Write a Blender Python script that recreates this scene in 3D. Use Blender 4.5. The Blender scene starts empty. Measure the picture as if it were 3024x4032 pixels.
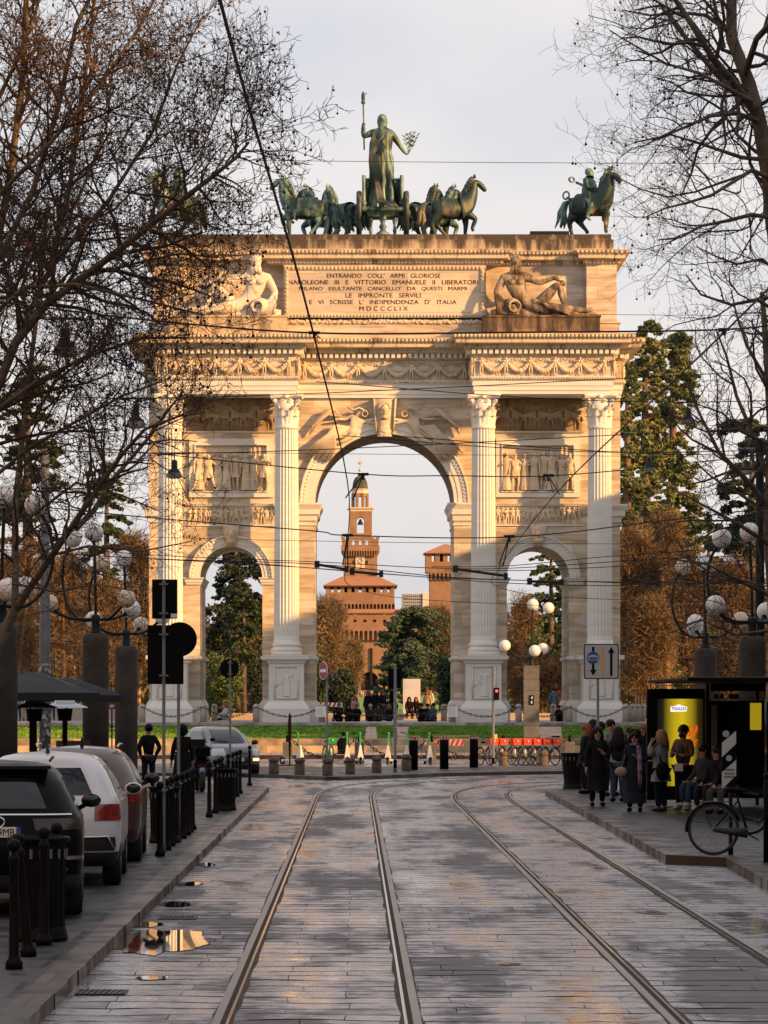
import bpy, math, random
import numpy as np
from mathutils import Vector, Matrix, Euler
sc = bpy.context.scene
R = math.radians
PI = math.pi
# ---------------------------------------------------------------- camera
F = 13860.0      # focal length in pixels of the 3024 px wide photograph
CX, CY, CH = 1400.0, 2770.0, 2.4
cd = bpy.data.cameras.new("camera")
cam = bpy.data.objects.new("camera", cd)
sc.collection.objects.link(cam)
cam.location = (0, 0, CH)
cam.rotation_euler = (R(90), 0, 0)
cd.sensor_fit = 'HORIZONTAL'; cd.sensor_width = 36
cd.lens = 36 * F / 3024
cd.shift_x = (1512 - CX) / 3024
cd.shift_y = (CY - 2016) / 3024
cd.clip_start = 1; cd.clip_end = 6000
sc.camera = cam
# ---------------------------------------------------------------- sun, sky, exposure
SUN_AZ, SUN_EL = 57.0, 18.0      # degrees right of straight behind the camera / above the horizon
w = bpy.data.worlds.new("World"); sc.world = w; w.use_nodes = True
nt = w.node_tree; nt.nodes.clear()
N = nt.nodes.new; LK = nt.links.new
out = N("ShaderNodeOutputWorld"); bg = N("ShaderNodeBackground")
sky = N("ShaderNodeTexSky"); sky.sky_type = 'NISHITA'; sky.sun_disc = False
sky.sun_elevation = R(SUN_EL); sky.sun_rotation = R(180 - SUN_AZ)
sky.air_density = 1.3; sky.dust_density = 2.5; sky.ozone_density = 1.0
tc = N("ShaderNodeTexCoord")
mp = N("ShaderNodeMapping"); mp.inputs['Scale'].default_value = (4, 4, 9)
nz = N("ShaderNodeTexNoise"); nz.inputs['Scale'].default_value = 2.2; nz.inputs['Detail'].default_value = 5; nz.inputs['Roughness'].default_value = .45
rp = N("ShaderNodeValToRGB"); rp.color_ramp.elements[0].position = .36; rp.color_ramp.elements[1].position = .66
rp.color_ramp.elements[0].color = (5.5, 5.4, 5.85, 1); rp.color_ramp.elements[1].color = (7.0, 6.45, 6.35, 1)
mx = N("ShaderNodeMix"); mx.data_type = 'RGBA'; mx.inputs[0].default_value = .82
LK(tc.outputs['Generated'], mp.inputs[0]); LK(mp.outputs[0], nz.inputs['Vector']); LK(nz.outputs['Fac'], rp.inputs[0])
LK(sky.outputs[0], mx.inputs[6]); LK(rp.outputs[0], mx.inputs[7]); LK(mx.outputs[2], bg.inputs['Color'])
bg.inputs['Strength'].default_value = .085
LK(bg.outputs[0], out.inputs['Surface'])
sl = bpy.data.lights.new("sun", 'SUN'); so = bpy.data.objects.new("sun", sl); sc.collection.objects.link(so)
sl.energy = 5.0; sl.angle = R(.9); sl.color = (1.0, .50, .155)
sd = Vector((math.sin(R(SUN_AZ)) * math.cos(R(SUN_EL)), -math.cos(R(SUN_AZ)) * math.cos(R(SUN_EL)), math.sin(R(SUN_EL))))
so.rotation_euler = sd.to_track_quat('Z', 'Y').to_euler(); so.location = (60, -60, 60)
sc.view_settings.view_transform = 'Standard'; sc.view_settings.look = 'None'
sc.view_settings.exposure = 0.76; sc.view_settings.gamma = 1
sc.cycles.max_bounces = 6; sc.cycles.transparent_max_bounces = 6
sc.cycles.diffuse_bounces = 3; sc.cycles.glossy_bounces = 3
# ---------------------------------------------------------------- pixel of the photograph + distance -> point
def X(px, Y): return (px - CX) * Y / F
def Z(py, Y): return CH - (py - CY) * Y / F
def W(px, py, Y): return Vector((X(px, Y), Y, Z(py, Y)))
# ---------------------------------------------------------------- materials
def mat(name, col, rough=.6, metal=0., var=0., scale=3., bump=0., bscale=None, col2=None, stretch=None, emit=None, estr=1., coat=0., trans=0., spec=None, contrast=(.35, .65), detail=5):
    m = bpy.data.materials.new(name); m.use_nodes = True
    nt = m.node_tree; b = nt.nodes['Principled BSDF']
    b.inputs['Roughness'].default_value = rough; b.inputs['Metallic'].default_value = metal
    b.inputs['Base Color'].default_value = (*col, 1)
    if spec is not None: b.inputs['Specular IOR Level'].default_value = spec
    if coat: b.inputs['Coat Weight'].default_value = coat; b.inputs['Coat Roughness'].default_value = .05
    if trans: b.inputs['Transmission Weight'].default_value = trans
    if emit: b.inputs['Emission Color'].default_value = (*emit, 1); b.inputs['Emission Strength'].default_value = estr
    if var or col2 or bump:
        tc = nt.nodes.new("ShaderNodeTexCoord"); mp = nt.nodes.new("ShaderNodeMapping")
        if stretch: mp.inputs['Scale'].default_value = stretch
        nt.links.new(tc.outputs['Object'], mp.inputs[0])
        if var or col2:
            n = nt.nodes.new("ShaderNodeTexNoise"); n.inputs['Scale'].default_value = scale; n.inputs['Detail'].default_value = detail
            n.inputs['Roughness'].default_value = .6
            r = nt.nodes.new("ShaderNodeValToRGB"); r.color_ramp.elements[0].position, r.color_ramp.elements[1].position = contrast
            c2 = col2 or tuple(min(1, c * (1 + var)) for c in col); c1 = col if col2 else tuple(c * (1 - var) for c in col)
            r.color_ramp.elements[0].color = (*c1, 1); r.color_ramp.elements[1].color = (*c2, 1)
            nt.links.new(mp.outputs[0], n.inputs['Vector']); nt.links.new(n.outputs['Fac'], r.inputs[0]); nt.links.new(r.outputs[0], b.inputs['Base Color'])
        if bump:
            n2 = nt.nodes.new("ShaderNodeTexNoise"); n2.inputs['Scale'].default_value = bscale or scale * 4; n2.inputs['Detail'].default_value = 4
            bp = nt.nodes.new("ShaderNodeBump"); bp.inputs['Strength'].default_value = bump; bp.inputs['Distance'].default_value = .05
            nt.links.new(mp.outputs[0], n2.inputs['Vector']); nt.links.new(n2.outputs['Fac'], bp.inputs['Height']); nt.links.new(bp.outputs[0], b.inputs['Normal'])
    return m

def marble(name, base, warm, blocks=True, stain=.0, bw=1.9, bh=.62, vein=.5, stain_bands=(), stain_col=(.05, .035, .022)):
    """pale veined marble laid in courses; weather stains run down below ledges"""
    m = bpy.data.materials.new(name); m.use_nodes = True
    nt = m.node_tree; b = nt.nodes['Principled BSDF']; n = nt.nodes.new; L = nt.links.new
    b.inputs['Roughness'].default_value = .62
    tc = n("ShaderNodeTexCoord"); sx = n("ShaderNodeSeparateXYZ"); L(tc.outputs['Object'], sx.inputs[0])
    ad = n("ShaderNodeMath"); ad.operation = 'ADD'; L(sx.outputs[0], ad.inputs[0]); L(sx.outputs[1], ad.inputs[1])
    cb = n("ShaderNodeCombineXYZ"); L(ad.outputs[0], cb.inputs[0]); L(sx.outputs[2], cb.inputs[1])
    # veins: stretched horizontally, warped
    mp = n("ShaderNodeMapping"); mp.inputs['Scale'].default_value = (.35, .35, 2.2); mp.inputs['Rotation'].default_value = (0, R(9), 0)
    L(tc.outputs['Object'], mp.inputs[0])
    v = n("ShaderNodeTexNoise"); v.inputs['Scale'].default_value = 1.1; v.inputs['Detail'].default_value = 7; v.inputs['Distortion'].default_value = 1.2
    L(mp.outputs[0], v.inputs['Vector'])
    vr = n("ShaderNodeValToRGB"); e = vr.color_ramp.elements
    e[0].position = .38; e[0].color = (*[c * .72 for c in warm], 1); e[1].position = .62; e[1].color = (*base, 1)
    e3 = e.new(.47); e3.color = (*warm, 1); e4 = e.new(.54); e4.color = (*[(a + c) / 2 for a, c in zip(base, warm)], 1)
    L(v.outputs['Fac'], vr.inputs[0])
    mv = n("ShaderNodeMix"); mv.data_type = 'RGBA'; mv.inputs[0].default_value = vein; mv.inputs[6].default_value = (*base, 1); L(vr.outputs[0], mv.inputs[7])
    last = mv.outputs[2]
    if blocks:
        br = n("ShaderNodeTexBrick"); br.inputs['Scale'].default_value = 1; br.inputs['Brick Width'].default_value = bw; br.inputs['Row Height'].default_value = bh
        br.inputs['Mortar Size'].default_value = .012; br.inputs['Mortar Smooth'].default_value = .3
        br.inputs['Color1'].default_value = (.62, .62, .64, 1); br.inputs['Color2'].default_value = (1.16, 1.1, 1.03, 1); br.inputs['Mortar'].default_value = (.5, .45, .4, 1)
        L(cb.outputs[0], br.inputs['Vector'])
        mm = n("ShaderNodeMix"); mm.data_type = 'RGBA'; mm.blend_type = 'MULTIPLY'; mm.inputs[0].default_value = .75
        L(last, mm.inputs[6]); L(br.outputs['Color'], mm.inputs[7]); last = mm.outputs[2]
    sm = None
    if stain or stain_bands:
        mp2 = n("ShaderNodeMapping"); mp2.inputs['Scale'].default_value = (1.6, 1.6, .35); L(tc.outputs['Object'], mp2.inputs[0])
        s = n("ShaderNodeTexNoise"); s.inputs['Scale'].default_value = 1.4; s.inputs['Detail'].default_value = 8; s.inputs['Roughness'].default_value = .65
        L(mp2.outputs[0], s.inputs['Vector'])
        amt = n("ShaderNodeValue"); amt.outputs[0].default_value = stain; cur = amt.outputs[0]
        for z0, z1, a in stain_bands:      # streaks below a ledge at z1 fading down to z0
            mr = n("ShaderNodeMapRange"); mr.inputs['From Min'].default_value = z0; mr.inputs['From Max'].default_value = z1
            mr.inputs['To Min'].default_value = 0; mr.inputs['To Max'].default_value = a
            L(sx.outputs[2], mr.inputs['Value'])
            gt = n("ShaderNodeMath"); gt.operation = 'LESS_THAN'; L(sx.outputs[2], gt.inputs[0]); gt.inputs[1].default_value = z1 + .01
            mu = n("ShaderNodeMath"); mu.operation = 'MULTIPLY'; L(mr.outputs[0], mu.inputs[0]); L(gt.outputs[0], mu.inputs[1])
            a2 = n("ShaderNodeMath"); a2.operation = 'ADD'; L(cur, a2.inputs[0]); L(mu.outputs[0], a2.inputs[1]); cur = a2.outputs[0]
        a3 = n("ShaderNodeMath"); a3.operation = 'ADD'; L(cur, a3.inputs[0]); L(s.outputs['Fac'], a3.inputs[1])
        rr = n("ShaderNodeMapRange"); rr.inputs['From Min'].default_value = .76; rr.inputs['From Max'].default_value = .98; L(a3.outputs[0], rr.inputs['Value'])
        ms = n("ShaderNodeMix"); ms.data_type = 'RGBA'; L(rr.outputs[0], ms.inputs[0]); L(last, ms.inputs[6]); ms.inputs[7].default_value = (*stain_col, 1); last = ms.outputs[2]
    L(last, b.inputs['Base Color'])
    bn = n("ShaderNodeTexNoise"); bn.inputs['Scale'].default_value = 9; bn.inputs['Detail'].default_value = 5; L(tc.outputs['Object'], bn.inputs['Vector'])
    bp = n("ShaderNodeBump"); bp.inputs['Strength'].default_value = .25; bp.inputs['Distance'].default_value = .04; L(bn.outputs['Fac'], bp.inputs['Height']); L(bp.outputs[0], b.inputs['Normal'])
    return m
# ---------------------------------------------------------------- geometry builder
class G:
    def __init__(s): s.v = []; s.f = []
    def box(s, x0, x1, y0, y1, z0, z1):
        if x0 > x1: x0, x1 = x1, x0
        if y0 > y1: y0, y1 = y1, y0
        n = len(s.v)
        s.v += [(x0, y0, z0), (x1, y0, z0), (x1, y1, z0), (x0, y1, z0), (x0, y0, z1), (x1, y0, z1), (x1, y1, z1), (x0, y1, z1)]
        s.f += [(n, n+3, n+2, n+1), (n+4, n+5, n+6, n+7), (n, n+1, n+5, n+4), (n+1, n+2, n+6, n+5), (n+2, n+3, n+7, n+6), (n+3, n, n+4, n+7)]
        return s
    def bbox(s, x0, x1, y0, y1, z0, z1, b):     # box with chamfered vertical and top edges
        return s.layers([(x0, y0), (x1, y0), (x1, y1), (x0, y1)], [(0, z0), (0, z1 - b), (-b, z1)])
    def tube(s, pts, rad, n=6, cap=True):
        pts = [Vector(p) for p in pts]; k = len(pts)
        if not isinstance(rad, (list, tuple)): rad = [rad] * k
        base = len(s.v); u = None
        for i, p in enumerate(pts):
            d = (pts[min(i + 1, k - 1)] - pts[max(i - 1, 0)])
            if d.length < 1e-9: d = Vector((0, 0, 1))
            d.normalize()
            if u is None: u = d.cross(Vector((0, 0, 1)) if abs(d.z) < .9 else Vector((1, 0, 0)))
            else: u = u - d * u.dot(d)
            if u.length < 1e-6: u = d.orthogonal()
            u.normalize(); v = d.cross(u); r = rad[i]
            for j in range(n):
                a = 2 * PI * j / n; q = p + (u * math.cos(a) + v * math.sin(a)) * r
                s.v.append((q.x, q.y, q.z))
        for i in range(k - 1):
            for j in range(n):
                a = base + i * n + j; b = base + i * n + (j + 1) % n
                s.f.append((a, b, b + n, a + n))
        if cap and n > 2:
            s.f.append(tuple(base + j for j in reversed(range(n)))); s.f.append(tuple(base + (k - 1) * n + j for j in range(n)))
        return s
    def lathe(s, prof, n=16, c=(0, 0, 0), cap=True, flute=0, sx=1, sy=1):
        base = len(s.v)
        for r, z in prof:
            for j in range(n):
                a = 2 * PI * j / n; rr = r * (1 - (flute if (j % 4) in (1, 2, 3) else 0) * (.75 if j % 4 != 2 else 1)) if flute else r
                s.v.append((c[0] + rr * math.cos(a) * sx, c[1] + rr * math.sin(a) * sy, c[2] + z))
        for i in range(len(prof) - 1):
            for j in range(n):
                a = base + i * n + j; b = base + i * n + (j + 1) % n
                s.f.append((a, b, b + n, a + n))
        if cap:
            s.f.append(tuple(base + j for j in reversed(range(n)))); s.f.append(tuple(base + (len(prof) - 1) * n + j for j in range(n)))
        return s
    def ball(s, c, r, n=10, sc=(1, 1, 1)):
        m = max(4, n // 2 + 1)
        prof = [(max(.001, r * math.sin(PI * i / m)), -r * math.cos(PI * i / m)) for i in range(m + 1)]
        b = len(s.v); s.lathe(prof, n, (0, 0, 0), cap=False)
        for i in range(b, len(s.v)):
            x, y, z = s.v[i]; s.v[i] = (c[0] + x * sc[0], c[1] + y * sc[1], c[2] + z * sc[2])
        return s
    def layers(s, poly, lv, cap0=True, cap1=True):
        """closed plan polygon (counter clockwise) offset outward by off at height z, lofted"""
        k = len(poly); base = len(s.v)
        for off, z in lv:
            for i in range(k):
                p0, p1, p2 = Vector(poly[i - 1]), Vector(poly[i]), Vector(poly[(i + 1) % k])
                d1 = (p1 - p0).normalized(); d2 = (p2 - p1).normalized()
                n1 = Vector((d1.y, -d1.x)); n2 = Vector((d2.y, -d2.x))
                m = n1 + n2; m = m / max(.25, m.dot(n1)) if m.length > 1e-6 else n1
                q = p1 + m * off; s.v.append((q.x, q.y, z))
        for i in range(len(lv) - 1):
            for j in range(k):
                a = base + i * k + j; b = base + i * k + (j + 1) % k
                s.f.append((a, b, b + k, a + k))
        if cap0: s.f.append(tuple(base + j for j in reversed(range(k))))
        if cap1: s.f.append(tuple(base + (len(lv) - 1) * k + j for j in range(k)))
        return s
    def poly(s, pts):
        b = len(s.v); s.v += [tuple(p) for p in pts]; s.f.append(tuple(range(b, b + len(pts)))); return s
    def prism(s, pts, d):      # planar polygon extruded by vector d
        b = len(s.v); k = len(pts); d = Vector(d)
        s.v += [tuple(p) for p in pts] + [tuple(Vector(p) + d) for p in pts]
        s.f.append(tuple(b + i for i in range(k))); s.f.append(tuple(b + k + i for i in reversed(range(k))))
        for i in range(k): s.f.append((b + i, b + k + i, b + k + (i + 1) % k, b + (i + 1) % k))
        return s
    def torus(s, c, R0, r, n=16, m=6, axis='z', sc=(1, 1, 1)):
        pts = []
        b = len(s.v)
        for i in range(n):
            a = 2 * PI * i / n
            for j in range(m):
                t = 2 * PI * j / m; x = (R0 + r * math.cos(t)) * math.cos(a); y = (R0 + r * math.cos(t)) * math.sin(a); z = r * math.sin(t)
                if axis == 'y': x, y, z = x, z, y
                if axis == 'x': x, y, z = z, x, y
                s.v.append((c[0] + x * sc[0], c[1] + y * sc[1], c[2] + z * sc[2]))
        for i in range(n):
            for j in range(m):
                a0 = b + i * m + j; a1 = b + i * m + (j + 1) % m; c0 = b + ((i + 1) % n) * m + j; c1 = b + ((i + 1) % n) * m + (j + 1) % m
                s.f.append((a0, c0, c1, a1))
        return s
    def add(s, g, M=None):
        b = len(s.v)
        if M is None: s.v += list(g.v)
        else:
            a = np.array(g.v, dtype=float); m = np.array(M); a = a @ m[:3, :3].T + m[:3, 3]; s.v += [tuple(r) for r in a.tolist()]
        s.f += [tuple(i + b for i in f) for f in g.f]
        return s
    def mesh(s, name, m=None, smooth=False):
        me = bpy.data.meshes.new(name); me.from_pydata(s.v, [], s.f)
        if m: me.materials.append(m)
        if smooth:
            me.polygons.foreach_set('use_smooth', [True] * len(me.polygons))
        me.update(); return me
def T(x=0, y=0, z=0, rz=0, s=1, rx=0, ry=0):
    S = Matrix.Diagonal((*(s if isinstance(s, (tuple, list)) else (s, s, s)), 1))
    return Matrix.Translation((x, y, z)) @ Euler((rx, ry, rz)).to_matrix().to_4x4() @ S
col = sc.collection
def put(name, g, m, parent=None, smooth=False, loc=None, label=None):
    me = g if isinstance(g, bpy.types.Mesh) else g.mesh(name, m, smooth)
    o = bpy.data.objects.new(name, me); col.objects.link(o)
    if parent: o.parent = parent
    if loc: o.location = loc
    if label: o['label'] = label
    return o
def tag(o, label, cat, group=None):
    o['label'] = label; o['category'] = cat
    if group: o['group'] = group
    return o
def thing(name, label, cat, loc=(0, 0, 0), rz=0, group=None, s=1):
    o = bpy.data.objects.new(name, None); col.objects.link(o); o.empty_display_size = .3
    o.location = loc; o.rotation_euler = (0, 0, rz)
    if s != 1: o.scale = (s, s, s)
    return tag(o, label, cat, group)
def struct(name, g, m, smooth=False):
    o = put(name, g, m, None, smooth); o['kind'] = 'structure'; return o
def dup(root, loc=None, rz=None, label=None, s=None, group=None):
    r = root.copy(); col.objects.link(r)
    if loc is not None: r.location = loc
    if rz is not None: r.rotation_euler = (0, 0, rz)
    if s is not None: r.scale = (s, s, s)
    if label: r['label'] = label
    if group: r['group'] = group
    for ch in list(root.children):
        c = ch.copy(); col.objects.link(c); c.parent = r
        for gch in list(ch.children):
            d = gch.copy(); col.objects.link(d); d.parent = c
    return r
def textg(s, w=None, h=.2, depth=.004, shear=0, bold=0):
    """lettering as geometry in the XZ plane facing -Y, centred, height h, optional total width w"""
    cu = bpy.data.curves.new('t', 'FONT'); cu.body = s; cu.size = 1; cu.align_x = 'CENTER'; cu.extrude = .5; cu.resolution_u = 3; cu.shear = shear; cu.offset = bold
    o = bpy.data.objects.new('t', cu); col.objects.link(o)
    bpy.context.view_layer.update()
    me = bpy.data.meshes.new_from_object(o.evaluated_get(bpy.context.evaluated_depsgraph_get()))
    g = G(); a = np.array([v.co[:] for v in me.vertices]) if len(me.vertices) else np.zeros((0, 3))
    g.f = [tuple(p.vertices) for p in me.polygons]
    bpy.data.objects.remove(o); bpy.data.meshes.remove(me); bpy.data.curves.remove(cu)
    a[:, 0] -= (a[:, 0].min() + a[:, 0].max()) / 2; ch = a[:, 1].max() - a[:, 1].min(); a[:, 1] -= a[:, 1].min()
    k = h / ch; kx = (w / (a[:, 0].max() - a[:, 0].min())) if w else k
    g.v = [(x * kx, (-z + .5) * depth - depth, y * k) for x, y, z in a.tolist()]
    return g
# ---------------------------------------------------------------- skinned figures
def skin(nodes, edges, root, sub=1):
    names = list(nodes); idx = {n: i for i, n in enumerate(names)}
    me = bpy.data.meshes.new('s'); me.from_pydata([nodes[n][0] for n in names], [(idx[a], idx[b]) for a, b in edges], [])
    o = bpy.data.objects.new('s', me); col.objects.link(o)
    m = o.modifiers.new('k', 'SKIN'); m.use_smooth_shade = True
    for n in names:
        r = nodes[n][1]; d = me.skin_vertices[0].data[idx[n]]; d.radius = r if isinstance(r, tuple) else (r, r); d.use_root = (n == root)
    if sub: sm = o.modifiers.new('b', 'SUBSURF'); sm.levels = sub; sm.render_levels = sub
    bpy.context.view_layer.update()
    e = bpy.data.meshes.new_from_object(o.evaluated_get(bpy.context.evaluated_depsgraph_get()))
    g = G(); g.v = [v.co[:] for v in e.vertices]; g.f = [tuple(p.vertices) for p in e.polygons]
    bpy.data.objects.remove(o); bpy.data.meshes.remove(me); bpy.data.meshes.remove(e)
    return g
# ================================================================ SETTING
def gz(y):
    pts = [(-400, 0), (152, 0), (152.3, .14), (157.8, .2), (160.4, .72), (172, 1.26), (176, 1.38), (240, 1.44), (990, 4.25), (1100, 4.4), (5200, 5)]
    for (a, za), (b, zb) in zip(pts, pts[1:]):
        if y <= b: return za + (zb - za) * (y - a) / (b - a)
    return 5
def strip(y0, y1, x0, x1, dz, step=8):
    g = G(); ys = [y0]
    for k in (-400, 152, 152.3, 157.8, 160.4, 172, 176, 240, 990, 1100, 5200):
        if y0 < k < y1: ys.append(k)
    ys.append(y1)
    for a, b in zip(ys, ys[1:]):
        g.poly([(x0, a, gz(a) + dz), (x1, a, gz(a) + dz), (x1, b, gz(b) + dz), (x0, b, gz(b) + dz)])
    return g
m_ground = mat('ground_earth', (.16, .13, .10), .95, var=.3, scale=.5, bump=.3)
struct('ground', strip(-400, 5200, -2500, 2500, 0), m_ground)

def road_material():
    m = bpy.data.materials.new('wet_stone_slabs'); m.use_nodes = True
    nt = m.node_tree; b = nt.nodes['Principled BSDF']; n = nt.nodes.new; L = nt.links.new
    tc = n("ShaderNodeTexCoord"); v = tc.outputs['Object']
    wp = n("ShaderNodeTexNoise"); wp.inputs['Scale'].default_value = .7; wp.inputs['Detail'].default_value = 2; L(v, wp.inputs['Vector'])
    wm = n("ShaderNodeVectorMath"); wm.operation = 'MULTIPLY_ADD'; L(wp.outputs['Color'], wm.inputs[0]); wm.inputs[1].default_value = (.14, .7, 0); L(v, wm.inputs[2])
    br = n("ShaderNodeTexBrick"); br.inputs['Scale'].default_value = 1; br.inputs['Brick Width'].default_value = 1.35; br.inputs['Row Height'].default_value = .055
    br.offset = .37; br.squash = .7; br.squash_frequency = 3
    br.inputs['Mortar Size'].default_value = .0042; br.inputs['Mortar Smooth'].default_value = .2
    br.inputs['Color1'].default_value = (.30, .30, .30, 1); br.inputs['Color2'].default_value = (.78, .78, .78, 1); br.inputs['Mortar'].default_value = (.0, .0, .0, 1)
    sq = n("ShaderNodeVectorMath"); sq.operation = 'MULTIPLY'; L(wm.outputs[0], sq.inputs[0]); sq.inputs[1].default_value = (1, .1, 1); L(sq.outputs[0], br.inputs['Vector'])
    # wet / dry film: large patches x fine ragged detail, broken up slab by slab
    mp = n("ShaderNodeMapping"); mp.inputs['Scale'].default_value = (.75, .12, 1); L(v, mp.inputs[0])
    w1 = n("ShaderNodeTexNoise"); w1.inputs['Scale'].default_value = 1.0; w1.inputs['Detail'].default_value = 3; w1.inputs['Roughness'].default_value = .55; L(mp.outputs[0], w1.inputs['Vector'])
    mp2 = n("ShaderNodeMapping"); mp2.inputs['Scale'].default_value = (3.2, 3.4, 1); L(v, mp2.inputs[0])
    w2 = n("ShaderNodeTexNoise"); w2.inputs['Scale'].default_value = 1.0; w2.inputs['Detail'].default_value = 6; w2.inputs['Roughness'].default_value = .75; L(mp2.outputs[0], w2.inputs['Vector'])
    sm = n("ShaderNodeMath"); sm.operation = 'MULTIPLY_ADD'; L(w2.outputs['Fac'], sm.inputs[0]); sm.inputs[1].default_value = .62; L(w1.outputs['Fac'], sm.inputs[2])
    sb = n("ShaderNodeMath"); sb.operation = 'MULTIPLY_ADD'; L(br.outputs['Color'], sb.inputs[0]); sb.inputs[1].default_value = .17; b.inputs['IOR'].default_value = 1.6; L(sm.outputs[0], sb.inputs[2])
    wet = n("ShaderNodeMapRange"); wet.inputs['From Min'].default_value = .80; wet.inputs['From Max'].default_value = .94; L(sb.outputs[0], wet.inputs['Value'])
    # colour
    cr = n("ShaderNodeMix"); cr.data_type = 'RGBA'; cr.inputs[6].default_value = (.17, .165, .18, 1); cr.inputs[7].default_value = (.38, .37, .41, 1); L(br.outputs['Color'], cr.inputs[0])
    cd_ = n("ShaderNodeMix"); cd_.data_type = 'RGBA'; cd_.blend_type = 'MULTIPLY'; cd_.inputs[0].default_value = 1; L(cr.outputs[2], cd_.inputs[6]); cd_.inputs[7].default_value = (.32, .30, .29, 1); cw = n("ShaderNodeMix"); cw.data_type = 'RGBA'; L(wet.outputs[0], cw.inputs[0]); L(cd_.outputs[2], cw.inputs[6]); L(cr.outputs[2], cw.inputs[7])
    cj = n("ShaderNodeMix"); cj.data_type = 'RGBA'; jn = n("ShaderNodeTexNoise"); jn.inputs['Scale'].default_value = 1.3; jn.inputs['Detail'].default_value = 4; L(v, jn.inputs['Vector']); jr = n("ShaderNodeMapRange"); jr.inputs['From Min'].default_value = .44; jr.inputs['From Max'].default_value = .6; L(jn.outputs['Fac'], jr.inputs['Value']); jf = n("ShaderNodeMath"); jf.operation = 'MULTIPLY'; L(br.outputs['Fac'], jf.inputs[0]); L(jr.outputs[0], jf.inputs[1]); L(jf.outputs[0], cj.inputs[0]); L(cw.outputs[2], cj.inputs[6]); cj.inputs[7].default_value = (.008, .008, .008, 1)
    L(cj.outputs[2], b.inputs['Base Color'])
    rr = n("ShaderNodeMapRange"); rr.inputs['To Min'].default_value = .62; rr.inputs['To Max'].default_value = .27; L(wet.outputs[0], rr.inputs['Value']); vw = n("ShaderNodeMapRange"); vw.inputs['From Min'].default_value = .97; vw.inputs['From Max'].default_value = 1.05; vw.inputs['To Max'].default_value = .19; L(sb.outputs[0], vw.inputs['Value']); rs = n("ShaderNodeMath"); rs.operation = 'SUBTRACT'; L(rr.outputs[0], rs.inputs[0]); L(vw.outputs[0], rs.inputs[1])
    rj = n("ShaderNodeMath"); rj.operation = 'MAXIMUM'; L(rs.outputs[0], rj.inputs[0])
    jm = n("ShaderNodeMath"); jm.operation = 'MULTIPLY'; L(jf.outputs[0], jm.inputs[0]); jm.inputs[1].default_value = .95; L(jm.outputs[0], rj.inputs[1]); L(rj.outputs[0], b.inputs['Roughness'])
    sp = n("ShaderNodeMapRange"); sp.inputs['To Min'].default_value = .35; sp.inputs['To Max'].default_value = .8; L(wet.outputs[0], sp.inputs['Value'])
    js = n("ShaderNodeMath"); js.operation = 'SUBTRACT'; L(sp.outputs[0], js.inputs[0]); L(jf.outputs[0], js.inputs[1]); js.use_clamp = True; L(js.outputs[0], b.inputs['Specular IOR Level'])
    bn = n("ShaderNodeTexNoise"); bn.inputs['Scale'].default_value = 7; bn.inputs['Detail'].default_value = 3; L(v, bn.inputs['Vector'])
    h = n("ShaderNodeMath"); h.operation = 'MULTIPLY_ADD'; L(jf.outputs[0], h.inputs[0]); h.inputs[1].default_value = -1.2; L(bn.outputs['Fac'], h.inputs[2])
    bp = n("ShaderNodeBump"); bp.inputs['Strength'].default_value = .5; bp.inputs['Distance'].default_value = .006; L(h.outputs[0], bp.inputs['Height']); L(bp.outputs[0], b.inputs['Normal'])
    return m
m_road = road_material()
struct('road', strip(-60, 152, -60, 60, .004), m_road)

def stone(name, c1, c2, rough=.55, bw=1.1, bh=.6, mortar=.012, spec=.4, jcol=(.03, .028, .026), contrast=.35):
    m = bpy.data.materials.new(name); m.use_nodes = True
    nt = m.node_tree; b = nt.nodes['Principled BSDF']; n = nt.nodes.new; L = nt.links.new
    tc = n("ShaderNodeTexCoord"); br = n("ShaderNodeTexBrick"); br.inputs['Scale'].default_value = 1; br.inputs['Brick Width'].default_value = bw; br.inputs['Row Height'].default_value = bh
    br.inputs['Mortar Size'].default_value = mortar; br.inputs['Color1'].default_value = (*c1, 1); br.inputs['Color2'].default_value = (*c2, 1); br.inputs['Mortar'].default_value = (*jcol, 1)
    L(tc.outputs['Object'], br.inputs['Vector'])
    ns = n("ShaderNodeTexNoise"); ns.inputs['Scale'].default_value = 1.6; ns.inputs['Detail'].default_value = 6; L(tc.outputs['Object'], ns.inputs['Vector'])
    r = n("ShaderNodeMapRange"); r.inputs['From Min'].default_value = .35; r.inputs['From Max'].default_value = .65; r.inputs['To Min'].default_value = 1 - contrast; r.inputs['To Max'].default_value = 1 + contrast; L(ns.outputs['Fac'], r.inputs['Value'])
    mm = n("ShaderNodeMix"); mm.data_type = 'RGBA'; mm.blend_type = 'MULTIPLY'; mm.inputs[0].default_value = 1; L(br.outputs['Color'], mm.inputs[6]); L(r.outputs[0], mm.inputs[7]); L(mm.outputs[2], b.inputs['Base Color'])
    rr = n("ShaderNodeMapRange"); rr.inputs['From Min'].default_value = .4; rr.inputs['From Max'].default_value = .62; rr.inputs['To Min'].default_value = max(.12, rough - .25); rr.inputs['To Max'].default_value = rough + .1; L(ns.outputs['Fac'], rr.inputs['Value']); L(rr.outputs[0], b.inputs['Roughness'])
    b.inputs['Specular IOR Level'].default_value = spec
    bp = n("ShaderNodeBump"); bp.inputs['Strength'].default_value = .4; bp.inputs['Distance'].default_value = .01; L(ns.outputs['Fac'], bp.inputs['Height']); L(bp.outputs[0], b.inputs['Normal'])
    return m
m_pave = stone('damp_granite_paving', (.018, .021, .025), (.062, .064, .068), .6, .9, 1.6, .03, spec=.3, contrast=.5, jcol=(.006, .006, .006))
m_pave2 = stone('platform_asphalt_and_stone', (.02, .024, .028), (.032, .037, .042), .6, 2.5, 1.2, .006, spec=.3)
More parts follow.
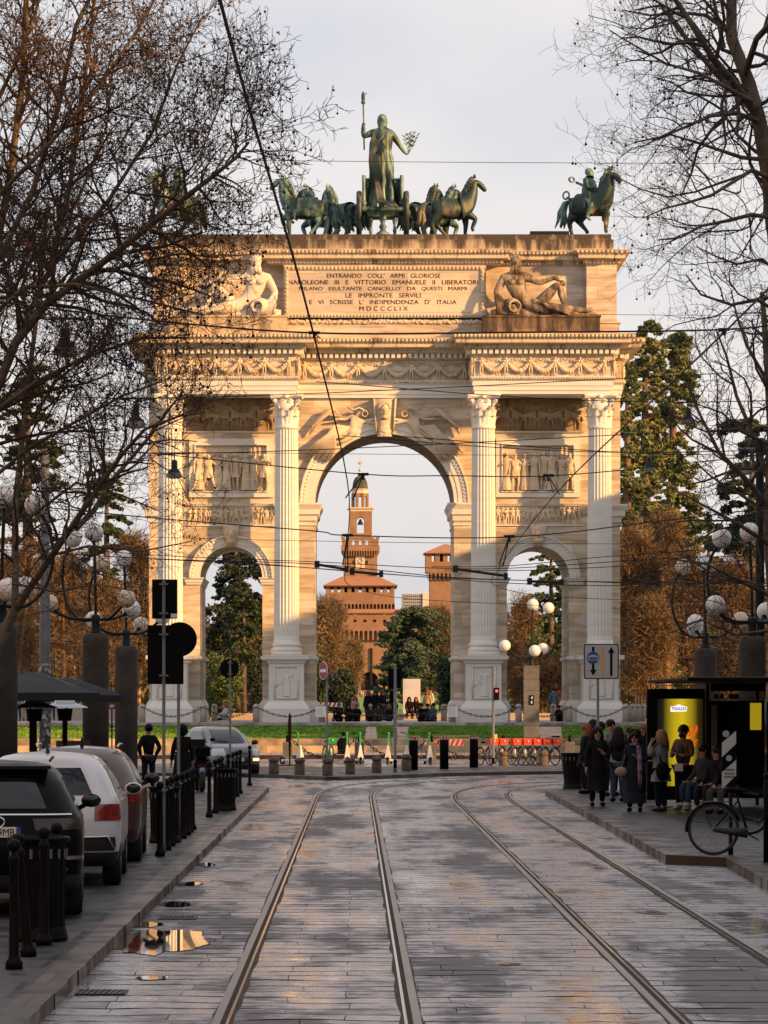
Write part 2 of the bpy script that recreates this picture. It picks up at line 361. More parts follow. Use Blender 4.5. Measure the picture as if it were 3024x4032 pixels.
m_kerb = stone('reddish_granite_kerb', (.045, .038, .036), (.115, .080, .062), .55, 5, 1.1)
m_kerbd = stone('dark_granite_kerb', (.028, .018, .014), (.045, .026, .018), .6, 5, 1.3)
m_step = stone('granite_steps', (.32, .24, .15), (.42, .32, .21), .7, 1.6, 3)
m_plaza = stone('pinkish_gravel_and_slabs', (.33, .25, .19), (.40, .31, .24), .8, 1.5, .8)
# pavement on the left with its kerb and the lower kerb ramp
g = G(); g.prism([(-40, 12, .0), (-2.62, 12, .0), (-2.62, 96, .0), (-3.2, 100.5, 0), (-40, 100.5, .0)], (0, 0, .12)); struct('pavement', g, m_pave)
g = G()
for y0 in np.arange(12, 95, 1.2):
    o = .006 * math.sin(y0 * 3)
    g.prism([(-2.62, y0, 0), (-2.36 + o, y0, 0), (-2.36 + o, y0 + 1.19, 0), (-2.62, y0 + 1.19, 0)], (0, 0, .128))
g.prism([(-2.62, 96.0, 0), (-2.36, 96.0, 0), (-2.7, 99.2, 0), (-3.2, 100.5, 0)], (0, 0, .124))
struct('kerb', g, m_kerb)
# tram stop platform on the right
plat = [(4.95, 91.5), (4.86, 80), (4.76, 66), (4.62, 52.4), (5.42, 51.6), (5.22, 43.5), (5.05, 34), (40, 34), (40, 92.5), (5.6, 92.5)]
g = G(); g.layers([(x + .3 if x < 30 else x, y) for x, y in plat], [(0, 0), (0, .14)]); struct('tram_platform', g, m_pave2)
g = G()
edge = [(5.6, 92.8), (4.93, 91.5), (4.86, 80), (4.76, 66), (4.62, 52.4), (5.42, 51.6), (5.22, 43.5), (5.05, 34)]
for (xa, ya), (xb, yb) in zip(edge, edge[1:]):
    k = max(1, int(math.hypot(xb - xa, yb - ya) / 1.3))
    for i in range(k):
        p = Vector((xa + (xb - xa) * i / k, ya + (yb - ya) * i / k)); q = Vector((xa + (xb - xa) * (i + .988) / k, ya + (yb - ya) * (i + .988) / k))
        g.prism([(p.x, p.y, 0), (q.x, q.y, 0), (q.x + .33, q.y, 0), (p.x + .33, p.y, 0)], (0, 0, .146 + .002 * (i % 2)))
struct('platform_kerb', g, m_kerbd)
g = G()      # tactile strip on the platform
for i in range(60):
    for j in range(10):
        yy = 54 + i * .36; g.box(5.45 + j * .07, 5.48 + j * .07, yy, yy + .28, .14, .149)
struct('tactile_paving', g, mat('tactile', (.10, .10, .10), .4))
# traffic island beyond the curve of the tracks
isl = [(-2.0, 112.4), (-.7, 109.8), (1.0, 112.6), (2.6, 115.6), (5.0, 118.2), (9, 120.6), (16, 122.5), (40, 124), (40, 128), (10, 128), (-14, 128), (-14, 118), (-5, 116)]
g = G(); g.layers(isl, [(0, 0), (0, .11)]); struct('traffic_island', g, m_pave)
g = G()
for (xa, ya), (xb, yb) in zip(isl[:8], isl[1:8]): 
    d = Vector((xb - xa, yb - ya)).normalized() * .28
    g.prism([(xa + d.y, ya - d.x, 0), (xb + d.y, yb - d.x, 0), (xb, yb, 0), (xa, ya, 0)], (0, 0, .118))
struct('island_kerb', g, m_kerbd)
# kerb, gravel strip, two granite steps and lawn that rise to the podium of the arch
g = G(); g.box(-60, 60, 152.0, 152.35, 0, .17); struct('plaza_kerb', g, m_kerbd)
struct('gravel_walk', strip(152.35, 157.7, -60, 60, .004), m_plaza)
g = G(); g.box(-60, 60, 157.7, 159.1, .1, .50); g.box(-60, 60, 159.1, 160.5, .1, .80); struct('lawn_steps', g, m_step)
m_grass = mat('short_grass', (.08, .18, .014), .9, col2=(.17, .30, .03), scale=.8, bump=.6, bscale=30)
def grassy(name, pts, dz, n=9000, seed=1, h=.07):
    rn = random.Random(seed); g = G(); xs = [p[0] for p in pts]; ys = [p[1] for p in pts]
    g.poly([(x, y, gz(y) + dz) for x, y in pts])
    k = len(pts); made = 0
    while made < n:
        x = rn.uniform(min(xs), max(xs)); y = rn.uniform(min(ys), max(ys)); ins = False; j = k - 1
        for i in range(k):
            if (ys[i] > y) != (ys[j] > y) and x < (xs[j] - xs[i]) * (y - ys[i]) / (ys[j] - ys[i]) + xs[i]: ins = not ins
            j = i
        if not ins: continue
        made += 1; a = rn.uniform(0, PI); c, s = math.cos(a) * .09, math.sin(a) * .05; z = gz(y) + dz; hh = h * rn.uniform(.5, 1.3)
        b = len(g.v); g.v += [(x - c, y - s, z), (x + c, y + s, z), (x + rn.uniform(-.05, .05), y + rn.uniform(-.05, .05), z + hh)]; g.f.append((b, b + 1, b + 2))
    o = put(name, g, m_grass); o['kind'] = 'stuff'; o['label'] = 'short green grass of the lawn in front of the arch'; return o
Yf, Yb = 160.6, 171.9
def lx(pf, pb): return (X(pf, Yf), X(pb, Yb))
for i, (a, b, c, d) in enumerate([(-300, -300, 1432, 1440), (1492, 1486, 1562, 1552), (1608, 1612, 2128, 2105), (2216, 2212, 3400, 3400)]):
    grassy('lawn_grass', [(X(a, Yf), Yf), (X(c, Yf), Yf), (X(d, Yb), Yb), (X(b, Yb), Yb)], .02, 9000, i)
for a, b, c, d in [(1435, 1443, 1489, 1483), (1565, 1555, 1605, 1609), (2131, 2108, 2213, 2209)]:
    g = G(); g.poly([(X(a, Yf), Yf, gz(Yf) + .02), (X(c, Yf), Yf, gz(Yf) + .02), (X(d, Yb), Yb, gz(Yb) + .02), (X(b, Yb), Yb, gz(Yb) + .02)]); struct('path', g, m_plaza)
g = G(); g.box(-24, 28, 172, 196, .8, 1.33); g.box(-23, 27, 172.9, 195, 1.3, 1.46)
struct('podium', g, stone('podium_granite', (.24, .21, .19), (.32, .29, .27), .6, 2.2, 1))
# park lawn that climbs to the castle
o = put('park_lawn_grass', strip(232, 960, -400, 400, .03), m_grass); o['kind'] = 'stuff'; o['label'] = 'long green park lawn between the arch and the castle'
struct('plaza', strip(176, 232, -60, 60, .02), m_plaza)

# ---------------------------------------------------------------- tram rails
m_steel = mat('worn_rail_steel', (.22, .19, .165), .4, .7, var=.15, scale=2, stretch=(1, .2, 1))
m_bed = mat('rail_edging_concrete', (.06, .05, .045), .8, spec=.15, var=.3, scale=2.0)
m_groove = mat('rail_groove', (.006, .005, .005), .9)
m_copper = mat('shiny_rail_lip', (.55, .46, .36), .15, 1)
cl1 = [(-.29, 8), (-.29, 88), (-.2, 95), (.15, 100.5), (.95, 105.5), (2.2, 109.6), (4.0, 112.9), (6.6, 115.6), (10, 117.6), (14, 119), (24, 120.5)]
cl2 = [(3.14, 8), (3.14, 84), (3.28, 92), (3.75, 98), (4.65, 102.5), (6.2, 106.2), (8.5, 109.3), (12, 111.7), (17, 113.6), (26, 115)]
def smoothpath(c, n=10):
    pts = []
    for i in range(len(c) - 1):
        p0 = Vector(c[max(i - 1, 0)]); p1 = Vector(c[i]); p2 = Vector(c[i + 1]); p3 = Vector(c[min(i + 2, len(c) - 1)])
        if i == 0: pts += [p1, p2]; continue
        for k in range(1, n + 1):
            t = k / n; L = (p2 - p1).length
            m1 = (p2 - p0).normalized() * L; m2 = (p3 - p1).normalized() * L
            pts.append((2*t**3-3*t**2+1)*p1 + (t**3-2*t**2+t)*m1 + (-2*t**3+3*t**2)*p2 + (t**3-t**2)*m2)
    return pts
def band(path, o0, o1, z0, z1=None, j=0, rn=None):
    """ribbon along a plan path between lateral offsets o0..o1 (right is +)"""
    g = G(); k = len(path); pr = None
    for i, p in enumerate(path):
        d = (path[min(i + 1, k - 1)] - path[max(i - 1, 0)]).normalized(); nrm = Vector((d.y, -d.x))
        a = p + nrm * o0; b = p + nrm * o1; n = len(g.v)
        g.v += [(a.x, a.y, z0), (b.x, b.y, z0 if z1 is None else z1)]
        if i: g.f.append((n - 2, n - 1, n + 1, n))
    return g
def raggedband(path, off, w, z, seed):
    rn = random.Random(seed); g = G(); dense = []
    for a, b in zip(path, path[1:]):
        k = max(1, int((b - a).length / .9)); dense += [a + (b - a) * i / k for i in range(k)]
    dense.append(path[-1]); k = len(dense)
    for i, p in enumerate(dense):
        d = (dense[min(i + 1, k - 1)] - dense[max(i - 1, 0)]).normalized(); nrm = Vector((d.y, -d.x)); a = p + nrm * (off - w - rn.uniform(0, .035)); b = p + nrm * (off + w + rn.uniform(0, .035))
        n = len(g.v); g.v += [(a.x, a.y, z), (b.x, b.y, z)]
        if i: g.f.append((n - 2, n - 1, n + 1, n))
    return g
rl = ['shiny tram rail nearest the parked cars, leftmost in the road', 'tram rail with a dark slotted groove, second from the parked cars', 'tram rail third from the parked cars, curving to the bus platform', 'tram rail running closest beside the platform kerb']
for i, (cl, side) in enumerate([(cl1, -.7225), (cl1, .7225), (cl2, -.7225), (cl2, .7225)]):
    P = smoothpath(cl); inn = 1 if side < 0 else -1      # the groove is on the inner side
    t = thing('tram_rail', rl[i], 'tram rail', (0, 0, 0), group='tram rails in the road')
    put('bed_edging', raggedband(P, side + inn * .01, .068, .009, i), m_bed, t)
    a, b = sorted((side - inn * .065, side)); put('rail_head', band(P, a, b, .0135), m_steel, t)
    a, b = sorted((side, side + inn * .042)); put('rail_groove', band(P, a, b, .0125), m_groove, t)
    a, b = sorted((side + inn * .042, side + inn * .066)); put('guard_lip', band(P, a, b, .0145), m_copper, t)

# puddles by the left kerb (they mirror the arch) and drain grates
m_water = mat('puddle_water', (.015, .015, .016), .015, spec=.5)
def puddle(cx, cy, rx, ry, seed, z=.012):
    rn = random.Random(seed); pts = []; ph = [rn.uniform(0, 6) for _ in range(4)]
    for i in range(44):
        a = 2 * PI * i / 44; r = 1 + .12 * math.sin(2 * a + ph[0]) + .08 * math.sin(5 * a + ph[1]) + .06 * math.sin(9 * a + ph[2]) + .05 * math.sin(15 * a + ph[3])
        pts.append((min(cx + rx * r * math.cos(a), 60), cy + ry * r * math.sin(a), z))
    return G().poly(pts)
for i, (px, py, rx, ry) in enumerate([(628, 3706, .43, 2.0), (745, 3480, .16, .55), (690, 3560, .2, .5), (600, 3850, .16, .2), (560, 3640, .2, .5), (2010, 3795, .09, .16), (810, 3405, .13, .7)]):
    Y = 2.39 * F / (py - CY); struct('puddle', puddle(X(px, Y), Y, rx, ry, i + 3), m_water)
m_iron = mat('cast_iron', (.02, .02, .022), .45, .6, var=.3, scale=6)
for i, (px, py, w, lb) in enumerate([(400, 3912, .42, 'iron drain grate in the gutter nearest the viewer'), (700, 3618, .42, 'iron drain grate beside the bright puddle in the gutter')]):
    Y = 2.4 * F / (py - CY); x = X(px, Y); t = thing('drain_grate', lb, 'drain grate', (x, Y, .006), group='gutter drain grates')
    g = G(); g.box(-w / 2, w / 2, -.22, -.2, 0, .01); g.box(-w / 2, w / 2, .2, .22, 0, .01); g.box(-w / 2, -w / 2 + .02, -.2, .2, 0, .01); g.box(w / 2 - .02, w / 2, -.2, .2, 0, .01)
    put('frame', g, m_iron, t); g = G()
    for k in range(8): x0 = -w / 2 + .035 + k * .047; g.prism([(x0, -.19, .002), (x0 + .02, -.19, .002), (x0 + .035, .19, .002), (x0 + .015, .19, .002)], (0, 0, .008))
    put('bars', g, m_iron, t)

# ---------------------------------------------------------------- apartment houses beside the street (they shade it)
m_plast = mat('ochre_plaster', (.30, .25, .19), .9, var=.12, scale=.4)
m_roof = mat('roof_tiles', (.22, .10, .06), .9, var=.2, scale=3)
def house(name, x0, x1, y0, y1, h, label):
    t = thing(name, label, 'building', ((x0 + x1) / 2, (y0 + y1) / 2, 0)); cx, cy = (x0 + x1) / 2, (y0 + y1) / 2
    P = [(x0 - cx, y0 - cy), (x1 - cx, y0 - cy), (x1 - cx, y1 - cy), (x0 - cx, y1 - cy)]
    g = G(); L = [(0, 0)]
    for k in range(1, int(h // 3.6)): L += [(0, k * 3.6), (.12, k * 3.6 + .02), (.12, k * 3.6 + .3), (0, k * 3.6 + .32)]
    g.layers(P, L + [(0, h - .8), (.5, h - .6), (.6, h - .2), (.6, h - .15)]); put('wall', g, m_plast, t)
    put('roof', G().layers(P, [(.5, h - .15), (-4, h + .25)]), m_roof, t)
house('apartment_building', 24.5, 38, -60, 106, 21, 'long plastered apartment house along the right side of the street')
house('apartment_building', 24.5, 40, 147, 178, 17.4, 'plastered corner house on the square right of the arch')
house('apartment_building', -70, 70, -120, -95, 27, 'apartment house added behind the viewer to dim the street and its reflections')  # unseen block added to cut low sky light and darken reflections
house('apartment_building', -40, -20, -60, 88, 20, 'long plastered apartment house along the left side of the street')
# ================================================================ TRIUMPHAL ARCH
AX, AY, AZ = 1.494, 180.0, 1.46
def zz(py): return CH - (py - CY) / 77 - AZ
arch = thing('triumphal_arch', 'white marble triumphal arch with three openings and Corinthian columns', 'arch', (AX, AY, AZ))
m_wall = marble('marble_courses', (.64, .60, .54), (.52, .41, .26), stain=.03, vein=.75)
m_white = marble('white_marble', (.68, .67, .64), (.60, .55, .46), blocks=False, stain=.0, vein=.22)
m_col = marble('column_marble', (.72, .71, .68), (.64, .60, .52), blocks=False, stain=0, vein=.2)
m_sculpt = marble('carved_marble', (.60, .53, .42), (.44, .31, .17), blocks=False, stain=.15, vein=.4)
m_corn = marble('weathered_cornice', (.60, .52, .40), (.50, .36, .2), blocks=False, stain=.25, vein=.4)
m_stain_shade = marble('stained_shaded_marble', (.30, .20, .12), (.16, .10, .055), blocks=False, stain=.43, vein=.6, stain_col=(.03, .018, .01))  # real staining on the right plinth, painted shade on the vault lining
m_top = marble('attic_parapet_marble', (.50, .42, .31), (.40, .29, .17), bw=2.4, bh=3, stain=.30, vein=.4, stain_bands=((24.0, 25.05, .25),))
m_panel = marble('inscription_marble', (.62, .55, .45), (.52, .40, .27), bw=3.2, bh=1.0, stain=0, vein=.35)
m_letter = mat('gilded_dark_letters', (.30, .19, .085), .5)
m_shadejoint = mat('deep_recess', (.05, .04, .03), .9)
WY = .8            # wall plane, local y
BY = 7.3           # back plane
ztop = zz(1563)
def arch_wall(g, x0, x1, cx, r, zs, z0, z1, y0, y1, n=28):
    g.box(x0, cx - r, y0, y1, z0, z1); g.box(cx + r, x1, y0, y1, z0, z1)
    b = len(g.v)
    for i in range(n + 1):
        a = PI - PI * i / n; x = cx + r * math.cos(a); z = zs + r * math.sin(a)
        g.v += [(x, y0, z), (x, y1, z), (x, y0, z1), (x, y1, z1)]
    for i in range(n):
        k = b + i * 4; g.f += [(k, k + 4, k + 6, k + 2), (k + 1, k + 3, k + 7, k + 5), (k, k + 1, k + 5, k + 4), (k + 2, k + 6, k + 7, k + 3)]
zsM, zsS = zz(1977), zz(2272)
RM, RS, SX = 3.56, 1.6, 7.88
g = G(); arch_wall(g, -12.1, -5.4, -SX, RS, zsS, 0, ztop, WY, BY); put('side_pier', g, m_wall, arch)
g = G(); arch_wall(g, -5.4, 5.4, 0, RM, zsM, 0, ztop, WY, BY, 40); put('central_pier', g, m_wall, arch)
g = G(); arch_wall(g, 5.4, 12.1, SX, RS, zsS, 0, ztop, WY, BY); put('side_pier', g, m_wall, arch)
# base mouldings of piers
g = G()
for x0, x1 in ((-12.1, -SX - RS), (-SX + RS, -RM), (RM, SX - RS), (SX + RS, 12.1)):
    P = [(x0, WY + .01), (x1, WY + .01), (x1, BY - .01), (x0, BY - .01)]; g = G()
    g.layers(P, [(.16, -.02), (.16, .85), (.09, 1.0), (.02, 1.1)])
    g.layers(P, [(.02, zz(2600)), (.10, zz(2594)), (.10, zz(2584)), (.02, zz(2583))])
    put('pier_plinth', g, m_white, arch)
# archivolts
def archivolt(cx, r0, r1, zs, y, m, n=48, beads=True):
    g = G(); w = r1 - r0
    prof = [(r0, .0), (r0, -.16), (r0 + w * .28, -.16), (r0 + w * .28, -.2), (r0 + w * .6, -.2), (r0 + w * .6, -.24), (r0 + w * .82, -.24), (r0 + w * .88, -.34), (r1, -.34), (r1, 0)]
    b = len(g.v); k = len(prof)
    for i in range(n + 1):
        a = PI * i / n
        for r, d in prof: g.v.append((cx + r * math.cos(a), y + d, zs + r * math.sin(a)))
    for i in range(n):
        for j in range(k - 1): p = b + i * k + j; g.f.append((p, p + 1, p + k + 1, p + k))
    if beads:
        nb = int(PI * r1 / .2); rr = r0 + w * .72
        for i in range(nb):
            a = PI * (i + .5) / nb; g.ball((cx + rr * math.cos(a), y - .25, zs + rr * math.sin(a)), .07, 6, (1, .6, 1))
    return g
put('archivolt', archivolt(0, RM, 4.37, zsM, WY, 0), m_white, arch)
for s in (-1, 1): put('archivolt', archivolt(s * SX, RS, 2.16, zsS, WY, 0, 32), m_white, arch)
# added lining whose dark colour stands in for shade in the great vault
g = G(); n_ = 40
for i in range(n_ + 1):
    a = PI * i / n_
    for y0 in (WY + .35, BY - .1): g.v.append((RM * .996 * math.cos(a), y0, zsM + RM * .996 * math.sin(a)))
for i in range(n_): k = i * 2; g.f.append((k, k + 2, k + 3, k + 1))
put('vault_shade_lining', g, m_stain_shade, arch)
def egg(g, x0, x1, y, z, h, pitch=.22, ny=-1, axis='x', d=.06):
    """row of egg shaped ornaments"""
    n = max(1, int(abs(x1 - x0) / pitch))
    for i in range(n):
        t = x0 + (x1 - x0) * (i + .5) / n
        c = (t, y, z) if axis == 'x' else (y, t, z)
        g.ball(c, h * .5, 6, (pitch / h * .72, .5, 1) if axis == 'x' else (.5, pitch / h * .72, 1))
# impost cornices
def impost(g, x0, x1, y0, y1, zt, h, w=.33):
    P = [(x0, y0), (x1, y0), (x1, y1), (x0, y1)]
    g.layers(P, [(0, zt - h), (.05, zt - h * .95), (.07, zt - h * .7), (w * .55, zt - h * .62), (w * .6, zt - h * .35), (w * .95, zt - h * .12), (w, zt - h * .1), (w, zt)])
zt = zz(1977)
for s in (-1, 1):
    g = G()
    a, b = sorted((s * RM, s * 5.39)); impost(g, a, b, WY - .04, BY, zt, .95)
    egg(g, min(s * RM, s * 4.4), max(s * RM, s * 4.4), WY - .22, zt - .2, .16, .17); put('impost_moulding', g, m_white, arch); g = G()
    a, b = sorted((s * 11.5, s * 12.1)); impost(g, a, b, WY - .04, BY, zz(1983), .95, .42)
    put('impost_moulding', g, m_white, arch)
    zt2 = zz(2272)
    for q in (-1, 1):
        g = G(); a, b = sorted((s * SX + q * RS, s * SX + q * (RS + .66))); impost(g, a, b, WY - .04, BY, zt2, .38, .2)
        egg(g, a, b, WY - .14, zt2 - .1, .1, .13); put('impost_moulding', g, m_white, arch)
# necking pilaster strip of piers
for s in (-1, 1):
    g = G()
    for z in (zz(2068), zz(2330)):
        a, b = sorted((s * (RM + .0), s * 4.4)); g.layers([(a, WY - .01), (b, WY - .01), (b, BY), (a, BY)], [(0, z), (.07, z + .03), (.07, z + .1), (0, z + .12)])
        break
    put('pier_astragal', g, m_white, arch)

# ---- figures for the carved work, kept as geometry to be reused -------------------
def figure(pose, sub=1, fat=1., robe=False):
    """human figure 1.0 units tall, front to -Y. pose: dict of joint overrides"""
    n = {'pel': ((0, 0, .53), .078), 'bel': ((0, .0, .60), .072), 'che': ((0, 0, .71), .088), 'nek': ((0, .005, .835), .034), 'jaw': ((0, -.008, .875), .045), 'hd': ((0, -.002, .93), .058), 'top': ((0, .004, .965), .042),
         'sL': ((.098, 0, .795), .042), 'eL': ((.135, .015, .63), .028), 'wL': ((.15, -.03, .49), .018), 'hL': ((.153, -.05, .43), .018),
         'sR': ((-.098, 0, .795), .042), 'eR': ((-.135, .015, .63), .028), 'wR': ((-.15, -.03, .49), .018), 'hR': ((-.153, -.05, .43), .018),
         'tL': ((.055, 0, .48), .058), 'kL': ((.062, -.008, .27), .036), 'aL': ((.065, .012, .055), .022), 'fL': ((.07, -.07, .022), .02),
         'tR': ((-.055, 0, .48), .058), 'kR': ((-.062, -.008, .27), .036), 'aR': ((-.065, .012, .055), .022), 'fR': ((-.07, -.07, .022), .02)}
    for k, p in pose.items(): n[k] = (p, n[k][1] if k in n else .03)
    n = {k: (p, r * fat) for k, (p, r) in n.items()}
    e = [('pel', 'bel'), ('bel', 'che'), ('che', 'nek'), ('nek', 'jaw'), ('jaw', 'hd'), ('hd', 'top')]
    for s in 'LR': e += [('che', 's' + s), ('s' + s, 'e' + s), ('e' + s, 'w' + s), ('w' + s, 'h' + s), ('pel', 't' + s), ('t' + s, 'k' + s), ('k' + s, 'a' + s), ('a' + s, 'f' + s)]
    return skin(n, e, 'pel', sub)
poses = [
    {'eL': (.2, -.03, .68), 'wL': (.22, -.1, .82), 'hL': (.22, -.12, .88), 'kL': (.09, -.05, .28)},
    {'eR': (-.17, -.06, .65), 'wR': (-.06, -.14, .66), 'hR': (-.02, -.15, .68), 'fL': (.13, -.04, .02)},
    {'eL': (.15, -.05, .62), 'wL': (.24, -.1, .66), 'hL': (.29, -.1, .68), 'eR': (-.15, 0, .64), 'kR': (-.1, -.04, .28), 'aR': (-.14, .03, .07), 'fR': (-.2, .0, .03)},
    {'sL': (.1, 0, .81), 'eL': (.2, 0, .76), 'wL': (.3, -.03, .82), 'hL': (.34, -.03, .86), 'sR': (-.1, 0, .8), 'eR': (-.2, 0, .74), 'wR': (-.3, -.03, .8), 'hR': (-.34, -.03, .84)},
    {'kL': (.12, -.06, .27), 'aL': (.16, .0, .06), 'fL': (.2, -.04, .02), 'kR': (-.09, 0, .28), 'aR': (-.16, .04, .07), 'fR': (-.14, -.03, .03), 'eL': (.18, -.03, .7), 'wL': (.28, -.06, .74), 'hL': (.32, -.06, .76)}]
FIG = [figure(p, 1) for p in poses]
def robe(h=.62, w=.10, seed=0):
    """long draped garment with folds, 1.0 figure units"""
    rn = random.Random(seed); g = G(); n = 28; prof = [(.86, .035), (.80, .105), (.70, .098), (.58, .085), (.50, .10), (.35, .11), (.18, .12), (.04, .135)]
    ph = rn.uniform(0, 6); b = len(g.v)
    for z, r in prof:
        am = .0 if z > .75 else (.8 - z) * .12
        for j in range(n):
            a = 2 * PI * j / n; rr = r * (1 + am * math.sin(a * 7 + ph + z * 3) + am * .5 * math.sin(a * 13 + ph))
            g.v.append((rr * math.cos(a), rr * math.sin(a) * .75, z))
    for i in range(len(prof) - 1):
        for j in range(n): p = b + i * n + j; q = b + i * n + (j + 1) % n; g.f.append((p, p + n, q + n, q))
    return g
ROBES = [robe(seed=i) for i in range(3)]
def leafcurl(h, w, curl, n=5):
    """an acanthus leaf: rises, bulges outward and curls over at the tip. base at origin, faces -Y"""
    g = G(); rows = []
    for i in range(n + 1):
        t = i / n; z = h * (t if t < .8 else .8 + (t - .8) * .3); y = -curl * (t ** 2.2) * 1.0 - .02; ww = w * (1 - .15 * t) * (1.0 if t < .85 else .6)
        if t == 1: z = h * .78; y = -curl * 1.35
        rows.append([(-ww / 2, y + .03, z), (-ww / 5, y - .015, z), (0, y - .05, z + .01), (ww / 5, y - .015, z), (ww / 2, y + .03, z)])
    b = 0
    for r in rows: g.v += r
    for i in range(n):
        for j in range(4): p = i * 5 + j; g.f.append((p, p + 1, p + 6, p + 5))
    return g
# ---- column: pedestal, base, shaft, capital ---------------------------------------
zPed = zz(2583); zBase1 = zz(2520); zCap0 = zz(1690)
r0c, r1c = .64, .575
def column_parts(cx, first=None):
    if first:
        r = []
        for o in first:
            c = o.copy(); col.objects.link(c); c.parent = arch; c.location = (cx, -1.15, 0); r.append(c)
            for d in o.children:
                e = d.copy(); col.objects.link(e); e.parent = c
        return r
    loc = (cx, -1.15, 0)
    g = G(); h = .885
    P = [(-h, -h), (h, -h), (h, h + .9), (-h, h + .9)]
    g.layers(P, [(.3, 0), (.3, zz(2790)), (.27, zz(2788)), (.22, zz(2780)), (.06, zz(2766)), (0, zz(2760)), (0, zz(2616)), (.07, zz(2612)), (.1, zz(2604)), (.28, zz(2598)), (.3, zz(2584)), (.26, zPed)])
    ped = put('pedestal', g, m_white, arch, loc=loc)
    # framed panel with a carved figure
    g = G(); z0, z1 = zz(2752), zz(2624); d = -h - .03
    for a, b, c, e in ((-.62, -.55, z0, z1), (.55, .62, z0, z1), (-.55, .55, z0, z0 + .07), (-.55, .55, z1 - .07, z1)): g.box(a, b, d - .03, -h + .02, c, e)
    g.add(FIG[0], T(.02, -h - .02, z0 + .12, s=(1.45, .5, 1.42))); g.add(ROBES[0], T(.02, -h - .02, z0 + .1, s=(1.6, .5, 1.05)))
    g.add(G().tube([(-.5, 0, .3), (-.35, 0, .5), (-.2, 0, .55)], [.05, .04, .02], 6), T(.0, -h, z0 + .3, s=(1, .5, 1)))
    pr = put('carved_panel', g, m_white, ped, True)
    g = G(); g.box(-.78, .78, -.78, .78, zPed - .01, zPed + .2)
    g.lathe([(.76, zPed + .2), (.80, zPed + .27), (.79, zPed + .36), (.70, zPed + .40), (.68, zPed + .47), (.75, zPed + .52), (.74, zPed + .6), (.68, zPed + .63), (.66, zBase1)], 40)
    ba = put('column_base', g, m_col, arch, True, loc=loc)
    g = G(); n = 96; prof = []
    for i in range(9):
        t = i / 8; r = r0c + (r1c - r0c) * (t ** 1.6); prof.append((r, zBase1 + (zCap0 - zBase1) * t))
    g.lathe([(r0c * 1.04, zBase1 - .02), (r0c * 1.02, zBase1 + .12)], 48); g.lathe([(p[0], p[1]) for p in prof], n, flute=.12)
    g.lathe([(r1c * 1.0, zCap0 - .1), (r1c * 1.08, zCap0 - .05), (r1c * 1.08, zCap0 + .06), (r1c * .96, zCap0 + .1)], 40)
    sh = put('column_shaft', g, m_col, arch, loc=loc)
    g = G(); H = ztop - zCap0
    g.lathe([(.54, zCap0), (.52, zCap0 + .3), (.56, zCap0 + .9), (.66, zCap0 + H - .28)], 24)
    L1 = leafcurl(.62, .36, .17); L2 = leafcurl(1.08, .34, .24); L3 = leafcurl(1.25, .16, .36)
    for k in range(8):
        a = k * PI / 4
        g.add(L1, Matrix.Rotation(a, 4, 'Z') @ T(0, -.53, zCap0 + .06)); g.add(L2, Matrix.Rotation(a + PI / 8, 4, 'Z') @ T(0, -.55, zCap0 + .06))
        g.add(L3, Matrix.Rotation(a + (.16 if k % 2 else -.16) + PI / 8 * (0 if k % 2 else 2), 4, 'Z') @ T(0, -.50, zCap0 + .12))
    for k in range(4):      # corner volutes
        M = Matrix.Rotation(k * PI / 2 + PI / 4, 4, 'Z')
        sp = [(0, -(.80 + .12 * math.cos(t) * (1 - t / 11)), zCap0 + H - .36 + .13 * math.sin(t) * (1 - t / 11)) for t in [i * .6 for i in range(15)]]
        g.add(G().tube(sp, .035, 5), M); g.add(G().ball((0, -.80, zCap0 + H - .36), .05, 8, (2.2, 1, 1)), M)
        g.add(G().tube([(0, -.58, zCap0 + .75), (0, -.66, zCap0 + H - .36), (0, -.78, zCap0 + H - .24), (0, -.9, zCap0 + H - .3)], [.06, .05, .05, .05], 5), M)
        M2 = Matrix.Rotation(k * PI / 2, 4, 'Z'); g.add(G().ball((0, -.72, zCap0 + H - .13), .12, 8, (1.2, .6, 1)), M2)
        for s in (-1, 1): g.add(G().torus((s * .2, -.68, zCap0 + H - .34), .08, .025, 10, 5, 'y'), M2)
    # concave abacus
    P = []
    for k in range(4):
        for i in range(7):
            t = (i / 6 - .5) * 2; x = t * .80; y = -.82 + .17 * (1 - t * t)
            a = k * PI / 2; P.append((x * math.cos(a) - y * math.sin(a), x * math.sin(a) + y * math.cos(a)))
    g.layers(P, [(-.06, zCap0 + H - .22), (.0, zCap0 + H - .14), (.03, zCap0 + H - .1), (.03, ztop + .005)])
    ca = put('capital', g, m_col, arch, True, loc=loc)
    return [ped, ba, sh, ca]
cols = column_parts(-10.91)
for x in (-5.0, 5.0, 10.91): column_parts(x, cols)

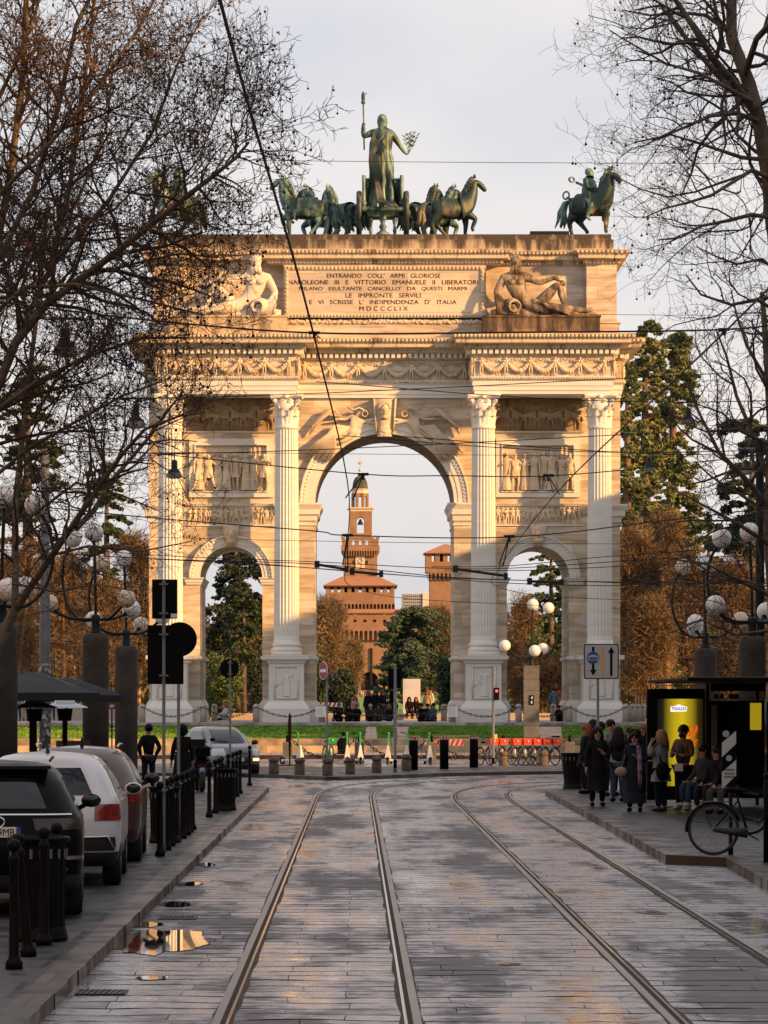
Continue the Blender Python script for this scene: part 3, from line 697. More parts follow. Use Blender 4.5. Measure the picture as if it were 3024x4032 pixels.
# ---- entablature with two projecting blocks ------------------------------------------
def plan(b, fr, yb=BY):      # outline: front recess y=WY-.3, blocks to y=-1.8
    f1 = WY - .3; f0 = -1.8
    return [(-12.2, f1), (-11.53, f1), (-11.53, f0), (-4.45, f0), (-4.45, f1), (4.45, f1), (4.45, f0), (11.53, f0), (11.53, f1), (12.2, f1), (12.2, yb), (-12.2, yb)]
PL = plan(0, 0)
def offpoly(poly, off):
    k = len(poly); out = []
    for i in range(k):
        p0, p1, p2 = Vector(poly[i - 1]), Vector(poly[i]), Vector(poly[(i + 1) % k])
        d1 = (p1 - p0).normalized(); d2 = (p2 - p1).normalized(); n1 = Vector((d1.y, -d1.x)); n2 = Vector((d2.y, -d2.x)); m = n1 + n2; m = m / max(.25, m.dot(n1)); out.append(p1 + m * off)
    return out
z = zz
g = G(); g.layers(PL, [(-.08, ztop + .004), (-.08, z(1550)), (-.03, z(1549)), (-.03, z(1532)), (.02, z(1531)), (.02, z(1512)), (.06, z(1510)), (.14, z(1498)), (.14, z(1496)), (-.05, z(1495))]); put('architrave', g, m_white, arch)
g = G(); g.layers(PL, [(-.04, z(1495)), (-.04, z(1415))], cap0=False, cap1=False); put('frieze', g, m_wall, arch)
g = G()
g.layers(PL, [(-.04, z(1416)), (.1, z(1412)), (.12, z(1408)), (.12, z(1390)), (.3, z(1389)), (.34, z(1386)), (.4, z(1374)), (.42, z(1371)), (.86, z(1370)), (.88, z(1368)), (.88, z(1354)), (.93, z(1352)), (.98, z(1345)), (1.07, z(1337)), (1.07, z(1334)), (.5, z(1332)), (-.3, z(1331))])
put('cornice', g, m_corn, arch)
def alongedges(poly, off, fn, minlen=.3, only_front=True):
    Q = offpoly(poly, off); k = len(Q)
    for i in range(k):
        a, b = Q[i], Q[(i + 1) % k]; d = b - a
        if d.length < minlen: continue
        if only_front and (a.y > 7 and b.y > 7): continue
        fn(a, b)
g = G(); e = G(); pearls = G()
def dent(a, b):
    d = b - a; n = max(1, int(d.length / .285)); u = d / n; nr = Vector((d.y, -d.x)).normalized()
    for i in range(n):
        p = a + u * (i + .2); q = a + u * (i + .8); g.prism([(p.x, p.y, z(1408)), (q.x, q.y, z(1408)), (q.x + nr.x * .2, q.y + nr.y * .2, z(1408)), (p.x + nr.x * .2, p.y + nr.y * .2, z(1408))], (0, 0, z(1390.5) - z(1408)))
alongedges(PL, .12, dent); put('dentils', g, m_white, arch)
def rowballs(G0, off, zc, hh, pitch):
    def fn(a, b):
        d = b - a; n = max(1, int(d.length / pitch)); 
        for i in range(n):
            p = a + d * ((i + .5) / n); G0.ball((p.x, p.y, zc), hh / 2, 6, (pitch / hh * .8 if abs(d.x) > abs(d.y) else .6, .6 if abs(d.x) > abs(d.y) else pitch / hh * .8, 1))
    alongedges(PL, off, fn)
rowballs(e, .39, z(1380), .15, .16); rowballs(e, 1.04, z(1344), .18, .2); rowballs(e, .12, z(1503), .13, .13)
put('egg_moulding', e, m_corn, arch)
# frieze: putti carrying garlands between scrolls
gar = G()
def garland(a, b):
    d = b - a; L = d.length; nr = Vector((d.y, -d.x)).normalized(); n = max(1, round(L / 1.49)); 
    if L < .9: n = 0
    ang = math.atan2(d.y, d.x); m = .38 if n > 2 else 0
    if n > 2: st = (L - 2 * m) / n
    else: st = L / max(1, n)
    zb = z(1494); rn = random.Random(int(L * 10))
    for i in range(n + 1 if n else 1):
        p = a + d * ((m + st * i) / L if n else .5)
        M = Matrix.Translation((p.x + nr.x * .05, p.y + nr.y * .05, zb)) @ Matrix.Rotation(ang, 4, 'Z')
        gar.add(FIG[3], M @ T(y=-.05, s=(1.1, 1.2, 1.0)))
        for q in ((-1,), (1,)): gar.add(G().torus((q[0] * .1, 0, .72), .09, .03, 8, 4, 'y', (1, .5, 1.3)), M)
    for i in range(n):
        for t in range(13):
            u = (t + .5) / 13; p = a + d * ((m + st * (i + u)) / L); zc = zb + .78 - .52 * math.sin(PI * u)
            gar.ball((p.x + nr.x * .1, p.y + nr.y * .1, zc), .095 + .04 * math.sin(PI * u) + rn.uniform(-.01, .02), 7, (1, 1, 1))
        for q in range(3):
            pts = []; cxq = .3 + .2 * q
            p = a + d * ((m + st * (i + cxq)) / L)
            for t in range(9): th = t * .8 + q; rr = .13 * (1 - t / 11); pts.append((p.x + d.x / L * rr * math.cos(th) + nr.x * .04, p.y + d.y / L * rr * math.cos(th) + nr.y * .04, zb + (.8 if q != 1 else .86) + rr * math.sin(th)))
            gar.tube(pts, .018, 4)
            pts = [(x - d.x / L * .0, y, zz_ - .66) for x, y, zz_ in pts]; gar.tube(pts, .018, 4)
alongedges(PL, -.04, garland, .5); put('garland_frieze', gar, m_sculpt, arch, True)

# ---- carved panels over the side openings ---------------------------------------------
rn = random.Random(5)
def horse_relief():
    n = {'b': ((0, 0, .55), .14), 'r': ((.32, 0, .58), .15), 'nk': ((-.22, 0, .75), .09), 'h': ((-.33, 0, .93), .06), 'm': ((-.48, 0, .82), .04), 'w': ((-.14, 0, .6), .13),
         'f1': ((-.28, 0, .35), .05), 'f2': ((-.42, 0, .3), .03), 'f3': ((-.4, 0, .12), .025), 'g1': ((.38, 0, .32), .06), 'g2': ((.45, 0, .16), .03), 'g3': ((.38, 0, .0), .025), 't': ((.5, 0, .55), .04), 't2': ((.6, 0, .3), .05)}
    return skin(n, [('b', 'r'), ('b', 'w'), ('w', 'nk'), ('nk', 'h'), ('h', 'm'), ('w', 'f1'), ('f1', 'f2'), ('f2', 'f3'), ('r', 'g1'), ('g1', 'g2'), ('g2', 'g3'), ('r', 't'), ('t', 't2')], 'b', 1)
HR = horse_relief()
for s in (-1, 1):
    c = s * SX; x0, x1, z0, z1 = c - 1.88, c + 1.88, z(1935), z(1745)
    g = G()      # raised field with a sunk panel
    a0, a1 = c - 2.16, c + 2.16
    for a, b, q, e_ in ((a0, x0, z0 - .25, z1 + .0), (x1, a1, z0 - .25, z1 + .0), (a0, a1, z1, z1 + .28), (x0, x1, z0 - .25, z0)): g.box(a, b, WY - .13, WY + .01, q, e_)
    for a, b, q, e_ in ((x0, x0 + .06, z0 + .06, z1 - .06), (x1 - .06, x1, z0 + .06, z1 - .06), (x0, x1, z1 - .06, z1), (x0, x1, z0, z0 + .06)): g.box(a, b, WY - .2, WY - .0, q, e_)
    put('panel_frame', g, m_white, arch)
    g = G(); nf = 8; H = (z1 - z0) * .84
    for i in range(nf):
        x = x0 + .22 + (x1 - x0 - .44) * i / (nf - 1) + rn.uniform(-.05, .05); k = rn.randrange(5); hh = H * rn.uniform(.93, 1.03)
        if k == 3: k = 1
        g.add(FIG[k], T(x, WY - .12 - .08 * (i % 2), z0 + .04, rz=rn.uniform(-.7, .7), s=(hh * 1.05, hh * .8, hh)))
        if i % 3 != 1: g.add(ROBES[i % 3], T(x, WY - .12 - .08 * (i % 2), z0 + .02, s=(hh * 1.0, hh * .85, hh)))
        else: g.add(ROBES[i % 3], T(x, WY - .14, z0 + hh * .35, s=(hh * 1.05, hh * .8, hh * .62)))
        g.ball((x, WY - .2, z0 + hh * .95), .11, 7)
    for i in range(5): g.box(x0 + 2.3 + i * .24, x0 + 2.42 + i * .24, WY - .05, WY, z0 + .3, z1 - .1)
    put('carved_relief', g, m_sculpt, arch, True)
    # small processional frieze
    f0, f1 = z(2062), z(1990); g = G(); b0, b1 = c - 2.26, c + 2.26
    for i in range(17):
        x = b0 + .16 + (b1 - b0 - .32) * i / 16 + rn.uniform(-.03, .03); k = rn.randrange(5); hh = (f1 - f0) * rn.uniform(.9, .98)
        if i in (5, 11): g.add(HR, T(x, WY - .02, f0, rz=0 if i == 5 else PI, s=(.7, .6, .75))); continue
        g.add(FIG[k], T(x, WY - .06, f0 + .02, rz=rn.uniform(-.8, .8), s=(hh * 1.25, hh * .9, hh)))
        if i % 2: g.add(ROBES[i % 3], T(x, WY - .03, f0 + .3, s=(hh, hh * .5, hh * .6)))
    put('carved_relief', g, m_sculpt, arch, True)
    g = G()
    g.layers([(b0, WY - .02), (b1, WY - .02), (b1, WY + .02), (b0, WY + .02)], [(.02, f1), (.1, f1 + .05), (.14, f1 + .1), (.16, f1 + .13), (.0, f1 + .14)])
    g.layers([(b0, WY - .02), (b1, WY - .02), (b1, WY + .02), (b0, WY + .02)], [(.02, f0 - .1), (.07, f0 - .07), (.07, f0 - .02), (.0, f0)]); egg(g, b0, b1, WY - .1, f1 + .04, .1, .13)
    # ledge of the top relief
    u0 = z(1692); g.layers([(b0, WY - .02), (b1, WY - .02), (b1, WY + .02), (b0, WY + .02)], [(.02, u0 - .12), (.12, u0 - .07), (.16, u0 - .02), (.0, u0)])
    put('string_moulding', g, m_white, arch)
    g = G(); H = ztop - u0; g.box(b0, b1, WY - .06, WY - .003, u0 + .005, ztop - .01); m_rec = marble('weathered_shaded_marble', (.34, .26, .17), (.24, .16, .09), blocks=False, stain=.22, vein=.5)  # brown tone puts the recess's shade into the colour, besides real weathering
    for i in range(6):
        x = b0 + .5 + i * .68; g.add(HR, T(x, WY - .14, u0 + .1, rz=0 if i % 2 else PI, s=(1.15, 1.2, 1.25)))
        if i % 2 == 0: g.add(FIG[i % 3], T(x + .1, WY - .1, u0 + .35, s=(1.1, .5, 1.05)))
        g.add(FIG[(i + 1) % 5], T(x + .34, WY - .08, u0 + .02, s=(1.35, .6, 1.3)))
    put('carved_relief', g, m_rec, arch, True)
    # keystone with a head
    g = G(); k0, k1 = z(2150), z(2068)
    g.prism([(c - .22, WY - .02, k0), (c + .22, WY - .02, k0), (c + .42, WY - .02, k1), (c - .42, WY - .02, k1)], (0, -.42, 0))
    g.ball((c, WY - .5, k0 + .62), .2, 12, (.85, .8, 1.15)); g.ball((c, WY - .47, k0 + .3), .24, 10, (1, .6, .7)); g.ball((c, WY - .66, k0 + .6), .045, 6, (1, 1, 1.6))
    for t in range(7): g.ball((c + .2 * math.cos(PI * t / 6), WY - .48, k0 + .66 + .2 * math.sin(PI * t / 6)), .07, 6)
    put('keystone', g, m_sculpt, arch, True)
# central keystone
g = G(); k0, k1 = z(1702), z(1568)
g.prism([(-.48, WY - .02, k0), (.48, WY - .02, k0), (.62, WY - .02, k1), (-.62, WY - .02, k1)], (0, -.55, 0))
for s in (-1, 1):
    g.prism([(s * .4, WY - .5, k0 + .05), (s * .48, WY - .5, k0 + .05), (s * .6, WY - .5, k1), (s * .5, WY - .5, k1)], (0, -.16, 0))
g.ball((0, WY - .75, k0 + 1.15), .27, 14, (.85, .9, 1.2)); g.ball((0, WY - .98, k0 + 1.12), .06, 6, (1, 1, 1.9)); g.tube([(0, WY - .7, k0 + .9), (0, WY - .72, k0 + .7)], [.15, .2], 8)
for t in range(11): g.ball((.26 * math.cos(PI * t / 10), WY - .75, k0 + 1.28 + .24 * math.sin(PI * t / 10)), .09, 6)
g.tube([(-.3, WY - .6, k0 + .1), (0, WY - .72, k0 + .02), (.3, WY - .6, k0 + .1)], .1, 6); g.add(ROBES[0], T(0, WY - .62, k0 - .25, s=(2.6, 1.6, 1.05)))
for s in (-1, 1): g.ball((s * .09, WY - .97, k0 + 1.2), .035, 6)
put('keystone', g, m_sculpt, arch, True)
# winged victories in the spandrels
vic = {'pel': (0, 0, .53), 'tL': (.05, -.02, .48), 'kL': (-.05, -.08, .27), 'aL': (-.22, -.05, .12), 'fL': (-.3, -.06, .06), 'tR': (-.05, 0, .48), 'kR': (-.15, -.05, .3), 'aR': (-.36, 0, .2), 'fR': (-.42, 0, .18),
       'eL': (.22, -.03, .83), 'wL': (.38, -.05, .86), 'hL': (.44, -.05, .87), 'eR': (-.18, 0, .68), 'wR': (-.3, -.06, .62), 'hR': (-.34, -.07, .60)}
VIC = figure(vic, 1, 1.15)
for s in (-1, 1):
    g = G(); q = G()
    q.add(VIC, T(-2.25, 0, 3.0, s=(3.1, 1.6, 2.6), ry=.42))
    rn = random.Random(3)
    for i in range(13):      # streaming drapery
        a = i / 12; q.tube([(-2.5 + a * .7, -.08, 4.55 - a * .1), (-2.9 + a * .3, -.16, 4.0 - .1 * a), (-3.45 + a * .9, -.12, 3.65 - a * .35), (-4.1 + a * 1.25, -.05, 3.15 - .5 * a + rn.uniform(-.1, .1))], [.07, .13, .12, .05], 6)
    for i in range(9):       # wing feathers
        a = i / 8; q.tube([(-2.2, .0, 5.0), (-2.6 - a * .3, -.1, 5.35 - .25 * a), (-3.1 - a * .6, -.06, 5.25 - a * .75), (-3.3 - a * .55, 0, 4.85 - a * .8)], [.05, .09, .08, .03], 5)
    q.torus((-1.02, -.1, 5.12), .15, .035, 12, 6, 'y'); q.tube([(-1.9, -.1, 5.45), (-1.6, -.12, 5.3), (-1.3, -.12, 5.42), (-1.05, -.1, 5.3)], [.05, .07, .06, .05], 6)
    zoff = zsM - .02
    q.v = [(x, y * 1.9 + WY - .22, zc + zoff - .55) for x, y, zc in q.v]
    if s == 1: q.v = [(-x, y, zc) for x, y, zc in q.v]; q.f = [tuple(reversed(f)) for f in q.f]
    put('winged_victory', q, m_sculpt, arch, True)

# ---- attic -----------------------------------------------------------------------------
zA0 = z(1331); zA1 = z(1036)
Pm = [(-11.9, WY - .3), (-10.35, WY - .3), (-10.35, WY + .35), (-5.2, WY + .35), (-5.2, WY - .35), (5.2, WY - .35), (5.2, WY + .35), (10.35, WY + .35), (10.35, WY - .3), (11.9, WY - .3), (11.9, BY - .2), (-11.9, BY - .2)]
g = G(); g.layers(Pm, [(.12, zA0 - .01), (.12, z(1272)), (.2, z(1270)), (.14, z(1262)), (.0, z(1258)), (0, zA1)], cap0=False); put('attic_wall', g, m_wall, arch)
Pc = [(-11.9, WY - .3), (-11.1, WY - .3), (-11.1, WY - .45), (-10.35, WY - .45), (-10.35, WY + .3), (-5.9, WY + .3), (-5.9, WY - .38), (5.9, WY - .38), (5.9, WY + .3), (10.35, WY + .3), (10.35, WY - .45), (11.1, WY - .45), (11.1, WY - .3), (11.9, WY - .3), (11.9, BY - .2), (-11.9, BY - .2)]
g = G(); g.layers(Pc, [(0, z(1037)), (.06, z(1034)), (.16, z(1020)), (.18, z(1018)), (.42, z(1017)), (.44, z(1015)), (.44, z(1000)), (.5, z(998)), (.56, z(992)), (.64, z(985)), (.64, z(982)), (-.2, z(981))]); 
put('attic_cornice', g, m_corn, arch)
PL_save = PL; PL = Pc; e = G(); rowballs(e, .13, z(1027), .16, .18); rowballs(e, .6, z(992), .15, .2); put('egg_moulding', e, m_corn, arch); PL = PL_save
g = G(); P = [(-11.75, WY - .2), (11.75, WY - .2), (11.75, BY - .6), (-11.75, BY - .6)]
g.layers(P, [(0, z(981.5)), (0, z(937)), (-.12, z(935)), (-.12, z(915))]); put('parapet', g, m_top, arch)
# plinths under the river gods
for s in (-1, 1):
    a, b = sorted((s * 4.98, s * 10.9)); g = G(); g.layers([(a, -1.45), (b, -1.45), (b, WY + .3), (a, WY + .3)], [(0, zA0 - .02), (0, z(1262)), (.06, z(1260)), (.06, z(1254)), (0, z(1253))])
    put('statue_plinth', g, m_stain_shade if s > 0 else m_top, arch)
# inscription panel with carved border
g = G(); yP = WY - .36; x0, x1, z0, z1 = -5.12, 5.12, z(1247), z(1043)
for a, b, q, e_ in ((x0, x1, z1 - .2, z1), (x0, x1, z0, z0 + .2), (x0, x0 + .2, z0 + .2, z1 - .2), (x1 - .2, x1, z0 + .2, z1 - .2)): g.box(a, b, yP - .1, yP + .03, q, e_)
egg(g, x0 + .1, x1 - .1, yP - .13, z1 - .1, .17, .2); egg(g, x0 + .1, x1 - .1, yP - .13, z0 + .1, .15, .17)
n = 11
for s in (-1, 1):
    for i in range(n): g.ball((s * 5.02, yP - .12, z0 + .3 + (z1 - z0 - .6) * i / (n - 1)), .08, 6, (.9, .5, 1.2))
put('panel_border', g, m_sculpt, arch)
g = G(); g.box(x0 + .2, x1 - .2, yP - .02, yP + .03, z0 + .2, z1 - .2); ip = put('inscription_panel', g, m_panel, arch)
g = G()      # garland roll under the panel
rn = random.Random(8)
for i in range(170): g.ball((-5.15 + 10.3 * i / 169, WY - .5 + rn.uniform(-.03, .03), z(1265) + rn.uniform(-.05, .05)), .1, 6, (1.1, .8, .9))
put('laurel_roll', g, m_sculpt, arch, True)
g = G(); g.box(-5.15, 5.15, WY - .44, WY - .34, z(1254), z(1250)); put('panel_ledge', g, m_white, arch)
LN = [("ENTRANDO COLL' ARMI GLORIOSE", 1287, 1735, 1090), ("NAPOLEONE III E VITTORIO EMANUELE II LIBERATORI", 1134, 1884, 1116), ("MILANO ESULTANTE CANCELLO' DA QUESTI MARMI", 1178, 1840, 1142), ("LE IMPRONTE SERVILI", 1361, 1657, 1168), ("E VI SCRISSE L' INDIPENDENZA D' ITALIA", 1218, 1799, 1194), ("M D C C C L I X", 1415, 1607, 1220)]
for s_, a, b, py in LN:
    t = textg(s_.replace(' ', '   ') if 'M D' not in s_ else s_, (b - a) / 77, .225, .012); put('carved_letters', t, m_letter, ip, loc=(((a + b) / 2 - 1515) / 77, yP - .022, z(py)))
    g.add(t, T(((a + b) / 2 - 1515) / 77, yP - .022, z(py)))
put('carved_letters', g, m_letter, ip)

# ================================================================ RIVER GODS
def rivergod(mirror, m, label):
    # reclining, leaning on an urn on its right (viewer's left), one knee raised, units metres; origin at plinth top centre
    n = {'pel': ((-.35, 0, .55), .42), 'bel': ((-.75, 0, .85), .38), 'che': ((-1.1, 0, 1.55), .50), 'che2': ((-1.15, 0, 1.95), .46), 'nek': ((-1.15, -.05, 2.35), .2), 'jaw': ((-1.1, -.14, 2.58), .23), 'hd': ((-1.12, -.1, 2.85), .29), 'top': ((-1.12, -.05, 3.02), .22),
         'sR': ((-1.68, 0, 2.02), .25), 'eR': ((-2.05, -.1, 1.2), .18), 'wR': ((-1.75, -.45, .75), .12), 'hR': ((-1.5, -.55, .62), .12),
         'sL': ((-.62, 0, 2.08), .25), 'eL': ((.05, -.2, 1.75), .17), 'wL': ((.75, -.3, 2.0), .12), 'hL': ((1.0, -.35, 1.85), .12),
         'tL': ((.05, .1, .7), .34), 'kL': ((.95, .1, 1.75), .23), 'aL': ((1.3, .0, .45), .13), 'fL': ((1.6, -.1, .2), .12),
         'tR': ((.1, -.35, .45), .34), 'kR': ((1.15, -.5, .42), .22), 'aR': ((2.3, -.5, .3), .13), 'fR': ((2.65, -.5, .42), .11)}
    e = [('pel', 'bel'), ('bel', 'che'), ('che', 'che2'), ('che2', 'nek'), ('nek', 'jaw'), ('jaw', 'hd'), ('hd', 'top')]
    for s in 'LR': e += [('che2', 's' + s), ('s' + s, 'e' + s), ('e' + s, 'w' + s), ('w' + s, 'h' + s), ('pel', 't' + s), ('t' + s, 'k' + s), ('k' + s, 'a' + s), ('a' + s, 'f' + s)]
    body = skin(n, e, 'pel', 2)
    for s in (-1, 1): body.ball((-1.1 + s * .2 - .02, -.42, 1.78), .22, 8, (1, .5, .7))      # chest
    for k in range(4): body.tube([(.98 + .05 * k, -.38 - .03 * k, 1.84), (1.06 + .05 * k, -.48, 1.72), (1.1 + .05 * k, -.45, 1.55)], [.05, .045, .03], 5)
    for k in range(4): body.tube([(-1.52 + .07 * k, -.58, .62), (-1.4 + .07 * k, -.72, .55), (-1.34 + .06 * k, -.72, .42)], [.05, .045, .03], 5)
    body.ball((-1.1, -.40, 2.76), .06, 6, (1, 1.2, 1.8))
    rn = random.Random(4); beard = G()
    for i in range(26):
        a = rn.uniform(0, 1) * PI; x = -1.1 + .2 * math.cos(a); beard.tube([(x, -.2 - .12 * math.sin(a), 2.6), (x * 1 + rn.uniform(-.04, .04), -.3 - .1 * math.sin(a), 2.38), (x + rn.uniform(-.06, .06), -.28, 2.15 + rn.uniform(0, .12))], [.06, .07, .03], 5)
    hair = G().ball((-1.12, .0, 2.9), .27, 10)
    for i in range(46):
        a = rn.uniform(0, 2 * PI); q = rn.uniform(.1, 1.2); hair.ball((-1.12 + .29 * math.cos(a) * math.sin(q), -.06 + .3 * abs(math.sin(a)) * math.sin(q), 2.86 + .27 * math.cos(q)), .09, 6)
    dr = G()
    for i in range(16):
        a = i / 15; dr.tube([(-.1 + .5 * a, -.62 + .2 * a, .75 - .3 * a), (.3 + .2 * a, -.75, .6 - .2 * a), (.9 + .1 * a, -.72, .32), (1.5 + .7 * a, -.78, .07)], [.07, .09, .07, .04], 6)
    for i in range(12):
        a = i / 11; dr.tube([(-2.1 + .9 * a, -.3, 1.05 - .35 * a), (-2.0 + .8 * a, -.62, .65 - .2 * a), (-2.0 + 1.0 * a, -.72, .1)], [.07, .1, .06], 6)
    dr.tube([(-2.3, 0, .1), (-.5, .1, .15), (1.5, 0, .12), (2.8, -.2, .1)], [.3, .45, .3, .16], 8)
    urn = G().lathe([(.3, -.5), (.46, -.2), (.46, .2), (.3, .45), (.34, .55), (.26, .56), (.2, .3)], 18, cap=False)
    U = G().add(urn, T(-1.35, -.35, .5, rx=PI / 2, rz=.35)); 
    parts = [('body', body, True), ('beard', beard, True), ('hair', hair, True), ('drapery', dr, True), ('urn', U, True)]
    t = thing('river_god_statue', label, 'statue', (AX + (-7.75 if mirror else 7.85), AY - .35, AZ + z(1253)))
    for nm, q, sm in parts:
        if mirror: q.v = [(-x, y, c) for x, y, c in q.v]; q.f = [tuple(reversed(f)) for f in q.f]
        q.v = [(x * 1.06, y * .8, c * 1.0) for x, y, c in q.v]
        put(nm, q, m, t, sm)
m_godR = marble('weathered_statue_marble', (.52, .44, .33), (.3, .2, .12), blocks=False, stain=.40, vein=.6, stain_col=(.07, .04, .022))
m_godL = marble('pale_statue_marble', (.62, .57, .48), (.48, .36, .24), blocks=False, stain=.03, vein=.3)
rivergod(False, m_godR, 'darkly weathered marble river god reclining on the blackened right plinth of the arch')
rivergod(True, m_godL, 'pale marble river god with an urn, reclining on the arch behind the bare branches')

# ================================================================ BRONZES ON TOP
m_bronze = mat('green_patina_bronze', (.010, .030, .029), .5, .1, scale=1.7, col2=(.20, .34, .29), stretch=(1, 1, .45), contrast=(.42, .66), bump=.35, bscale=5)
m_bronze2 = mat('rusty_patina_bronze', (.010, .030, .029), .5, .1, scale=1.3, col2=(.20, .17, .11), stretch=(1, 1, .5), contrast=(.48, .7), bump=.35, bscale=5)
zTop = AZ + z(915)
def horse(seed=0, lift='L', headz=0, rear=0, headturn=0.):
    """horse walking towards -X, 1 unit = 1 m, about 2.4 m at the withers (colossal); origin at ground"""
    rn = random.Random(seed); j = lambda a: rn.uniform(-a, a)
    n = {'bel': ((0, 0, 1.45), .47), 'rib': ((-.5, 0, 1.45), .47), 'wit': ((-.85, 0, 1.58), .45), 'rum': ((.55, 0, 1.52), .47), 'tl': ((.85, 0, 1.5), .34),
         'n1': ((-1.1, 0, 2.0), .33), 'n2': ((-1.25, headturn * .1, 2.45 + headz), .24), 'pol': ((-1.32, headturn * .2, 2.82 + headz), .18), 'fac': ((-1.62, headturn * .4, 2.62 + headz), .15), 'muz': ((-1.83, headturn * .55, 2.38 + headz), .10), 'lip': ((-1.88, headturn * .6, 2.3 + headz), .08)}
    e = [('bel', 'rib'), ('rib', 'wit'), ('bel', 'rum'), ('rum', 'tl'), ('wit', 'n1'), ('n1', 'n2'), ('n2', 'pol'), ('pol', 'fac'), ('fac', 'muz'), ('muz', 'lip')]
    def leg(k, y, hip, knee, fet, hoof, r, par):
        for q, (p, rr) in enumerate(zip((hip, knee, fet, hoof), r)): n[f'{k}{q}'] = ((p[0], y if q else y * .8, p[1]), rr)
        e.append((par, f'{k}0'));
        for q in range(3): e.append((f'{k}{q}', f'{k}{q+1}'))
    # front: elbow, knee, fetlock, hoof
    F0 = [((-.85, 1.15), (-.92, .72), (-.88, .22), (-.95, .07)), ((-.95, 1.15), (-1.32, .95), (-1.12, .5), (-1.2, .33))]
    H0 = [((.68, 1.05), (.95, .66), (.82, .22), (.76, .07)), ((.55, 1.02), (.62, .68), (.25, .30), (.14, .14))]
    a, b = (0, 1) if lift == 'L' else (1, 0)
    leg('fa', -.2, *F0[a], (.2, .12, .075, .09), 'wit'); leg('fb', .2, *F0[b], (.2, .12, .075, .09), 'wit')
    leg('ha', -.2, *H0[b], (.27, .125, .075, .09), 'rum'); leg('hb', .2, *H0[a], (.27, .125, .075, .09), 'rum')
    n = {k_: (p_, r_ * 1.16) for k_, (p_, r_) in n.items()}
    g = skin(n, e, 'bel', 2)
    for s in (-1, 1): g.add(G().lathe([(.06, 0), (.05, .1), (.005, .22)], 6), T(-1.3, s * .09 + headturn * .2, 2.94 + headz))
    mane = G()
    for i in range(26):
        t = i / 25; x = -1.28 + .42 * t + .12 * math.sin(t * 3); zc = 2.98 + headz * (1 - t) - 1.1 * t
        for s in (-1, 1): mane.tube([(x + .12, headturn * .15 * (1 - t), zc), (x + .16 + j(.05), s * .14, zc - .08), (x + .1 + j(.05), s * .24, zc - .3 + j(.08))], [.07, .08, .03], 5)
    tail = G()
    for i in range(12):
        a_ = j(.12); b_ = j(.1); tail.tube([(.98, b_ * .5, 1.72), (1.28 + a_ * .3, b_, 1.62), (1.45 + a_, b_ * 1.6, 1.2), (1.42 + a_ * 1.6, b_ * 2, .8), (1.55 + a_ * 2, b_ * 2.2, .5 + j(.1))], [.07, .1, .1, .08, .02], 5)
    return g, mane, tail
def place_horse(px, Y, face, label, seed, m=m_bronze, lift='L', s=1.05, headz=0, ht=0., grp='six bronze chariot horses on the arch'):
    b, mn, tl = horse(seed, lift, headz, 0, ht)
    t = thing('bronze_horse', label, 'horse statue', (X(px, Y), Y, zTop), face, grp, s)
    put('body', b, m, t, True); put('mane', mn, m, t, True); put('tail', tl, m, t, True); return t
# face: rotation of the -X heading; -X = 0
place_horse(1212, 182.2, R(-8), 'outermost left bronze horse, striding left with its head thrown up', 1, headz=.1)
place_horse(1282, 184.6, R(-38), 'bronze horse second from the left, mostly hidden behind the outermost one', 2, lift='R')
place_horse(1356, 184.2, R(-48), 'dark bronze horse harnessed just left of the chariot wheel', 3, headz=-.05, ht=.4)
place_horse(1655, 184.2, R(180 + 52), 'bronze horse just right of the chariot wheel, looking to the right', 4, m_bronze2, 'R', headz=0)
place_horse(1712, 184.6, R(180 + 40), 'bronze horse second from the right, its rump hidden by the outermost one', 5, m_bronze, 'L')
place_horse(1768, 182.2, R(180 + 14), 'outermost right bronze horse, brownish flank, tail swept left', 6, m_bronze2, 'L', headz=.05)
# chariot
ch = thing('bronze_chariot', 'green bronze two wheeled chariot seen from behind on top of the arch', 'chariot', (X(1507, 181), 181, zTop), 0)
g = G(); g.box(-.95, .95, -.3, 1.6, 1.2, 1.42); g.tube([(-1.05, -.35, 1.28), (1.05, -.35, 1.28)], .1, 8)
g.layers([(-.85, -.15), (.85, -.15), (.85, 1.4), (-.85, 1.4)], [(-.1, .95), (0, 1.25)]); put('platform', g, m_bronze, ch)
g = G()
for s in (-1, 1):
    g.prism([(s * .92, -.2, 1.4), (s * .92, 1.3, 1.4), (s * .92, 1.3, 3.0), (s * .92, .5, 3.1), (s * .92, -.1, 3.0)], (s * .1, 0, 0)); g.tube([(s * .97, -.15, 1.4), (s * .97, -.12, 3.05)], .1, 8); g.ball((s * .97, -.15, 1.6), .16, 8)
g.prism([(-.95, 1.35, 1.4), (.95, 1.35, 1.4), (.95, 1.35, 3.0), (-.95, 1.35, 3.0)], (0, .08, 0)); g.tube([(-.97, 1.3, 3.05), (0, 1.45, 3.1), (.97, 1.3, 3.05)], .07, 6)
put('side_rail', g, m_bronze, ch)
for s in (-1, 1):
    g = G().torus((0, 0, 0), 1.08, .1, 36, 8, 'x', (1.4, 1, 1)); g.tube([(-.2, 0, 0), (.2, 0, 0)], .2, 12)
    for k in range(8): a = k * PI / 4; g.tube([(0, 0, 0), (0, 1.05 * math.cos(a), 1.05 * math.sin(a))], .07, 6)
    put('wheel', g, m_bronze2, ch, True, loc=(s * 1.22, .6, 1.18))
g = G(); g.tube([(-1.3, .6, 1.18), (1.3, .6, 1.18)], .09, 8); g.lathe([(.42, 0), (.3, .12), (.12, .25), (.2, .45), (.1, .6), (.18, .8), (.24, 1.0)], 12, (0, .1, 0)); put('axle_stand', g, m_bronze, ch, True)
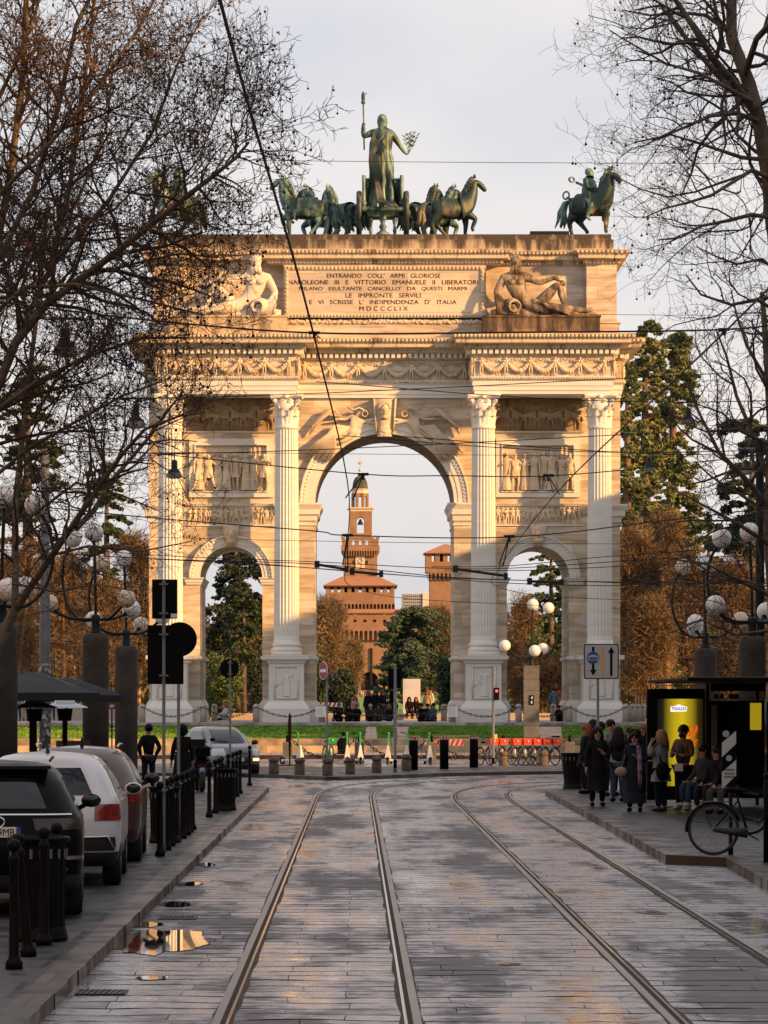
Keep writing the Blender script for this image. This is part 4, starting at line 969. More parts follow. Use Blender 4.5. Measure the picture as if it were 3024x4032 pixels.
for s in (-1, 1):
    g = G().lathe([(.06, 0), (.1, .25), (.07, .5), (.13, .8), (.16, 1.0)], 8, (s * .62, .2, 0)); put('strut', g, m_bronze, ch, True)
# the goddess
pz = {'eL': (.165, -.01, .70), 'wL': (.235, -.05, .605), 'hL': (.275, -.07, .59), 'sR': (-.098, 0, .81), 'eR': (-.20, .0, .76), 'wR': (-.20, -.03, .875), 'hR': (-.19, -.03, .915), 'kR': (-.05, -.06, .28), 'kL': (.09, .06, .28), 'aL': (.10, .13, .08), 'fL': (.1, .09, .02)}
gd = thing('bronze_goddess', 'tall bronze goddess standing in the chariot, seen from behind with a raised staff', 'statue', (X(1505, 181.6), 181.6, zTop + 1.42), PI, s=1)
HG = 4.9
b = figure({k: ((-x, y, c)) for k, (x, y, c) in pz.items()} if False else pz, 2, 1.12); b.v = [(-x * HG, y * HG, c * HG) for x, y, c in b.v]; b.f = [tuple(reversed(f)) for f in b.f]
b.ball((0, -.34, HG * .915), .08, 6); put('body', b, m_bronze, gd, True)
rn = random.Random(21); q = G(); nn = 44
prof = [(.855, .045), (.82, .10), (.76, .112), (.68, .10), (.6, .088), (.53, .105), (.42, .112), (.3, .11), (.18, .115), (.06, .13), (-.02, .15)]
for zc, r in prof:
    am = .07 + max(0, .8 - zc) * .22
    for j_ in range(nn): a = 2 * PI * j_ / nn; rr = r * (1 + am * math.sin(a * 8 + zc * 5) + am * .5 * math.sin(a * 15 + 2)); q.v.append((rr * math.cos(a) * HG, rr * math.sin(a) * .8 * HG, zc * HG))
for i in range(len(prof) - 1):
    for j_ in range(nn): p = i * nn + j_; r_ = i * nn + (j_ + 1) % nn; q.f.append((p, p + nn, r_ + nn, r_))
put('dress', q, m_bronze, gd, True)
q = G()
for i in range(14):     # cloak hanging from the left shoulder (viewer) and trailing over the chariot floor
    a = i / 13; q.tube([(.42 - .35 * a, .18, 3.95), (.58 - .4 * a, .42, 3.3), (.62 - .45 * a, .5, 2.4), (.6 - .5 * a, .52, 1.55 - .3 * math.sin(a * 3))], [.06, .09, .1, .05], 6)
for i in range(9):
    a = i / 8; q.tube([(.35 - .1 * a, .45, 1.5), (.3 - .2 * a, .6, .8), (.2 - .3 * a, .85, .25), (-.1 - .5 * a, 1.6 + .1 * a, .06), (-.35 - .45 * a, 2.1, -.1 - .1 * a)], [.07, .09, .09, .08, .04], 6)
for i in range(9):
    a = i / 8; q.tube([(-.35, .15, 4.0 - .1 * a), (0 - .1 * a, .48, 3.4 - .2 * a), (.35 - .1 * a, .52, 2.7 - .25 * a)], [.05, .07, .05], 6)
put('cloak', q, m_bronze2, gd, True)
q = G().ball((0, .05, HG * .945), .27, 10, (.95, 1.05, 1)); q.ball((0, .3, HG * .95), .14, 8); put('hair', q, m_bronze, gd, True)
st = G().tube([(.93, -.13, 3.7), (.98, -.13, 6.1)], .045, 6); st.ball((.98, -.13, 6.15), .12, 8); st.ball((.98, -.13, 6.42), .13, 8, (.8, .8, 2.2)); st.tube([(.98, -.13, 6.5), (.8, -.13, 6.62)], [.05, .02], 5)
st.v = [(x, y, c - .62) for x, y, c in st.v]; put('staff', st, m_bronze, gd, True)
br = G(); rn = random.Random(2); base = Vector((-1.37, -.35, 2.9))
for k in range(4):
    d = Vector((-.35 + .22 * k - .1, 0, 1.15 - .1 * abs(k - 1.5))); pts = [base, base + d * .5, base + d]; br.tube(pts, [.02, .015, .008], 4)
    for i in range(7):
        p = base + d * (.3 + .1 * i); sg = 1 if i % 2 else -1; br.prism([p, p + Vector((sg * .1, 0, .06)), p + Vector((sg * .2, 0, .2)), p + Vector((sg * .06, 0, .14))], (0, .02, 0))
put('olive_branch', br, m_bronze, gd)
# mounted victories at the corners
def rider(px, Y, flip, label):
    b, mn, tl = horse(11 + flip, 'R', 0, 0, 0); t = thing('mounted_victory', label, 'statue', (X(px, Y), Y, zTop), 0)
    pose = {'pel': (0, 0, .53), 'tL': (.09, -.02, .5), 'kL': (.17, -.17, .38), 'aL': (.19, -.1, .18), 'fL': (.19, -.17, .12), 'tR': (-.09, -.02, .5), 'kR': (-.17, -.17, .38), 'aR': (-.19, -.1, .18), 'fR': (-.19, -.17, .12),
            'eR': (-.13, .16, .74), 'wR': (-.12, .3, .80), 'hR': (-.12, .36, .83), 'eL': (.14, -.06, .66), 'wL': (.1, -.16, .66), 'hL': (.1, -.2, .66)}
    r = figure(pose, 2, 1.15); q = G().add(r, T(-.1, 0, .25, rz=-PI / 2, s=(3.3, 3.1, 2.9))); ro = G()
    for i in range(14):
        a = i / 13 * 2 * PI; ro.tube([(-.1 + .2 * math.cos(a), .2 * math.sin(a), 2.55), (-.1 + .27 * math.cos(a), .27 * math.sin(a), 2.2), (-.15 + .3 * math.cos(a), .42 * math.sin(a), 1.75), (-.3 + .4 * math.cos(a), .58 * math.sin(a), 1.25)], [.07, .1, .1, .05], 6)
    hh = G().ball((-.05, 0, 2.98), .2, 8); wr = G().torus((1.2, .35, 2.78), .2, .05, 14, 6, 'x', (1, 1, .6)); wr2 = G().torus((1.05, -.3, 1.95), .18, .045, 14, 6, 'y'); q.tube([(1.02, -.3, 1.85), (.7, -.25, 1.7), (.3, -.2, 1.9)], [.06, .09, .08], 6)
    for nm, gg in (('horse_body', b), ('mane', mn), ('tail', tl), ('rider_body', q), ('dress', ro), ('hair', hh), ('wreath', wr), ('wreath', wr2)):
        if flip: gg.v = [(-x, y, c) for x, y, c in gg.v]; gg.f = [tuple(reversed(f)) for f in gg.f]
        put(nm, gg, m_bronze2 if (flip and nm == 'horse_body') else m_bronze, t, True)
    t.scale = (1.1, 1.1, 1.1); t.rotation_euler = (0, 0, R(-40) if flip else R(38))
rider(2315, 181.3, 1, 'bronze victory on a horse holding out wreaths, right corner of the arch')
rider(705, 181.3, 0, 'bronze victory on a horse behind bare branches, left corner of the arch')
g = G().box(-1.0, 1.0, -.3, .3, 0, .16); tag(put('roof_hatch', g, m_iron, loc=(X(2163, 181), 181, zTop)), 'low dark metal hatch on the parapet left of the mounted victory', 'roof hatch')
# ================================================================ CASTLE BEYOND THE PARK
def brickmat(name, c1, c2, sc_=1.0):
    m = mat(name, c1, .9, col2=c2, scale=.35 * sc_, contrast=(.3, .7), bump=.4, bscale=2, detail=8); return m
m_brick = brickmat('castle_brick', (.20, .115, .068), (.29, .175, .108))
m_tile = mat('castle_roof_tiles', (.26, .12, .065), .9, col2=(.36, .19, .11), scale=.9, stretch=(3, 3, .4))
m_dark = mat('dark_opening', (.02, .015, .012), .9)
m_lead = mat('lead_dome', (.05, .055, .055), .8, 0, var=.2, scale=.4)
m_pale = mat('pale_stone', (.62, .52, .42), .8, var=.1)
m_gold = mat('gilded_metal', (.6, .55, .45), .4, .6)
CY0 = 1050.0
def cz(py, base=4.4): return Z(py, CY0) - base
def open_wall(g, x0, x1, z0, z1, y0, y1, ops):
    """wall slab with real rectangular openings (xa, xb, za, zb)"""
    xs = sorted(set([x0, x1] + [o[0] for o in ops] + [o[1] for o in ops])); zs = sorted(set([z0, z1] + [o[2] for o in ops] + [o[3] for o in ops]))
    for a, b in zip(xs, xs[1:]):
        run = None
        for c, d in zip(zs, zs[1:]):
            hole = any(o[0] - 1e-6 <= a and b <= o[1] + 1e-6 and o[2] - 1e-6 <= c and d <= o[3] + 1e-6 for o in ops)
            if not hole: g.box(a, b, y0, y1, c, d)
def arcade(g, x0, x1, z0, z1, y0, y1, n):
    w = (x1 - x0) / n; r = w * .33
    for i in range(n):
        c = x0 + w * (i + .5); arch_wall(g, c - w / 2, c + w / 2, c, r, z1 - r - w * .18, z0, z1, y0, y1, 8)
def hip(P0, z0, z1, inset):
    return G().layers(P0, [(0, z0), (.15, z0 + .25), (-inset, z1)])
def rect(x0, x1, y0, y1): return [(x0, y0), (x1, y0), (x1, y1), (x0, y1)]
tx = 1418; K = 13.2
tw = thing('castle_clock_tower', 'tall orange brick castle clock tower with stepped storeys and dark dome', 'castle tower', (X(tx, CY0), CY0, 4.4))
def u(px): return (px - tx) / K
g = G(); g.box(u(1279), u(1553), 0, 24, 0, cz(2398)); put('lower_wall', g, m_brick, tw)
g = G(); g.box(u(1295), u(1541), -.4, .2, 0, cz(2398)); arcade(g, u(1281), u(1555), cz(2398), cz(2376), -1.6, -.2, 19); g.box(u(1281), u(1555), -.19, .1, cz(2398), cz(2376)); put('machicolation', g, m_brick, tw)
ops = [(u(px - 6), u(px + 6), cz(2333), cz(2312)) for px in (1307, 1334, 1362, 1390, 1418.5, 1446, 1475, 1503, 1531)]
g = G(); open_wall(g, u(1283), u(1553), cz(2376), cz(2309), -1.5, -.4, ops); open_wall(g, u(1283), u(1553), cz(2376), cz(2309), 22, 23, [o for i, o in enumerate(ops) if i in (0, 1, 4, 7, 8)])
for s in (u(1283), u(1553) - 1): g.box(s, s + 1, -.4, 22, cz(2376), cz(2309))
put('gallery_wall', g, m_brick, tw)
g = hip(rect(u(1274), u(1564), -3, 25), cz(2309), cz(2268), 5.6); put('roof', g, m_tile, tw)
g = G(); g.box(u(1352), u(1486), 4, 15, cz(2290), cz(2187)); g.layers(rect(u(1352), u(1486), 4, 15), [(0, cz(2187)), (.7, cz(2168)), (.7, cz(2145))]); open_wall(g, u(1346), u(1491), cz(2145), cz(2120), 3.2, 4.2, [(u(px - 5), u(px + 5), cz(2144), cz(2126)) for px in (1391, 1418, 1444)]); put('tower_wall', g, m_brick, tw)
g = G(); arcade(g, u(1353), u(1485), cz(2187), cz(2165), 2.6, 3.4, 13); put('machicolation', g, m_brick, tw)
for px in (1350, 1370, 1391, 1418, 1444, 1466, 1487):
    g = G(); x = u(px); g.prism([(x - .5, 3.2, cz(2121)), (x + .5, 3.2, cz(2121)), (x + .75, 3.2, cz(2106)), (x + .3, 3.2, cz(2112)), (x, 3.2, cz(2113)), (x - .3, 3.2, cz(2112)), (x - .75, 3.2, cz(2106))], (0, .9, 0)); put('merlon', g, m_brick, tw)
g = G(); g.box(u(1400), u(1436), 3.7, 4.1, cz(2237), cz(2188)); ck = put('clock_face', g, m_pale, tw)
g = G(); q = [(-.3, 2.9), (.35, 3.1), (.4, 2.3), (-.35, 1.9), (-.3, 1.4), (.4, 1.2), (.35, .6), (0, .3)]; g.tube([(x - .0, 3.62, cz(2237) + z_) for x, z_ in q], .07, 4); g.torus((0, 3.62, cz(2237) + 2.2), .7, .05, 14, 4, 'y'); put('crest_relief', g, m_lead, ck)
for px in (1394, 1445): g = G(); g.prism([(u(px) - .3, 3.8, cz(2218)), (u(px) + .3, 3.8, cz(2218)), (u(px) + .3, 3.8, cz(2207)), (u(px), 3.8, cz(2203)), (u(px) - .3, 3.8, cz(2207))], (0, .25, 0)); put('window', g, m_dark, tw)
g = G(); g.layers(rect(u(1383), u(1457), 6, 12), [(.4, cz(2120)), (.5, cz(2100)), (0, cz(2096))]); 
a0 = u(1419); arch_wall(g, u(1375), u(1465), a0, 1.05, cz(2044), cz(2096), cz(2008), 6, 12, 14); put('belfry_wall', g, m_brick, tw)
g = G(); g.layers(rect(u(1375), u(1464), 6, 12), [(.02, cz(2009)), (.1, cz(2007)), (.1, cz(2003)), (.5, cz(1999)), (.6, cz(1997)), (.6, cz(1994)), (0, cz(1993))]); put('belfry_cornice', g, m_pale, tw)
g = G().lathe([(.9, 0), (.75, .5), (.45, 1.1), (.3, 1.6), (.1, 1.8)], 12, (a0, 7, cz(2062))); put('bell', g, m_iron, tw)
# lantern with eight piers
g = G(); c0 = (u(1418), 9, 0)
for k in range(8):
    a = PI / 8 + k * PI / 4; g.lathe([(.5, cz(1996)), (.5, cz(1936))], 6, (c0[0] + 2.3 * math.cos(a), 9 + 2.3 * math.sin(a), 0))
    M = Matrix.Translation((c0[0], 9, 0)) @ Matrix.Rotation(k * PI / 4, 4, 'Z'); q = G(); arch_wall(q, -.95, .95, 0, .62, cz(1956), cz(1996), cz(1936), -2.3, -1.9, 8); g.add(q, M)
put('lantern', g, m_brick, tw)
oct_ = [(c0[0] + 2.6 * math.cos(PI / 8 + k * PI / 4), 9 + 2.6 * math.sin(PI / 8 + k * PI / 4)) for k in range(8)]
g = G().layers(oct_, [(0, cz(1936.5)), (0, cz(1925)), (.25, cz(1922)), (.3, cz(1919)), (-.1, cz(1918))]); put('lantern_cornice', g, m_pale, tw)
g = G().layers(oct_, [(0, cz(1918.5)), (-.15, cz(1905)), (-.35, cz(1890)), (-.8, cz(1876)), (-1.5, cz(1868)), (-2.35, cz(1864))]); put('dome', g, m_lead, tw)
g = G(); g.tube([(c0[0], 9, cz(1865)), (c0[0], 9, cz(1790))], .07, 5); g.lathe([(.5, cz(1865)), (.3, cz(1858)), (.12, cz(1850))], 8, c0[:2] + (0,)); g.ball((c0[0], 9, cz(1843)), .5, 10); g.ball((c0[0], 9, cz(1858)), .3, 8)
for k in range(12): a = k * PI / 6; g.tube([(c0[0], 9, cz(1815)), (c0[0] + .62 * math.cos(a), 9, cz(1815) + .62 * math.sin(a))], .1, 4)
put('finial', g, m_gold, tw)
for s in (1375, 1464): g = G().tube([(u(s), 6, cz(1994)), (u(s), 6, cz(1978))], [.3, .1], 6); g.ball((u(s), 6, cz(1983)), .25, 6); put('corner_ornament', g, m_pale, tw)
# curtain wall in front of it
cw = thing('castle_wall', 'long orange brick castle curtain wall with tiled gallery and dark gate arch', 'castle wall', (X(1400, 1040), 1040, 4.4))
def uw(px): return (px - 1400) * 1040 / F
def cw_(py): return Z(py, 1040) - 4.4
ga = uw(1455)
g = G(); arch_wall(g, uw(900), uw(2000), ga, 2.6, cw_(2680), 0, cw_(2520), 0, 3, 10); put('wall', g, m_brick, cw)
g = G(); arcade(g, uw(1020), uw(1880), cw_(2520), cw_(2480), -1.5, -.2, 46); g.box(uw(900), uw(2000), -.19, 2, cw_(2520), cw_(2480)); put('machicolation', g, m_brick, cw)
g = G(); open_wall(g, uw(900), uw(2000), cw_(2480), cw_(2415), -1.5, -.6, [(uw(px - 6), uw(px + 6), cw_(2450), cw_(b)) for px, b in ((1180, 2418), (1220, 2436), (1260, 2418), (1300, 2436), (1360, 2418), (1398, 2418), (1437, 2436), (1475, 2436), (1514, 2418), (1552, 2418), (1592, 2436), (1630, 2418), (1680, 2418), (1720, 2436))]); g.box(uw(900), uw(2000), 1.5, 2, cw_(2480), cw_(2440)); put('gallery_wall', g, m_brick, cw)
g = G().layers(rect(uw(900), uw(2000), -2.2, 4), [(0, cw_(2416)), (.1, cw_(2412)), (-2.6, cw_(2398))]); put('roof', g, m_tile, cw)
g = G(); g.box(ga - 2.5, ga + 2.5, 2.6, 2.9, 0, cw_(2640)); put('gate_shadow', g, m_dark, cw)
for px in (1403, 1462): g = G(); g.box(uw(px) - .35, uw(px) + .35, -.5, -.1, cw_(2700), cw_(2552)); put('buttress', g, m_iron if px == 1462 else m_brick, cw)
# second tower
t2 = thing('brick_tower', 'square orange brick tower with pyramid roof at the right jamb of the central arch', 'castle tower', (X(1756, 1045), 1045, 4.4))
K2 = F / 1045
def u2(px): return (px - 1756) / K2
def c2(py): return Z(py, 1045) - 4.4
g = G(); g.box(u2(1692), u2(1820), 0, 10, 0, c2(2283)); put('wall', g, m_brick, t2)
g = G(); arcade(g, u2(1682), u2(1830), c2(2283), c2(2254), -1, -.1, 9); g.box(u2(1690), u2(1822), -.09, 10, c2(2283), c2(2254)); put('machicolation', g, m_brick, t2)
g = G(); ops = [(u2(px - 6), u2(px + 6), c2(2212), c2(2183)) for px in (1706, 1738, 1768, 1800)]; open_wall(g, u2(1676), u2(1836), c2(2254), c2(2181), -1.1, -.3, ops)
open_wall(g, u2(1676), u2(1836), c2(2254), c2(2181), 10.3, 11, [ops[0], ops[2]])
for s in (u2(1676), u2(1836) - .8): g.box(s, s + .8, -.3, 10.3, c2(2254), c2(2181))
put('gallery_wall', g, m_brick, t2); g = hip(rect(u2(1670), u2(1842), -2.4, 12), c2(2181), c2(2140), 6); put('roof', g, m_tile, t2)
# modern block between them
mb = thing('office_building', 'distant grey modern office block with antennas between the castle towers', 'building', (X(1640, 1400), 1400, 5)); K3 = F / 1400
g = G(); bx = lambda px: (px - 1640) / K3
ops = []
for r_ in range(9):
    for c_ in range(14): ops.append((bx(1588 + c_ * 7.6), bx(1588 + c_ * 7.6 + 5), Z(2447 - r_ * 12, 1400) - 5, Z(2441 - r_ * 12, 1400) - 5))
open_wall(g, bx(1583), bx(1690), 0, Z(2338, 1400) - 5, 0, .5, [o for o in ops if o[1] < bx(1688)]); g.box(bx(1583), bx(1690), .6, 14, 0, Z(2339, 1400) - 5); put('wall', g, mat('grey_concrete', (.28, .29, .31), .8, var=.1), mb)
g = G(); g.box(bx(1664), bx(1700), -.6, 12, 0, Z(2334, 1400) - 5); put('stair_tower', g, m_pale, mb)
g = G()
for px in (1600, 1622, 1650, 1668): g.tube([(bx(px), 3, Z(2339, 1400) - 5), (bx(px), 3, Z(2314 + (px % 7) * 2, 1400) - 5)], .12, 4); g.tube([(bx(px) - .7, 3, Z(2326, 1400) - 5), (bx(px) + .7, 3, Z(2326, 1400) - 5)], .1, 4)
put('antenna_mast', g, m_pale, mb)

# ================================================================ TREES
m_bark = mat('plane_tree_bark', (.06, .045, .032), .9, col2=(.13, .10, .07), scale=3, contrast=(.4, .6), bump=.5)
m_twig = mat('dark_twigs', (.045, .028, .018), .95, var=.3, scale=2)
m_twig2 = mat('grey_brown_twigs', (.055, .045, .038), .95, var=.3, scale=2)
m_ball = mat('seed_balls', (.035, .02, .012), .95)
m_dleaf = mat('withered_leaves', (.16, .07, .025), .9, var=.4, scale=6)
m_blue = mat('blue_cedar_foliage', (.035, .07, .05), .85, col2=(.09, .13, .085), scale=.7, contrast=(.4, .6))
m_orange = mat('bare_crown_twigs', (.15, .10, .052), .95, var=.35, scale=.8)
m_brown = mat('brown_crown_twigs', (.11, .072, .04), .95, var=.35, scale=.8)
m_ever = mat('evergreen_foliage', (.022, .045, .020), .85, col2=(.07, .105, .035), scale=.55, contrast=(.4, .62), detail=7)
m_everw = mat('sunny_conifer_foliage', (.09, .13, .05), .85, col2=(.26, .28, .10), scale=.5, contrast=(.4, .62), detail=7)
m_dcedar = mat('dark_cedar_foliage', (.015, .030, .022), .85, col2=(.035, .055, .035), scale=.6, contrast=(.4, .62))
m_bush = mat('laurel_foliage', (.03, .06, .012), .7, col2=(.10, .135, .025), scale=.9, contrast=(.4, .6), detail=7)
m_pinebark = mat('pine_bark', (.13, .08, .05), .9, var=.3, scale=1.5)
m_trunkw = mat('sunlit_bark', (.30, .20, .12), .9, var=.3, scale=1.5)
def rv(rn): 
    while True:
        v = Vector((rn.uniform(-1, 1), rn.uniform(-1, 1), rn.uniform(-1, 1)))
        if .05 < v.length < 1: return v.normalized()
def limb(gs, pts, r0, r1, rn, lev, opt):
    """a limb along pts with side branches; gs = dict of builders: wood, twig, ball, leaf"""
    pts = [Vector(p) for p in pts]; k = len(pts); n = 6 if r0 > .05 else (4 if r0 > .02 else 3)
    rads = [r0 + (r1 - r0) * i / (k - 1) for i in range(k)]
    (gs['wood'] if lev == 0 else gs['twig']).tube(pts, rads, n, cap=False)
    if lev >= opt['lev']:
        if 'ball' in gs and rn.random() < opt['ball']:
            p = pts[-1]; h = rn.uniform(.06, .14); q = p - Vector((0, 0, h)); gs['twig'].tube([p, q], .0025, 3, False); gs['ball'].ball(q, rn.uniform(.014, .021), 6)
        return
    L = sum((b - a).length for a, b in zip(pts, pts[1:])); cnt = max(2, int(L / opt['gap'][lev] * rn.uniform(.8, 1.2)))
    for c in range(cnt):
        t = (c + rn.random()) / cnt; t = opt['t0'][lev] + (1 - opt['t0'][lev]) * t
        s = t * (k - 1); i = min(k - 2, int(s)); p = pts[i].lerp(pts[i + 1], s - i); d = (pts[i + 1] - pts[i]).normalized(); rr = (rads[i] * (1 - s + i) + rads[i + 1] * (s - i))
        side = rv(rn); side = (side - d * side.dot(d)).normalized(); nd = (d * rn.uniform(.35, .9) + side * rn.uniform(.6, 1.1) + Vector((0, 0, opt['up']))).normalized()
        ln = opt['len'][lev] * rn.uniform(.5, 1.15) * (1.15 - (.75 if lev == 0 else .5) * t); nseg = opt['seg'][lev]; q = [p]; dd = nd
        for j in range(nseg):
            dd = (dd + rv(rn) * opt['wob'] + Vector((0, 0, opt['curl'] * (j + 1) / nseg))).normalized(); q.append(q[-1] + dd * ln / nseg)
        cr = max(opt['rmin'], min(rr * .62, opt['rad'][lev])); limb(gs, q, cr, max(opt['rmin'] * .7, cr * .35), rn, lev + 1, opt)
    if 'leaf' in gs and lev >= 1 and rn.random() < opt.get('leafp', 0):
        for _ in range(opt.get('leafn', 3)):
            p = rn.choice(pts) + rv(rn) * .1; a = rv(rn) * rn.uniform(.03, .06); b = rv(rn) * rn.uniform(.03, .05); gs['leaf'].poly([p - a, p + b, p + a])
def baretree(name, label, base, trunk, limbs, opt, seed, cat='tree', group=None, mats=(None, None)):
    rn = random.Random(seed); gs = {'wood': G(), 'twig': G(), 'ball': G(), 'leaf': G()}
    t = thing(name, label, cat, base, group=group); B = Vector(base)
    tk = G().tube([Vector(p) - B for p, r in trunk], [r for p, r in trunk], 12)
    for pts, r0, r1 in limbs: limb(gs, [Vector(p) - B for p in pts], r0, r1, rn, 0, opt)
    put('trunk', tk, mats[0] or m_bark, t, True); put('limbs', gs['wood'], mats[0] or m_bark, t, True); c = put('crown', gs['twig'], mats[1] or m_twig, t)
    if gs['ball'].v: put('seed_balls', gs['ball'], m_ball, t)['kind'] = 'stuff'
    if gs['leaf'].v: put('withered_leaves', gs['leaf'], m_dleaf, t)['kind'] = 'stuff'
    return t
def PW(l, Y0=45, j=0): return [W(a[0], a[1], a[2] if len(a) > 2 else Y0) for a in l]
oA = dict(lev=4, gap=[.20, .165, .13, .12], t0=[.08, .1, .1, .1], len=[1.75, .85, .42, .17], seg=[5, 5, 4, 2], wob=.34, curl=.05, up=.12, rad=[.03, .013, .007, .005], rmin=.0042, ball=.16, leafp=.08, leafn=3)
LT = [([(-150, 2050, 46), (-60, 1650, 46), (60, 1350, 46), (180, 1200, 46), (330, 1090, 45), (500, 960, 44), (700, 800, 43.5), (830, 700, 43), (930, 620, 43), (980, 560, 43)], 0.081, 0.016),
      ([(-160, 2100, 47), (-70, 1500, 48), (-20, 1000, 48.5), (40, 700, 49), (90, 300, 49), (110, -150, 49)], 0.074, 0.040),
      ([(60, 1350, 47), (200, 1050, 48), (280, 700, 49), (330, 350, 49.5), (380, -60, 50)], 0.050, 0.024),
      ([(-20, 1050, 47), (130, 750, 47), (230, 420, 47), (300, 100, 47), (420, -140, 47)], 0.043, 0.024),
      ([(200, 1050, 46), (420, 800, 46), (600, 520, 46), (700, 250, 46), (800, 60, 46)], 0.031, 0.012),
      ([(330, 1090, 45), (520, 1040, 45), (700, 1000, 44.5), (860, 1010, 44)], 0.022, 0.008),
      ([(-60, 1650, 45), (150, 1500, 44.5), (350, 1400, 44), (560, 1330, 44), (740, 1330, 44)], 0.037, 0.012),
      ([(-100, 1300, 45), (100, 1130, 44), (300, 1120, 43), (560, 1180, 43), (800, 1240, 43)], 0.034, 0.010),
      ([(500, 960, 44), (640, 830, 44.5), (790, 610, 45), (880, 380, 45.5), (900, 180, 46)], 0.019, 0.008),
      ([(830, 700, 43), (920, 560, 42.5), (980, 450, 42.5), (1030, 410, 42.5)], 0.011, 0.005),
      ([(-40, 800, 46), (200, 560, 46), (400, 330, 46), (540, 120, 46), (640, -60, 46)], 0.031, 0.016),
      ([(-60, 500, 47), (60, 250, 47), (140, 50, 47), (200, -200, 47)], 0.031, 0.016),
      ([(-50, 1900, 47), (120, 1760, 46.5), (300, 1660, 46), (480, 1560, 45.5), (640, 1500, 45)], 0.031, 0.010)]
tb = W(-230, 0, 46); tb.z = .12
baretree('plane_tree', 'big bare plane tree with seed balls and withered leaves, left foreground', tb, [(tb, .25), (W(-200, 2500, 46), .2), (W(-150, 2050, 46), .12)], [(PW(a), b, c) for a, b, c in LT], oA, 7)
# a second one further along, its forked limb crosses in front of the arch
oB = dict(oA, gap=[.32, .26, .2, .17], ball=.1, leafp=.02, len=[1.7, .9, .45, .2])
LB = [([(60, 2400, 62), (230, 2150, 61), (300, 2050, 60), (400, 1900, 60), (480, 1790, 59), (570, 1690, 58), (700, 1640, 57), (800, 1625, 57)], 0.068, 0.012),
      ([(300, 2080, 60), (370, 2010, 60.5), (450, 1880, 61), (580, 1730, 61), (660, 1620, 61), (720, 1540, 61)], 0.056, 0.016),
      ([(480, 1820, 60), (600, 1810, 60), (700, 1880, 60), (760, 2010, 60)], 0.015, 0.006),
      ([(60, 2400, 62), (60, 2000, 63), (100, 1600, 64), (150, 1200, 64), (190, 800, 64)], 0.068, 0.032),
      ([(100, 1700, 64), (220, 1500, 64), (350, 1400, 64), (470, 1250, 64)], 0.037, 0.016),
      ([(150, 2200, 62), (350, 2150, 61), (560, 2170, 60), (760, 2130, 60)], 0.028, 0.008),
      ([(100, 2050, 63), (300, 1900, 63), (480, 1950, 62), (620, 2010, 62)], 0.031, 0.010),
      ([(190, 1000, 64), (320, 760, 64), (420, 500, 64), (450, 200, 64)], 0.031, 0.016),
      ([(60, 2300, 62), (220, 2330, 61), (380, 2300, 60), (540, 2330, 60)], 0.022, 0.008)]
tb = W(-190, 0, 62); tb.z = .12
baretree('plane_tree', 'slimmer bare plane tree behind the left globe lamps, branches over the arch', tb, [(tb, .3), (W(-130, 2900, 62), .18), (W(-20, 2560, 62), .12), (W(60, 2400, 62), .08)], [(PW(a), b, c) for a, b, c in LB], oB, 12)
# right foreground
oC = dict(oA, gap=[.36, .27, .2, .16], wob=.42, curl=.10, up=-.02, rmin=.0028, ball=.10, leafp=0, len=[1.9, 1.0, .55, .28], rad=[.035, .014, .006, .004])
LR = [([(3050, 900, 52), (3030, 700, 52), (2990, 480, 52), (2950, 330, 52), (2880, 150, 52), (2880, -60, 52)], 0.144, 0.080),
      ([(2975, 440, 52), (2900, 340, 51), (2800, 220, 50), (2720, 90, 50), (2640, -30, 50)], 0.065, 0.040),
      ([(2980, 450, 52), (2850, 320, 52.5), (2760, 220, 53), (2660, 100, 53), (2600, 20, 53), (2500, 40, 53)], 0.058, 0.012),
      ([(2990, 480, 52), (2900, 445, 51), (2800, 455, 50), (2700, 500, 50), (2600, 540, 50), (2500, 560, 50)], 0.043, 0.010),
      ([(2960, 400, 51), (2850, 340, 50), (2760, 290, 50), (2620, 250, 50), (2500, 180, 50), (2400, 120, 50)], 0.040, 0.010),
      ([(3030, 700, 52), (2960, 670, 51), (2880, 720, 50.5), (2800, 770, 50), (2700, 800, 50), (2620, 820, 50), (2530, 860, 50)], 0.040, 0.008),
      ([(3050, 860, 52), (2960, 845, 51), (2860, 870, 50.5), (2760, 890, 50), (2680, 935, 50), (2590, 945, 50)], 0.036, 0.010),
      ([(3020, 630, 52), (2920, 620, 52), (2830, 590, 52), (2740, 560, 52), (2640, 530, 52), (2560, 560, 52)], 0.036, 0.010),
      ([(2930, 300, 52), (2980, 150, 51), (3060, 60, 50)], 0.058, 0.032), ([(2900, 150, 52), (2780, 60, 52), (2680, 50, 52), (2560, 60, 52), (2450, 40, 52)], 0.036, 0.010),
      ([(3100, 1250, 52), (2980, 1180, 51), (2880, 1200, 51), (2760, 1160, 51), (2700, 1080, 51)], 0.036, 0.010),
      ([(3100, 1100, 53), (3000, 1020, 53), (2900, 1040, 53), (2820, 1010, 53), (2740, 970, 53)], 0.029, 0.008),
      ([(2850, 190, 52), (2800, -50, 52)], 0.036, 0.024)]
tb = W(3130, 0, 52); tb.z = .14
baretree('bare_tree', 'tall bare tree with curling fine twigs against the sky, right foreground', tb, [(tb, .26), (W(3110, 2000, 52), .2), (W(3060, 1000, 52), .125), (W(3050, 900, 52), .12)], [(PW(a), b, c) for a, b, c in LR], oC, 23, mats=(None, m_twig2))
oD = dict(oC, gap=[.5, .4, .3, .25], len=[2.4, 1.3, .7, .35], rmin=.007, rad=[.05, .022, .012, .008], ball=.12, curl=.03, up=.06)
